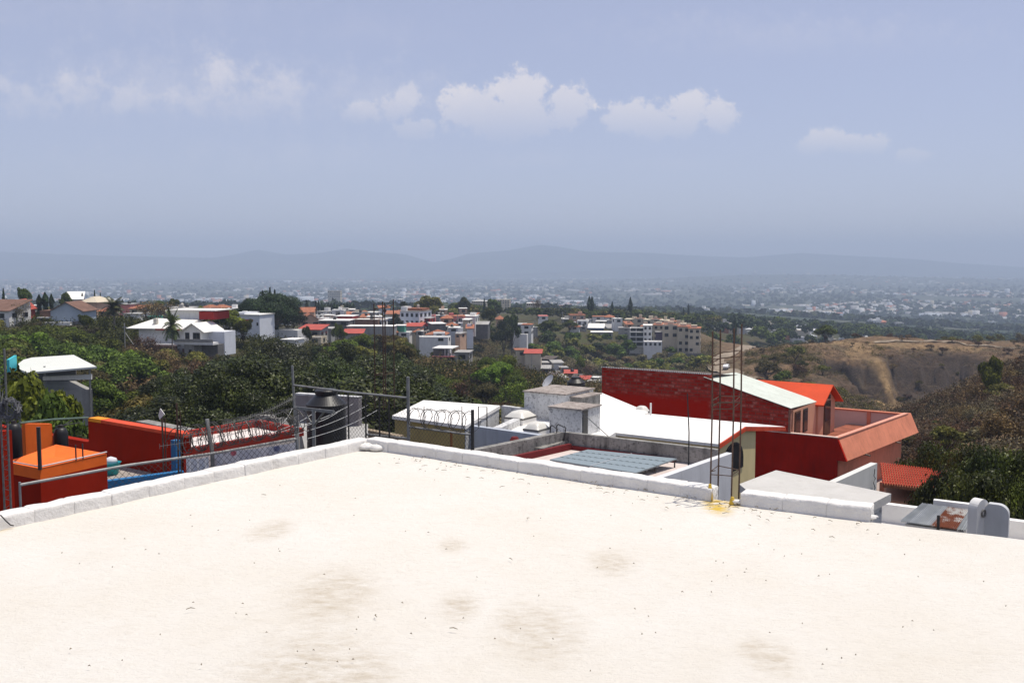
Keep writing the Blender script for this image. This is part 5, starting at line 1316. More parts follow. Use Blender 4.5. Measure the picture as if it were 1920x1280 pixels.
rim_brown = paint('rusty_lip', (.34, .30, .27), .25, 3, .9, .1, .7, (.08, .05, .04), spots=.6)
def xyl(v): return (v.x, v.y)
def solve(p, dvec, px):
    """how far along dvec from p until the point shows at column px"""
    k = (px - CX) / F / (1.0)
    # column depends on camera depth: u = x / (y cp - (z-EYE) sp)
    f = lambda s: (lambda q: q.x / (q.y * cp - (q.z - EYE) * sp) - k)(p + dvec * s)
    lo, hi = -60, 60
    best = None; prev = f(lo); N_ = 2400
    for i in range(1, N_ + 1):
        s1 = lo + (hi - lo) * i / N_; v = f(s1)
        if prev * v <= 0 and abs(s1) < 60 and (p + dvec * s1).y > 1:
            if best is None or abs(s1) < abs(best): best = s1
        prev = v
    return best or 0
def grid_panel(m, p, u, v, w, nu, nv, fn):
    k = len(m.v)
    for j in range(nv + 1):
        for i in range(nu + 1): m.v.append(p + u * (i / nu) + v * (j / nv) + w * fn(i / nu, j / nv))
    for j in range(nv):
        for i in range(nu):
            a = k + j * (nu + 1) + i; m.f.append([a, a + 1, a + nu + 2, a + nu + 1])
    return m
# ------------------------------------------------------------------ red house at the left
K, E_ = G(165, 785, -2.0), G(343, 815, -2.0)
e = thing('house', 'red terrace house with orange roof deck and blue corner post at the left', 'house', (K.x, K.y, -8))
Kl = K - A * 7
MB().wall(K, E_, -8, -2.06, .2, 1).build('wall', dred, e); MB().wall(Kl, K - A * .001, -8, -2.55, .2, 1).build('wall', dred, e)
MB().wall(K + A * .5, E_ + A * .05, -2.055, -1.98, .26, 1).build('coping', copr, e)
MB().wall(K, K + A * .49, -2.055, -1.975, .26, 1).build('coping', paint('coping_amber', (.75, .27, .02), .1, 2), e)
dpost = (E_ - K).normalized(); MB().slab(E_ - dpost * .17 - B * .05 + UP * -6, dpost * .17, B * -.14, UP * 5.9).build('corner_post', blu, e)
f1, f2 = G(200, 902, -2.72), G(345, 883, -2.72)
MB().wall(f1 - (f2 - f1).normalized() * 3, f2, -8, -2.72, .16, 1).build('blue_parapet', blu, e)
MB().prism([xyl(f1 - B * .4), xyl(f2), xyl(E_), xyl(K), xyl(K - A * 2 - B * .5)], -3.2, -2.96).build('floor', floorg, e)
C_ = G(75, 878, -1.9); R_ = G(200, 850, -1.9); Bk = G(105, 833, -1.9); Lf = G(12, 866, -1.9)
MB().prism([xyl(C_), xyl(R_), xyl(Bk), xyl(Lf)], -8, -2.098).build('deck_wall', dred, e)
dk = MB(); cs = [C_, R_, Bk, Lf]; cen = (C_ + R_ + Bk + Lf) / 4
inn = [c_.lerp(cen, .06) for c_ in cs]
for i in range(4):
    j = (i + 1) % 4; dk.quad(cs[i] + UP * -.2, cs[j] + UP * -.2, cs[j], cs[i]); dk.quad(cs[i], cs[j], inn[j], inn[i]); dk.quad(inn[i], inn[j], inn[j].lerp(cen, .55) + UP * -.1, inn[i].lerp(cen, .55) + UP * -.1)  # orange band down the outer faces paints their sunlit upper part
dk.quad(*[c_.lerp(cen, .55) + UP * -.1 for c_ in inn]); dk.build('deck', oran, e)
rl = MB(); pts = [Lf + UP * .03, C_ + UP * .03, R_ + UP * .03]; rl.tube(pts, .014, 6); rl.build('edge_rail', paint('rail_white', (.55, .5, .48), .1, 3), e)
for px, y0, y1 in ((139, 832, 862), (153, 838, 864)):
    s_ = solve(C_, (R_ - C_).normalized(), px); q = C_ + (R_ - C_).normalized() * s_; MB().tube([q, q + UP * .28], .014, 6).build('rail_post', darkiron, e)
MB().tube([C_ + UP * -.02, C_ + UP * .72], .035, 8).build('pole', darkiron, e)
MB().tube([W(36, 793, 16.6), W(100, 786, 19), K + UP * .03], .022, 6).build('pipe', paint('pipe_green', (.10, .15, .12), .2, 4), e)
for a_, b_ in (((105, 805), (135, 788)), ((150, 792), (104, 800))): MB().tube([W(*a_, 19.5), W(*b_, 20.5)], .012, 5).build('brace', darkiron, e)
pn = W(47, 797, 19); MB().prism([xyl(pn), xyl(pn + B * .56), xyl(pn + B * .56 - A * .12), xyl(pn - A * .12)], -3, [-1.58, -1.66, -1.66, -1.58]).build('orange_panel', oran, e)
fr_ = W(-70, 800, 14.4); fr2 = W(2, 800, 14.4)
MB().prism([xyl(fr_), xyl(fr2), xyl(fr2 + B * .16), xyl(fr_ + B * .16)], -8, -.93).build('side_wall', dred, e)
for px, w, y0, y1, d, lab in ((28, .27, 792, 850, 18.6, 'dark upright cylinder tank at the far left of the orange deck'), (115, .27, 800, 842, 19.6, 'dark upright cylinder tank between orange panel and red wall')):
    p = W(px, y1, d); h_ = (y1 - y0) * d / F
    t_ = thing('gas_cylinder', lab, 'tank', (p.x, p.y, p.z - .5)); MB().lathe((0, 0, 0), [(.10, 0), (.14, .03), (.14, h_ + .38), (.11, h_ + .47), (.05, h_ + .5)], 18).build('body', blackp, t_, local=True, smooth=True); MB().lathe((0, 0, h_ + .5), [(.05, 0), (.05, .05), (.02, .06)], 10).build('valve', darkiron, t_, local=True)
p = W(206, 868, 20.6); t_ = thing('tub', 'turquoise plastic tub on the grey floor behind the fence rail', 'tub', (p.x, p.y, -2.96)); MB().lathe((0, 0, 0), [(.16, 0), (.22, .26), (.24, .27), (.20, .25), (.14, .03)], 18).build('body', paint('turquoise', (.03, .33, .38), .05, 3, .5), t_, local=True, smooth=True); MB().lathe((.02, 0, .25), [(.15, 0), (.12, .1), (.02, .14)], 12).build('laundry', whb, t_, local=True, smooth=True)
for px, y0, d, lab in ((303, 771, 19.9, 'rusty rod with a white rag at its tip above the red wall'), (331, 756, 19.6, 'taller rusty rod at the right end of the red wall')):
    p = W(px, y0, d); t_ = thing('rebar_rod', lab, 'rebar', (p.x, p.y, -2.9)); hh_ = p.z + 2.9; MB().tube([(0, 0, 0), (.01, 0, hh_ * .5), (0, 0, hh_)], .02, 6).build('rod', steel, t_, local=True); MB().tube([(.05, .02, 0), (.06, .02, hh_ * .9)], .014, 6).build('rod', steel, t_, local=True)
p = W(302, 771, 19.88); rg_ = MB(); rg_.add([p + Vector((-.05, -.03, -.08)), p + Vector((.08, -.03, -.06)), p + Vector((.0, -.05, .07)), p + Vector((-.05, .02, -.1)), p + Vector((.07, .02, -.06)), p + Vector((.0, 0, .06)), p + Vector((-.03, -.02, -.17))], [[0, 1, 2], [3, 5, 4], [0, 2, 5, 3], [1, 4, 5, 2], [0, 6, 1], [3, 4, 6], [0, 3, 6], [1, 6, 4]]); tag(rg_.build('rag', wh), 'small white rag tied to the rod above the red wall', 'rag')
# stone garden wall behind it
w0, w1 = W(255, 789, 30), W(350, 808, 27)
o = MB().wall(w0, w1, -9, (w0.z, w1.z), .4, 1).build('stone_wall', stone); tag(o, 'rough grey stone wall just behind the red terrace wall', 'wall')
# leaning pole with a knot of cables at the far left
p = W(2, 800, 13.0); t_ = thing('utility_pole', 'pale lattice pole with a knot of cables at the left edge', 'pole', (p.x, p.y, -4)); zt = W(2, 655, 13).z + 4
for dx, dy in ((0, 0), (.09, 0), (.045, .08)): MB().tube([(dx, dy, 0), (dx, dy, zt)], .014, 6).build('pole', galv, t_, local=True)
lz = MB(); 
for i in range(int(zt / .14)):
    z = i * .14; lz.tube([(0, 0, z), (.09, 0, z + .07), (.045, .08, z + .1), (0, 0, z + .14)], .006, 4)
lz.build('lacing', galv, t_, local=True)
cb = MB(); rgc = random.Random(3); cc_ = Vector((.17, -.1, W(24, 765, 13).z + 4))
for i in range(26):
    a0 = rgc.uniform(0, 6.28); pts = []
    for k in range(9):
        a = a0 + k * .7; pts.append(cc_ + Vector((math.cos(a) * rgc.uniform(.08, .17), rgc.uniform(-.08, .08), math.sin(a) * rgc.uniform(.08, .19))))
    cb.tube(pts, .005, 4, cap=False)
for i in range(6): cb.tube([Vector((.05, 0, cc_.z + .25 - .1 * i)), cc_ + Vector((rgc.uniform(-.1, .15), 0, rgc.uniform(-.1, .1))), cc_ + Vector((.16, 0, -.18 + .02 * i))], .006, 4, cap=False)
cb.build('cable_knot', paint('cable_grey', (.16, .16, .17), .2, 8, .6), t_, local=True, uv=False)
# ------------------------------------------------------------------ white roofed house with red curbs behind the washing
zr = -3.2; q1, q2, q3, q4 = G(340, 823, zr), G(482, 801, zr), G(562, 818, zr), G(340, 858, zr)
e = thing('house', 'house with white roof framed by red curbs and a curved grey parapet', 'house', (q2.x, q2.y, -9))
MB().prism([xyl(v) for v in (q1, q2, q3, q4)], -9, zr).build('roof', paint('dusty_white_roof', (.66, .60, .56), .08, 1, .9, .1, .3), e)
for a_, b_, hh_ in ((q1, q2, .2), (q2, q3, .22), (q4, q3, .2)): MB().wall(a_, b_, zr, zr + hh_, .14, 1).build('curb', paint('curb_red', (.28, .03, .02), .15, 1.5, .85, .15, .4, (.1, .05, .04)), e)
MB().wall(W(335, 812, 28.3), W(450, 794, 29.8), -6, (W(335, 812, 28.3).z, W(450, 794, 29.8).z), .2, 1).build('back_wall', stone, e)
pr = [(447, 808), (450, 789), (477, 785), (480, 779), (503, 779), (506, 785), (521, 784), (524, 792), (530, 799), (540, 803), (540, 812)]
pm = MB(); fa_ = [W(x, y, 29) for x, y in pr]; n_ = len(fa_); pm.add([*fa_, *[v + B * .3 for v in fa_]], [list(range(n_)), [n_ + i for i in range(n_)][::-1]] + [[(i + 1) % n_, i, n_ + i, n_ + (i + 1) % n_] for i in range(n_)]); pm.build('curved_parapet', stone, e)
# washing
line = galv
def cloth(label, p, q, drop, mat, seed):
    rg2 = np.random.default_rng(seed); u = q - p; n = UP.cross(Vector((u.x, u.y, 0)).normalized()); m = MB(); nu, nv = 60, 16; ph = rg2.random(4) * 6
    k = 0
    for sd_ in (0, 1):
        for j in range(nv + 1):
            for i in range(nu + 1):
                a = i / nu; b = j / nv
                sag = -.02 * math.sin(math.pi * a); wv = (.035 * math.sin(a * 17 + ph[0] + b * 1.2) + .02 * math.sin(a * 37 + ph[1])) * b
                m.v.append(p + u * a + UP * (sag - drop * b * (1 + .04 * math.sin(a * 9 + ph[2]))) + n * (wv + .004 * sd_))
    for sd_ in (0, 1):
        b0 = sd_ * (nu + 1) * (nv + 1)
        for j in range(nv):
            for i in range(nu):
                x = b0 + j * (nu + 1) + i; f_ = [x, x + 1, x + nu + 2, x + nu + 1]; m.f.append(f_ if sd_ else f_[::-1])
    o = m.build('bed_sheet', mat, smooth=True); tag(o, label, 'bed sheet')
mm, t = newmat('floral_print'); uvn = t.n('ShaderNodeTexCoord').outputs['Object']
vo = t.n('ShaderNodeTexVoronoi', ins={'Scale': 9.0}); t.l(t.mapping(uvn, (1, 1, 1)), vo.inputs['Vector'])
fl = t.ramp(vo.outputs['Distance'], .28, .36, (1, 1, 1, 1), (0, 0, 0, 1)); sc_ = t.n('ShaderNodeSeparateColor'); t.l(vo.outputs['Color'], sc_.inputs[0])
pal = t.mix(t.ramp(sc_.outputs[0], .45, .5), (.55, .06, .10), (.16, .18, .34)); pal = t.mix(t.ramp(sc_.outputs[1], .62, .66), pal, (.5, .45, .47))
def sheer(t, col):
    b_ = t.bsdf(col, .9, .1); tr = t.n('ShaderNodeBsdfTranslucent')
    if isinstance(col, tuple): tr.inputs['Color'].default_value = (*col, 1)
    else: t.l(col, tr.inputs['Color'])
    mx = t.n('ShaderNodeMixShader'); mx.inputs[0].default_value = .5; t.l(b_, mx.inputs[1]); t.l(tr.outputs[0], mx.inputs[2]); t.out(mx.outputs[0])
sheer(t, t.mix(t.math('MULTIPLY', fl, .8), (.72, .70, .72), pal))
shw, t = newmat('sheet_white'); sheer(t, (.76, .76, .78))
cloth('white sheet hung to dry behind the left fence', W(349, 857, 9.2), W(391, 856, 9.3), .8, shw, 1)
cloth('sheet with red and blue flowers hung to dry behind the left fence', W(401, 846, 9.3), W(556, 829, 9.7), .8, mm, 2)
t_ = thing('clothesline', 'steel clothesline frame with white lines beside the black water tank', 'clothesline', tuple(W(588, 835, 11.4)))
a_, b_ = W(551, 764, 11.6), W(626, 772, 11.2); MB().tube([a_, b_], .024, 4).build('crossarm', galv, t_)
for px, s_ in ((557, .08), (588, .5)):
    q = a_.lerp(b_, s_); MB().tube([Vector((q.x, q.y, -2.4)), q], .026, 4).build('post', iron, t_)
q = a_.lerp(b_, .5)
for s_ in (-.22, .22): MB().tube([Vector((q.x, q.y, q.z - .2)), q + (b_ - a_) * s_ * 1.2 - UP * .01], .014, 6).build('brace', galv, t_)
lm = paint('line_white', (.62, .62, .60), .05, 5, .6)
for (x0, y0), (x1, y1) in (((505, 815), (662, 757)), ((505, 812), (600, 766)), ((548, 816), (690, 759)), ((577, 822), (707, 769)), ((560, 800), (640, 768)), ((520, 800), (548, 766))):
    p0, p1 = W(x0, y0, 10.4), W(x1, y1, 14.2); MB().tube([p0.lerp(p1, i / 10) - UP * .04 * math.sin(math.pi * i / 10) for i in range(11)], .003, 4).build('line', lm, t_)
# ------------------------------------------------------------------ black water tank and the concrete roof it stands on
zb = -3.6
e = thing('house', 'plain grey concrete house carrying the big black water tank', 'house', (-6, 27, -9))
MB().prism([xyl(W(580, 800, 23.5)), xyl(W(690, 800, 22.5)), xyl(W(690, 800, 31)), xyl(W(560, 800, 32))], -9, zb).build('roof', rgrey, e)
u0, u1 = W(553, 737, 31.5), W(672, 741, 30.6); MB().wall(u0, u1, zb, (u0.z - .06, u1.z - .06), .2, 1).build('back_wall', paint('tank_wall', (.24, .22, .22), .15, 1, .9, .1, .5, (.1, .09, .09)), e); MB().wall(u0, u1, u0.z - .055, u0.z, .24, 1).build('coping', grimy, e)
p = W(613, 830, 26)
t_ = thing('water_tank', 'big black plastic water tank with conical shoulder and lid', 'water tank', (p.x, p.y, zb)); zt = W(613, 738, 26).z - zb; rt = 37 * 26 / F
MB().lathe((0, 0, 0), [(rt * .96, 0), (rt, .04), (rt, .35), (rt * .985, .37), (rt * .985, .41), (rt, .43), (rt, .80), (rt * .985, .82), (rt * .985, .86), (rt, .88), (rt, zt - .33), (rt * 1.03, zt - .32), (rt * 1.03, zt - .27), (rt * .98, zt - .25), (rt * .54, zt - .02), (rt * .54, zt)], 48).build('body', blackp, t_, local=True, smooth=False)
MB().lathe((0, 0, zt + .002), [(rt * .55, 0), (rt * .58, .02), (rt * .58, .09), (rt * .5, .12), (rt * .12, .14)], 36).build('lid', blackp, t_, local=True)
rbs = rebar_column('slender rebar frame standing among the trees left of the yellow wall', W(703, 745, 25), W(703, 565, 25).z - W(703, 745, 25).z, .30, .42, (.6, 2.35), dirs=(A, B), r=.016)
# ------------------------------------------------------------------ yellow walled house with a white roof
z1 = -4.0; y1, y2, y3, y4 = G(735, 779, z1), G(873, 798, z1), G(938, 760, z1), G(794, 750, z1)
e = thing('house', 'ochre walled house under a big flat white roof behind the razor wire', 'house', (y1.x, y1.y, -9.5))
cn = (y1 + y2 + y3 + y4) / 4; ins = [v.lerp(cn, .05) for v in (y1, y2, y3, y4)]
MB().prism([xyl(v) for v in ins], -10, z1 - .13).build('wall', yell, e); MB().prism([xyl(v) for v in (y1, y2, y3, y4)], z1 - .125, z1).build('roof', wroof, e)
MB().wall(ins[1] + A * .03 - B * .02, ins[2] + A * .03, -10, z1 - .13, .03, -1).build('grey_side', grimy, e)
h0, h1 = W(668, 802, 33), W(748, 812, 31.5); MB().prism([xyl(h0), xyl(h1), xyl(h1 + B * .25), xyl(h0 + B * .25)], -10, [h0.z, h1.z - .1, h1.z - .1, h0.z]).build('side_block', paint('tan_wall', (.30, .24, .17), .2, 1, .9, .1, .5, (.14, .11, .08)), e)
t_ = thing('ladder', 'thin black ladder frame standing by the white roof edge', 'ladder', tuple(W(905, 798, 33))); MB().tube([W(897, 799, 33), W(897, 762, 33), W(913, 763, 32.9), W(913, 800, 32.9)], .02, 5).build('frame', darkiron, t_)
MB().tube([W(897, 785, 33), W(913, 786, 32.9)], .012, 5).build('rung', darkiron, t_)
# grey court and the white house with roof boxes
e = thing('house', 'white house with grimy roof boxes and domed skylights in the middle', 'house', tuple(G(1000, 800, -9.5)))
z2 = -4.4; s1, s2 = G(876, 797, -4.1), G(1034, 819, -4.1)
rp = [G(925, 803, z2), G(1034, 822, z2), G(1135, 822, z2), G(1215, 772, z2), G(1128, 736, z2), G(1000, 736, z2), G(983, 776, z2)]
MB().prism([xyl(v) for v in rp], -10, z2).build('roof', wroof, e)
MB().wall(s2, s1, -10, -4.1, .22, -1).build('front_wall', paint('shade_tinted_white', (.42, .45, .50), .06, 1, .85, .15, .3, (.12, .12, .13)), e)  # white wall; the blue grey of its shade is put into the colour
cl0, cl1 = G(924, 801, -4.15), G(983, 775, -4.15); MB().wall(cl0, cl1, -7, -4.15, .3, -1).build('court_wall', grimy, e)
bk0, bk1 = G(938, 760, -4.0), G(990, 767, -4.0); MB().wall(bk0 + A * .05, bk1, -7, -4.0, .2, 1).build('court_wall', grimy, e)
def abox(parent, name, mat, pxl, pyt, pyb, d, pxr, dep, lip=True, door=None):
    p = W(pxl, pyb, d); s_ = solve(p, A, pxr); zt_ = W(pxl, pyt, d).z
    MB().prism([xyl(p), xyl(p + A * s_), xyl(p + A * s_ + B * dep), xyl(p + B * dep)], p.z - .8, zt_ - .07).build(name, mat, parent)
    if lip: MB().prism([xyl(p - A * .05 - B * .05), xyl(p + A * (s_ + .05) - B * .05), xyl(p + A * (s_ + .05) + B * (dep + .05)), xyl(p - A * .05 + B * (dep + .05))], zt_ - .066, zt_ - .02).build('lip', rim_brown, parent)
    return p, s_, zt_
abox(e, 'roof_box', grimy, 983, 731, 788, 37.2, 1059, 2.2)
abox(e, 'roof_box', stone, 1060, 741, 790, 36.6, 1089, 1.5, True)
p, s_, zt_ = abox(e, 'stair_box', grimy, 1030, 760, 815, 33.8, 1089, 1.35)
c1 = p + A * (s_ + .012); MB().prism([xyl(c1 + B * .08), xyl(c1 + B * .42), xyl(c1 + B * .42 + A * .02), xyl(c1 + B * .08 + A * .02)], p.z - .3, zt_ - .09).build('doorway', doorm if False else blackp, e)
abox(e, 'roof_step', grimy, 1128, 768, 786, 39, 1190, .8, False); abox(e, 'block_pier', grey, 1090, 733, 752, 44, 1101, .5, False); abox(e, 'low_wall', grimy, 1103, 735, 748, 45, 1127, .2, False)
def skylight(px, py, d, w, dp, h, lab):
    p = W(px, py, d); t_ = thing('skylight', lab, 'skylight', (p.x, p.y, p.z), YAW)
    MB().box(-w / 2, w / 2, -dp / 2, dp / 2, -.6, h).build('curb', wroof, t_, local=True); MB().box(-w / 2 - .02, w / 2 + .02, -dp / 2 - .02, dp / 2 + .02, h + .002, h + .07).build('seal', dgrey, t_, local=True)
    dm = MB(); nn = 10; k = 0
    for j in range(nn + 1):
        for i in range(nn + 1):
            a, b = i / nn * 2 - 1, j / nn * 2 - 1; dm.v.append(Vector((a * w / 2, b * dp / 2, h + .072 + .22 * (1 - a ** 4) * (1 - b ** 4))))
    for j in range(nn):
        for i in range(nn): x = j * (nn + 1) + i; dm.f.append([x, x + 1, x + nn + 2, x + nn + 1])
    dm.build('dome', paint('acrylic_white', (.66, .64, .58), .06, 2, .35, .4, .3, (.4, .36, .28), bump=0), t_, local=True, smooth=True)
skylight(976, 797, 36.0, .82, .95, .28, 'larger white domed skylight left of the grimy roof boxes'); skylight(1006, 814, 33.6, .62, .75, .16, 'lower white domed skylight in front of the grimy roof box'); skylight(1203, 778, 39.5, .5, .5, .1, 'small round topped skylight near the red wall')
p = W(1220, 778, 38.5); t_ = thing('vent_pipe', 'short white vent pipe near the foot of the red wall', 'pipe', tuple(p)); MB().tube([(0, 0, -.5), (0, 0, 23 * 38.5 / F)], .035, 8).build('pipe', wh, t_, local=True)
p = W(1031, 732, 45); t_ = thing('satellite_dish', 'grey satellite dish tilted up beside the black roof tank', 'satellite dish', tuple(p))
dm = MB(); k = 0; ax = Vector((-.75, -.35, .62)).normalized(); ex = ax.orthogonal().normalized(); ey = ax.cross(ex); c0 = Vector((-.05, 0, .42))
for j in range(7):
    r_ = .36 * j / 6
    for i in range(18):
        a = 6.283 * i / 18; dm.v.append(c0 + (ex * math.cos(a) + ey * math.sin(a)) * r_ + ax * (r_ * r_ * .55))
for j in range(6):
    for i in range(18): dm.f.append([j * 18 + i, j * 18 + (i + 1) % 18, (j + 1) * 18 + (i + 1) % 18, (j + 1) * 18 + i])
dm.build('dish', paint('dish_grey', (.45, .45, .46), .05, 3, .5), t_, local=True, smooth=True); MB().tube([(.05, 0, -.3), (.05, 0, .36), c0], .025, 6).build('mast', iron, t_, local=True); MB().tube([c0 - ey * .3, c0 + ax * .42], .012, 5).build('feed_arm', iron, t_, local=True)
p = W(1080, 736, 45); t_ = thing('water_tank', 'squat black roof tank behind the grimy roof boxes', 'water tank', (p.x, p.y, p.z - .3)); MB().lathe((0, 0, 0), [(.42, 0), (.43, .7), (.40, .73), (.40, .78), (.43, .8), (.22, .98)], 24).build('body', blackp, t_, local=True); MB().lathe((0, 0, .982), [(.23, 0), (.23, .06), (.1, .08)], 18).build('lid', blackp, t_, local=True)
MB().tube([W(1085, 768, 33), W(1112, 792, 30), W(1140, 817, 27)], .012, 5).build('cable', blackp).__setitem__('label', 'black cable slanting from the stair box to the stained parapet'); tag(bpy.data.objects['cable.001'], cat='cable')
# ------------------------------------------------------------------ solar roof right below our parapet
zw, zf = -2.8, -3.22
P_, Q_ = G(1057, 810, zw), G(1345, 843, zw); L0 = G(905, 841, zw)
e = thing('house', 'house with stained roof parapet and red trim carrying the solar panels', 'house', (P_.x, P_.y, -8))
MB().wall(P_, Q_, -8, zw, .16, 1).build('parapet', stone, e); Ld = (L0 - P_).normalized(); MB().wall(P_ + A * .001, L0 + Ld * .3, -8, zw, .2, -1).build('parapet', stone, e)
MB().prism([xyl(P_), xyl(L0), xyl(G(960, 905, zf)), xyl(G(1260, 905, zf)), xyl(Q_)], -8, zf).build('roof', paint('pinkish_roof', (.58, .50, .46), .1, 1.2, .9, .1, .4, (.3, .25, .22)), e)
trm = paint('maroon_trim', (.15, .018, .02), .15, 2, .8, .2, .3, (.1, .04, .04))
Pi = P_ - B * .01; MB().wall(P_ - B * .10 + A * .2, P_ - B * .10 + A * 3.2, zf, zf + .10, .09, 1).build('trim', trm, e); MB().wall(P_ + A * .30 - B * .1, L0 + A * .30, zf, zf + .16, .1, -1).build('trim', trm, e)
rp_ = G(998, 828, zw - .1); MB().prism([xyl(rp_), xyl(rp_ + A * .3), xyl(rp_ + A * .3 + B * 1.9), xyl(rp_ + B * 1.9)], zf, [zf + .18, zf + .18, zf + .2, zf + .2]).build('ledge', stone, e)
MB().lathe(G(965, 842, zf), [(.12, 0), (.13, .25), (.08, .33)], 14).build('chimney_pot', trm, e)
v0, v1 = G(1258, 886, zw), G(1374, 849, zw); MB().wall(v0 - B * 1.2, v1, -8, zw, .16, 1).build('white_wall', paint('pale_wall', (.62, .62, .63), .05, 1, .85, .15, .2), e)
a1, a2, a3, a4 = G(1102, 842, -3.0), G(1270, 859, -3.0), G(1192, 886, -3.06), G(1030, 861, -3.06)
t_ = thing('solar_array', 'rack of blue grey solar panels on the roof below the parapet', 'solar panels', tuple((a1 + a2 + a3 + a4) / 4 - UP * .1))
pmat, t = newmat('solar_sky_tint'); u_ = t.n('ShaderNodeTexCoord').outputs['UV']; bk_ = t.n('ShaderNodeTexBrick', ins={'Scale': 9.0, 'Mortar Size': .02, 'Color1': (.20, .25, .262, 1), 'Color2': (.215, .262, .275, 1), 'Mortar': (.26, .30, .31, 1)}); bk_.offset = 0; t.l(u_, bk_.inputs['Vector']); t.out(t.bsdf(bk_.outputs['Color'], .35, .5))  # sky reflection on the panels is put into this blue grey base colour
alu = paint('aluminium', (.5, .5, .5), .05, 5, .4, .5, metal=.4)
def bil(u, v): return (a1 * (1 - u) + a2 * u) * (1 - v) + (a4 * (1 - u) + a3 * u) * v
for i in range(2):
    for j in range(4):
        g_ = .004; us = (i / 2 + g_, (i + 1) / 2 - g_); vs = (j / 4 + g_ * 1.5, (j + 1) / 4 - g_ * 1.5)
        c4 = [bil(us[0], vs[0]), bil(us[1], vs[0]), bil(us[1], vs[1]), bil(us[0], vs[1])]
        m = MB(); m.add([c_ - UP * .03 for c_ in c4] + c4, [[0, 1, 2, 3], [7, 6, 5, 4], [1, 0, 4, 5], [2, 1, 5, 6], [3, 2, 6, 7], [0, 3, 7, 4]]); m.build('panel', pmat, t_)
m = MB()
for v in (.0, .25, .5, .75, 1.0): m.tube([bil(-.01, v) - UP * .035, bil(1.01, v) - UP * .035], .008, 4)
m.tube([bil(.5, -.01), bil(.5, 1.01)], .012, 4); m.build('frame', alu, t_)
m = MB()
for v in (.25, .5, .75):
    for k in range(14): m.tube([bil((k + .2) / 14, v) + UP * .012, bil((k + .7) / 14, v) + UP * .008], .004, 4)
m.build('clamps', darkiron, t_)
for u, v in ((0.02, .02), (.98, .02), (.98, .98), (.02, .98), (.98, .5)):
    q = bil(u, v); MB().tube([Vector((q.x, q.y, zf)), q - UP * .04], .018, 6).build('leg', darkiron, t_)
m = MB()
for x0, x1, y0 in ((1031, 1045, 797), (1043, 1061, 795)):
    m.tube([W(x0, 828, 25.2), W(x0 + 1, y0 + 3, 25.2), W(x0 + 4, y0, 25.1), W(x1, y0 + 7, 24.8), W(x1 - 4, 826, 24.9)], .016, 6)
t_ = thing('ladder', 'black looped ladder handrails at the corner of the stained parapet', 'ladder', tuple(W(1045, 828, 25))); m.build('handrail', darkiron, t_)
p = W(1291, 872, 21.5); t_ = thing('rebar_rod', 'single thin upright rod standing before the white sloping roof', 'rod', tuple(p)); MB().tube([(0, 0, -.4), (0, 0, .75), (-.05, 0, (872 - 735) * 21.5 / F)], [.02, .014, .013], 6).build('rod', darkiron, t_, local=True)
# ------------------------------------------------------------------ cream house with the white sloping roof
Q0 = W(1344, 839, 32.0)
e = thing('house', 'cream house with arched window and white gable roof edged in red', 'house', (Q0.x, Q0.y, -12), YAW); ORG.pop(e.name)
def lb(name, mat, m): return m.build(name, mat, e, local=True)
zo = 12
ze, zr_, zq = -4.53 + zo, -4.28 + zo, -4.92 + zo
lf = -5.4
rm = MB()
for (b0, za, b1, zb_) in ((-.05, ze, 2.46, zr_), (2.46, zr_, 6.9, zq)):
    rm.add([(lf, b0, za), (.07, b0, za), (.07, b1, zb_), (lf - 1.2 * (b1 > 3), b1, zb_), (lf, b0, za + .1), (.07, b0, za + .1), (.07, b1, zb_ + .1), (lf - 1.2 * (b1 > 3), b1, zb_ + .1)], [[3, 2, 1, 0], [4, 5, 6, 7], [0, 1, 5, 4], [1, 2, 6, 5], [2, 3, 7, 6], [3, 0, 4, 7]])
lb('roof', wroof, rm)
fm2 = MB()
for (b0, za, b1, zb_) in ((-.05, ze, 2.46, zr_), (2.465, zr_, 6.9, zq)): fm2.add([(.075, b0, za - .07), (.075, b1, zb_ - .07), (.075, b1, zb_ + .085), (.075, b0, za + .085), (.11, b0, za - .07), (.11, b1, zb_ - .07), (.11, b1, zb_ + .085), (.11, b0, za + .085)], [[3, 2, 1, 0], [4, 5, 6, 7], [0, 1, 5, 4], [1, 2, 6, 5], [2, 3, 7, 6], [3, 0, 4, 7]])
lb('fascia', copr, fm2)
w_ = MB(); pts = [(.25, 0), (3.76, 0), (3.76, zr_ - .26), (2.46, zr_ - .03), (.25, ze - .03)]
w_.add([(0, b, z) for b, z in pts] + [(-5, b, z) for b, z in pts], [[0, 1, 2, 3, 4], [9, 8, 7, 6, 5]] + [[(i + 1) % 5, i, 5 + i, 5 + (i + 1) % 5] for i in range(5)]); lb('wall', creamw, w_)
def arch(b0, b1, z0_, z1_, a0, a1):
    m = MB(); pr = [(b0, z0_), (b1, z0_)]; r_ = (b1 - b0) / 2; cb_ = (b0 + b1) / 2; hz = min(r_, z1_ - z0_) * .7
    for i in range(11):
        an = math.pi * i / 10; pr.append((cb_ + r_ * math.cos(an), z1_ - hz + hz * math.sin(an)))
    n_ = len(pr); m.add([(a0, b, z) for b, z in pr] + [(a1, b, z) for b, z in pr], [list(range(n_))[::-1], [n_ + i for i in range(n_)]] + [[i, (i + 1) % n_, n_ + (i + 1) % n_, n_ + i] for i in range(n_)]); return m
wf = arch(.55, 2.45, -5.65 + zo, -4.62 + zo, .0, .035).build('window', wdark, e, local=True); arch(.62, 2.38, -5.58 + zo, -4.68 + zo, .036, .05).build('pane', paint('dark_pane', (.02, .02, .022), .1, 3, .6, .1), wf, local=True)
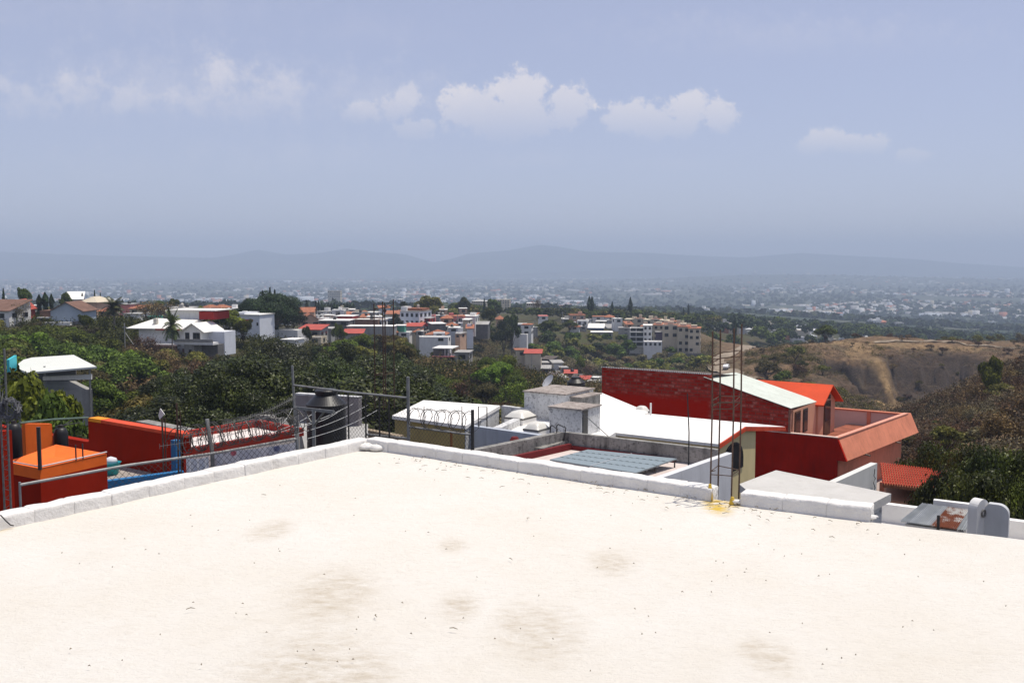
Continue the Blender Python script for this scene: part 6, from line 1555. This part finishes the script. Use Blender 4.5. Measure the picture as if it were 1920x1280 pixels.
# ------------------------------------------------------------------ the red and salmon house
C0 = W(1570, 825, 51.8)
e = thing('house', 'big red brick house with salmon sloped terrace parapet and small gabled room', 'house', (C0.x, C0.y, -18), YAW); ORG.pop(e.name)
zo = 18.0
def bx(name, mat, a0, a1, b0, b1, z0_, z1_): return MB().box(a0, a1, b0, b1, z0_ + zo, z1_ + zo).build(name, mat, e, local=True)
bm_, t = newmat('red_painted_brick'); ob = t.n('ShaderNodeTexCoord').outputs['Object']; sx = t.n('ShaderNodeSeparateXYZ'); t.l(ob, sx.inputs[0]); cv = t.n('ShaderNodeCombineXYZ'); t.l(sx.outputs[0], cv.inputs[0]); t.l(sx.outputs[2], cv.inputs[1])
br = t.n('ShaderNodeTexBrick', ins={'Scale': 1.0, 'Mortar Size': .02, 'Brick Width': .42, 'Row Height': .20, 'Color1': (.45, .024, .012, 1), 'Color2': (.56, .05, .03, 1), 'Mortar': (.30, .08, .06, 1)}); t.l(cv.outputs[0], br.inputs['Vector'])
br2 = t.n('ShaderNodeTexBrick', ins={'Scale': 1.0, 'Mortar Size': .03, 'Brick Width': .42, 'Row Height': .20, 'Color1': (0, 0, 0, 1), 'Color2': (1, 1, 1, 1), 'Mortar': (0, 0, 0, 1)}); t.l(cv.outputs[0], br2.inputs['Vector'])
nz = t.noise(cv.outputs[0], .55, 5, .6); nf = t.noise(cv.outputs[0], 3.2, 6, .75)
# bare patches: high on the left part, anywhere on the sloped part
zl = t.n('ShaderNodeMapRange', interpolation_type='SMOOTHSTEP', ins={'From Min': -6.7 + zo, 'From Max': -6.0 + zo}); t.l(sx.outputs[2], zl.inputs[0])
xr = t.n('ShaderNodeMapRange', interpolation_type='SMOOTHSTEP', ins={'From Min': -7.6, 'From Max': -7.2}); t.l(sx.outputs[0], xr.inputs[0])
reg = t.math('MAXIMUM', zl.outputs[0], t.math('MULTIPLY', xr.outputs[0], .95))
pale = t.math('MULTIPLY', reg, t.math('MULTIPLY', t.ramp(br2.outputs['Color'], .30, .8), t.ramp(nf, .44, .62)))
bas = t.mix(reg, (.60, .020, .008), br.outputs['Color'])  # upper red set brighter: bounce from the white roof put into the colour
colb = t.mix(t.math('MULTIPLY', pale, .55), bas, (.60, .34, .27))
t.out(t.bsdf(colb, .95, .05, 0, t.math('MULTIPLY', br.outputs['Fac'], -1), .5, .03))
w_ = MB(); pr = [(-14.6, -7.85), (-2.72, -7.85), (-2.72, -6.46), (-7.2, -5.16), (-7.35, -5.1), (-7.35, -4.87), (-14.6, -4.87)]
n_ = len(pr); w_.add([(a, 0, z + zo) for a, z in pr] + [(a, .2, z + zo) for a, z in pr], [list(range(n_)), [n_ + i for i in range(n_)][::-1]] + [[(i + 1) % n_, i, n_ + i, n_ + (i + 1) % n_] for i in range(n_)]); w_.build('brick_wall', bm_, e, local=True)
w_ = MB(); pr = [(-14.6, -18), (.0, -18), (.0, -9.12), (.5, -9.1), (0, -7.9), (-14.6, -7.9 + .02)]
pr = [(-14.6, -18), (.0, -18), (.0, -9.1), (.52, -9.1), (0.01, -7.89), (-2.715, -7.87), (-2.715, -7.86), (-14.6, -7.86)]
n_ = len(pr); w_.add([(a, -.006, z + zo) for a, z in pr] + [(a, .205, z + zo) for a, z in pr], [list(range(n_)), [n_ + i for i in range(n_)][::-1]] + [[(i + 1) % n_, i, n_ + i, n_ + (i + 1) % n_] for i in range(n_)]); w_.build('front_wall', paint('red_less_bounce', (.40, .013, .005), .2, .5, .95, .04, .5, (.13, .012, .008)), e, local=True)  # same red wall, set darker in colour for the weaker bounce down here
bx('coping', paint('coping_pale', (.66, .50, .42), .1, 2), -5.0, -.0, -.03, .24, -7.865, -7.82)
bx('brick_pier', paint('pier_bricks', (.36, .18, .13), .3, 3, .9, .1, .6, (.2, .04, .03)), -2.714, -2.6, -.02, .3, -7.8, -6.5)
ce = MB()
for i in range(62): a = -14.6 + .118 * i; ce.lathe((a, -.06, -4.868 + zo), [(.034, 0), (.034, .05), (.02, .065)], 6)
ce.build('corrugated_edge', wh, e, local=True)
sr = MB(); sr.add([(-14.6, .0, -4.85 + zo), (-7.36, .0, -4.85 + zo), (-7.36, 7, -5.6 + zo), (-14.6, 7, -5.6 + zo), (-14.6, 0, -4.82 + zo), (-7.36, 0, -4.82 + zo), (-7.36, 7, -5.57 + zo), (-14.6, 7, -5.57 + zo)], [[3, 2, 1, 0], [4, 5, 6, 7], [0, 1, 5, 4], [1, 2, 6, 5], [2, 3, 7, 6], [3, 0, 4, 7]]); sr.build('sheet_roof', rdark, e, local=True)
shm = paint('mint_sheet', (.56, .60, .53), .08, .9, .7, .2, .4, (.36, .36, .3), spots=.3)
sh = MB(); nu = 46
for sd_ in (0, .03):
    k = len(sh.v)
    for i in range(nu + 1):
        for j in (0, 1):
            u = i / nu; a = -7.75 + (5.2) * u; z = -5.02 - 1.42 * u + zo + sd_ + .016 * math.sin(i * math.pi)
            sh.v.append(Vector((a, -.16 + 5.2 * j, z - .22 * j)))
    for i in range(nu):
        q = [k + 2 * i, k + 2 * i + 2, k + 2 * i + 3, k + 2 * i + 1]; sh.f.append(q if sd_ else q[::-1])
n_ = 2 * (nu + 1); sh.f.append([0, n_, n_ + 1, 1][::-1]); sh.f.append([n_ - 2, n_ - 1, 2 * n_ - 1, 2 * n_ - 2]); 
for i in range(nu): sh.f.append([2 * i, 2 * i + 2, n_ + 2 * i + 2, n_ + 2 * i]); sh.f.append([2 * i + 1, n_ + 2 * i + 1, n_ + 2 * i + 3, 2 * i + 3])
sh.build('shed_roof', shm, e, local=True)
bx('room_wall', salmon2, -7, -2.73, .22, 4.68, -9, -6.75)
rw_ = MB(); pr = [(4.7, -9), (8.3, -9), (8.3, -6.9), (6.4, -5.9), (4.7, -6.75)]; n_ = 5
rw_.add([(-2.45, b, z + zo) for b, z in pr] + [(-7.3, b, z + zo) for b, z in pr], [[0, 1, 2, 3, 4], [9, 8, 7, 6, 5]] + [[(i + 1) % 5, i, 5 + i, 5 + (i + 1) % 5] for i in range(5)]); rw_.build('gable_room', salmon2, e, local=True)
bx('room_wall', salmon2, -2.725, -2.55, .3, 4.69, -9, -6.62)
rr_ = MB()
for (b0, za, b1, zb_) in ((4.45, -6.86, 6.4, -5.84), (6.4, -5.84, 8.75, -7.08)): rr_.add([(-7.5, b0, za + zo), (-2.05, b0, za + zo), (-2.05, b1, zb_ + zo), (-7.5, b1, zb_ + zo), (-7.5, b0, za + zo + .09), (-2.05, b0, za + zo + .09), (-2.05, b1, zb_ + zo + .09), (-7.5, b1, zb_ + zo + .09)], [[3, 2, 1, 0], [4, 5, 6, 7], [0, 1, 5, 4], [1, 2, 6, 5], [2, 3, 7, 6], [3, 0, 4, 7]])
rr_.build('red_roof', paint('vermilion_roof', (.60, .065, .016), .08, .8, .75, .25, .2, (.35, .04, .02)), e, local=True)
for nm, b0, b1, z0_, z1_, a in (('door', .55, 1.5, -8.9, -6.72, -2.54), ('window', 2.1, 2.85, -8.1, -6.75, -2.54), ('door', 5.9, 7.2, -8.9, -6.8, -2.44)):
    f_ = bx(nm, wdark if nm == 'window' else doorm, a, a + .05, b0, b1, z0_, z1_); pmx = glassm
    MB().box(a + .051, a + .06, b0 + .08, b1 - .08, z0_ + zo + (.1 if nm == 'window' else .9), z1_ + zo - .1).build('pane', glassm, f_, local=True)
bx('lamp', wdark, -2.44, -2.2, 6.2, 6.45, -6.6, -6.35)
bx('floor', tilemat('terrace_tile', (.30, .10, .06)), -3.7, -.21, .21, 11.4, -9.2, -8.9)
bx('terrace_back_wall', paint('terrace_cream', (.60, .46, .40), .05, 1), -5.4, -.21, 11.41, 11.6, -9.2, -7.98); bx('coping', salmon, -5.4, .0, 11.36, 11.68, -7.978, -7.9)
for a in (-5.0, -2.5): bx('terrace_post', salmon, a, a + .22, 11.34, 11.405, -8.9, -7.98)
mn = MB(); pr = [(-.2, -9.1), (.52, -9.1), (0.01, -7.9), (-.2, -7.9)]
mn.add([(a, .21, z + zo) for a, z in pr] + [(a + (.0), 11.9, z + zo) for a, z in pr], [[0, 1, 2, 3], [7, 6, 5, 4]] + [[(i + 1) % 4, i, 4 + i, 4 + (i + 1) % 4] for i in range(4)]); mn.build('sloped_parapet', salmon, e, local=True)
bx('parapet_cap', paint('cap_salmon', (.68, .30, .21), .08, 1.5), -.24, .04, -.01, 11.34, -7.895, -7.83)
bx('side_wall', salmon, -5, -.02, .3, 10.4, -18, -9.11)
for b in (3.0, 8.0): MB().tube([(.3, b, -9.14 + zo), (.75, b - .1, -9.2 + zo)], .05, 8).build('spout', barkpale, e, local=True)
f_ = bx('window', wdark, -.02, .02, .8, 1.6, -11, -9.6); MB().box(.021, .03, .88, 1.52, -10.9 + zo, -9.7 + zo).build('pane', glassm, f_, local=True)
lo = MB(); pr = [(-.2, -11.9), (.75, -11.9), (.2, -10.9), (-.2, -10.9)]
lo.add([(a + 1.4, 3.2, z + zo + .2) for a, z in pr] + [(a + 1.4, 8.6, z + zo + .2) for a, z in pr], [[0, 1, 2, 3], [7, 6, 5, 4]] + [[(i + 1) % 4, i, 4 + i, 4 + (i + 1) % 4] for i in range(4)]); lo.build('lower_parapet', salmon, e, local=True); bx('lower_slab', paint('grey_ledge', (.36, .3, .27), .1, 1), -.01, 1.19, 3.2, 8.6, -12, -11.3)
for ch in e.children_recursive:
    if ch.name.split('.')[0] in ('floor', 'terrace_back_wall', 'terrace_post', 'sloped_parapet', 'parapet_cap', 'side_wall', 'spout', 'lower_parapet', 'lower_slab') or (ch.name.startswith('coping') and ch.data.vertices[0].co.y > 5):
        for v in ch.data.vertices: v.co.x += .115 * max(0, v.co.y - .2)
# ------------------------------------------------------------------ slab roof, stained wall, tin roof and the rounded white gable
zs = -1.5
sl_ = [G(1386, 907, zs), G(1455, 881, zs), G(1671, 925, zs), G(1626, 948, zs), G(1420, 935, zs)]
e = thing('house', 'small house under a pale concrete slab roof just past the right parapet', 'house', (sl_[0].x, sl_[0].y, -7))
MB().prism([xyl(v) for v in sl_], zs - .11, zs).build('roof', cslab, e); cn = sum(sl_, Vector()) / 5
MB().prism([xyl(v.lerp(cn, .10)) for v in sl_], -8, zs - .115).build('wall', grimy, e)
v0, v1 = G(1556, 902, -3.9), G(1645, 868, -3.9)
o = MB().wall(v0 - B * 1.5, v1, -11, -3.9, .18, 1).build('garden_wall', paint('stained_white_wall', (.62, .61, .57), .05, 1, .85, .15, .25, (.3, .3, .28))); tag(o, 'tall white wall end with dark wire marks in front of the red house', 'wall')
qv = v1 - B * .35 + A * .02; rgw = random.Random(9); MB().tube([qv + UP * -.1] + [qv + B * rgw.uniform(-.12, .12) - UP * (.1 + .09 * i) for i in range(10)], .012, 4).build('wire', darkiron); tag(bpy.data.objects['wire'], 'loose dark wire hanging down the white wall end', 'wire')
# tiled roof and the thicket behind it
tr_ = [W(1650, 868, 45), W(1805, 886, 43), W(1825, 925, 38), W(1655, 908, 39.5)]
e = thing('house', 'low house with bright red tiled roof half hidden by the thicket', 'house', (tr_[0].x, tr_[0].y, -14))
m = MB(); m.add([v - UP * .12 for v in tr_] + tr_, [[0, 1, 2, 3], [7, 6, 5, 4], [1, 0, 4, 5], [2, 1, 5, 6], [3, 2, 6, 7], [0, 3, 7, 4]])
rowm = MB(); nr_, nc_ = 9, 34
for r in range(nr_):
    for c__ in range(nc_):
        f0, f1_ = r / nr_, (r + 1) / nr_; u0_, u1_ = c__ / nc_, (c__ + .72) / nc_
        g = lambda u, v: (tr_[0] * (1 - u) + tr_[1] * u) * (1 - v) + (tr_[3] * (1 - u) + tr_[2] * u) * v
        um = (u0_ + u1_) / 2; a_, b_, c0_, d_ = g(u0_, f0), g(u1_, f0), g(u1_, f1_), g(u0_, f1_); k = len(rowm.v)
        rowm.v += [a_ + UP * .01, g(um, f0) + UP * .07, b_ + UP * .01, d_ + UP * .04, g(um, f1_) + UP * .11, c0_ + UP * .04]; rowm.f += [[k, k + 1, k + 4, k + 3], [k + 1, k + 2, k + 5, k + 4], [k + 3, k + 4, k + 5]]
m.build('roof_deck', rtile, e); rowm.build('roof_tiles', paint('red_tile', (.58, .09, .045), .2, 3, .7, .3), e)
tc_ = sum(tr_, Vector()) / 4; MB().prism([xyl(v.lerp(tc_, .12)) for v in tr_], -14, -8.3).build('wall', salmon2, e)
# terrace with tin roof
zt_ = -2.6
e = thing('house', 'white terrace house with tin roof and rounded gable wall at the lower right', 'house', tuple(G(1750, 980, -7)))
MB().prism([xyl(v) for v in (G(1600, 955, zt_), G(1640, 945, zt_), G(1725, 955, zt_), G(2060, 995, zt_), G(2060, 1100, zt_), G(1640, 1030, zt_))], -8, zt_).build('roof', paint('terrace_white', (.68, .65, .60), .06, 1.5, .9, .1, .3, (.45, .42, .37)), e)
k0, k1 = G(1632, 941, -2.3), G(1748, 956, -2.3); MB().wall(k0, k1, zt_, -2.3, .14, 1).build('parapet', wroof, e)
k2, k3 = G(1872, 972, -2.3), G(2060, 997, -2.3); MB().wall(k2, k3, zt_, -2.3, .14, 1).build('parapet', wroof, e)
k4, k5 = G(1750, 937, -1.9), G(1884, 953, -1.9)
MB().wall(k4, k5, zt_, -1.9, .1, 1).build('box_wall', wroof, e)
tinm, t = newmat('tin_sheet'); co = t.n('ShaderNodeTexCoord').outputs['Object']; nz = t.noise(co, 2.5, 6, .7); t.out(t.bsdf(t.mix(t.ramp(nz, .35, .65), (.30, .32, .34), (.44, .46, .47)), .45, .5, .35))
rustm, t = newmat('tin_rusty'); co = t.n('ShaderNodeTexCoord').outputs['Object']; nz = t.noise(t.mapping(co, (1.2, 1.2, 1.2)), 3.4, 8, .72); n2_ = t.noise(co, 20, 5, .7)
rc = t.mix(t.ramp(n2_, .35, .65), (.13, .035, .018), (.22, .07, .03)); t.out(t.bsdf(t.mix(t.ramp(nz, .44, .50), (.46, .45, .43), rc), .7, .3))
tp = [G(1688, 977, -2.05), G(1812, 994, -2.05), G(1832, 957, -1.96), G(1730, 943, -1.96)]
def tin(name, u0_, u1_, mat):
    m = MB(); nu = int(70 * (u1_ - u0_)) * 2; k = 0
    for j in (0, 1):
        for i in range(nu + 1):
            u = u0_ + (u1_ - u0_) * i / nu; m.v.append((tp[0] * (1 - u) + tp[1] * u) * (1 - j) + (tp[3] * (1 - u) + tp[2] * u) * j + UP * (.012 * math.cos(u * 70 * 3.1416)))
    for i in range(nu): m.f.append([i, i + 1, nu + 2 + i, nu + 1 + i])
    m.build(name, mat, e)
tcn = sum(tp, Vector()) / 4; MB().prism([xyl(v.lerp(tcn, .12)) for v in tp], zt_ - .05, -2.09).build('tin_base', wroof, e)
tin('tin_sheet', 0, .47, tinm); tin('rusty_sheet', .472, .86, rustm); tin('tin_sheet', .862, 1, tinm)
q = W(1759, 987, 13.0); MB().tube([q - UP * .1, q + UP * .16], .02, 6).build('stub', darkiron, e)
# rounded gable wall with a round emblem, and the wing beside it
N1, T1 = Vector((.55, -.835, 0)), Vector((.835, .55, 0))
rc0 = W(1842, 985, 12.9); rr0 = .145; gz_ = W(1842, 936, 12.9).z
def disc_wall(c_, r_, ztop, zbot, th):
    m = MB(); pr = [(-r_, zbot), (r_, zbot)]
    for i in range(15): an = math.pi * i / 14; pr.append((r_ * math.cos(an), ztop - r_ + r_ * math.sin(an)))
    n_ = len(pr); b0 = Vector((c_.x, c_.y, 0)); m.add([b0 + T1 * b + UP * z for b, z in pr] + [b0 - N1 * th + T1 * b + UP * z for b, z in pr], [list(range(n_)), [n_ + i for i in range(n_)][::-1]] + [[(i + 1) % n_, i, n_ + i, n_ + (i + 1) % n_] for i in range(n_)]); return m
gw = paint('gable_white', (.66, .65, .63), .05, 2, .85, .15, .2)
disc_wall(rc0, rr0, gz_, zt_, .13).build('rounded_gable', gw, e)
em = MB(); cc0 = Vector((rc0.x, rc0.y, gz_ - .19)) + N1 * .004
for i in range(20):
    for j, (r_, o_) in enumerate(((.032, 0), (.032, .016), (.055, .016), (.055, 0))):
        an = 6.283 * i / 20; em.v.append(cc0 + (T1 * math.cos(an) + UP * math.sin(an)) * r_ + N1 * o_)
for i in range(20):
    for j in range(4): em.f.append([i * 4 + j, ((i + 1) % 20) * 4 + j, ((i + 1) % 20) * 4 + (j + 1) % 4, i * 4 + (j + 1) % 4])
em.build('emblem', dgrey, e)
wg = MB(); g0 = rc0 + T1 * .02 - N1 * .05; L_ = solve(Vector((g0.x, g0.y, -2.2)), A, 1886)
pr = [(.005, zt_), (L_, zt_)]; 
for i in range(9): an = math.pi / 2 * i / 8; pr.append((L_ - .13 + .13 * math.cos(an), -1.66 - .13 + .13 * math.sin(an)))
pr.append((.1, -1.66)); pr.append((.005, -1.78)); n_ = len(pr); b0 = Vector((g0.x, g0.y, 0)); wg.add([b0 + A * a + UP * z for a, z in pr] + [b0 + A * a + B * .12 + UP * z for a, z in pr], [list(range(n_)), [n_ + i for i in range(n_)][::-1]] + [[(i + 1) % n_, i, n_ + i, n_ + (i + 1) % n_] for i in range(n_)]); wg.build('wing_wall', paint('wing_shade_grey', (.50, .51, .52), .05, 2, .85, .15, .2), e)  # shade on the wing's face is put into this greyer colour
# ------------------------------------------------------------------ shed with white canopy far left, car on the dirt road
e = thing('pavilion', 'open shed with rounded white canopy and turquoise side wall among trees', 'pavilion', tuple(W(110, 712, 83)))
cp_ = [W(52, 698, 78), W(181, 687, 80), W(138, 665, 88), W(60, 670, 88), W(44, 674, 87), W(34, 682, 84), W(37, 692, 80)]
zc_ = -6.85; n_ = len(cp_); MB().prism([xyl(v) for v in cp_], [v.z - .15 for v in cp_], [v.z for v in cp_]).build('canopy', paint('canopy_white', (.62, .63, .58), .03, .3, .8, .2, .1), e)
MB().wall(W(18, 690, 80), W(32, 690, 84), -14, W(20, 672, 81).z, .2, 1).build('side_wall', paint('turquoise_wall', (.05, .42, .48), .08, .5), e)
cb_ = [W(60, 700, 79.5), W(172, 690, 81), W(140, 690, 87), W(60, 690, 87)]; MB().prism([xyl(v) for v in cb_], -14, -9.0).build('floor', grey, e)
bp, bq = W(80, 708, 80), W(171, 704, 80.6); MB().wall(bp, bq, bp.z - .22, (bp.z + .1, bq.z + .1), .3, 1).build('beam', wh, e); MB().wall(W(62, 690, 86.9), W(142, 690, 87), -14, -7.1, .15, 1).build('back_wall', dgrey, e)
for px in (168, 84): q = W(px, 700, 80.8); MB().tube([Vector((q.x, q.y, -12)), Vector((q.x, q.y, -7))], .09, 6).build('post', iron, e)
cpos = hit(1362, 692, 200, 420); ang = math.radians(68)
e = thing('car', 'small white car driving on the pale dirt road', 'car', (cpos.x, cpos.y, cpos.z + .12), ang)
body = [(-2.1, .45), (2.1, .45), (2.15, .8), (1.9, .95), (1.0, 1.02), (.45, 1.5), (-1.0, 1.52), (-1.75, 1.05), (-2.1, .95)]
m = MB(); n_ = len(body); m.add([(a, -.82, z) for a, z in body] + [(a, .82, z) for a, z in body], [list(range(n_)), [n_ + i for i in range(n_)][::-1]] + [[(i + 1) % n_, i, n_ + i, n_ + (i + 1) % n_] for i in range(n_)]); m.build('body', paint('car_white', (.75, .75, .74), .02, 1, .3, .5), e, local=True, bevel=.06)
for y in (-.835, .82): MB().box(-1.3, .55, y, y + .015, 1.06, 1.42).build('side_window', glassm, e, local=True)
m = MB(); m.add([(1.0, -.7, 1.08), (1.0, .7, 1.08), (.52, .62, 1.47), (.52, -.62, 1.47), (1.03, -.7, 1.09), (1.03, .7, 1.09), (.55, .62, 1.48), (.55, -.62, 1.48)], [[3, 2, 1, 0], [4, 5, 6, 7], [0, 1, 5, 4], [1, 2, 6, 5], [2, 3, 7, 6], [3, 0, 4, 7]]); m.build('windscreen', glassm, e, local=True)
for x in (-1.3, 1.3):
    for y in (-.84, .66):
        w_ = MB(); n_ = 14; w_.add([(x + .33 * math.cos(6.283 * i / n_), y, .33 + .33 * math.sin(6.283 * i / n_)) for i in range(n_)] + [(x + .33 * math.cos(6.283 * i / n_), y + .18, .33 + .33 * math.sin(6.283 * i / n_)) for i in range(n_)], [list(range(n_)), [n_ + i for i in range(n_)][::-1]] + [[(i + 1) % n_, i, n_ + i, n_ + (i + 1) % n_] for i in range(n_)]); w_.build('wheel', blackp, e, local=True)
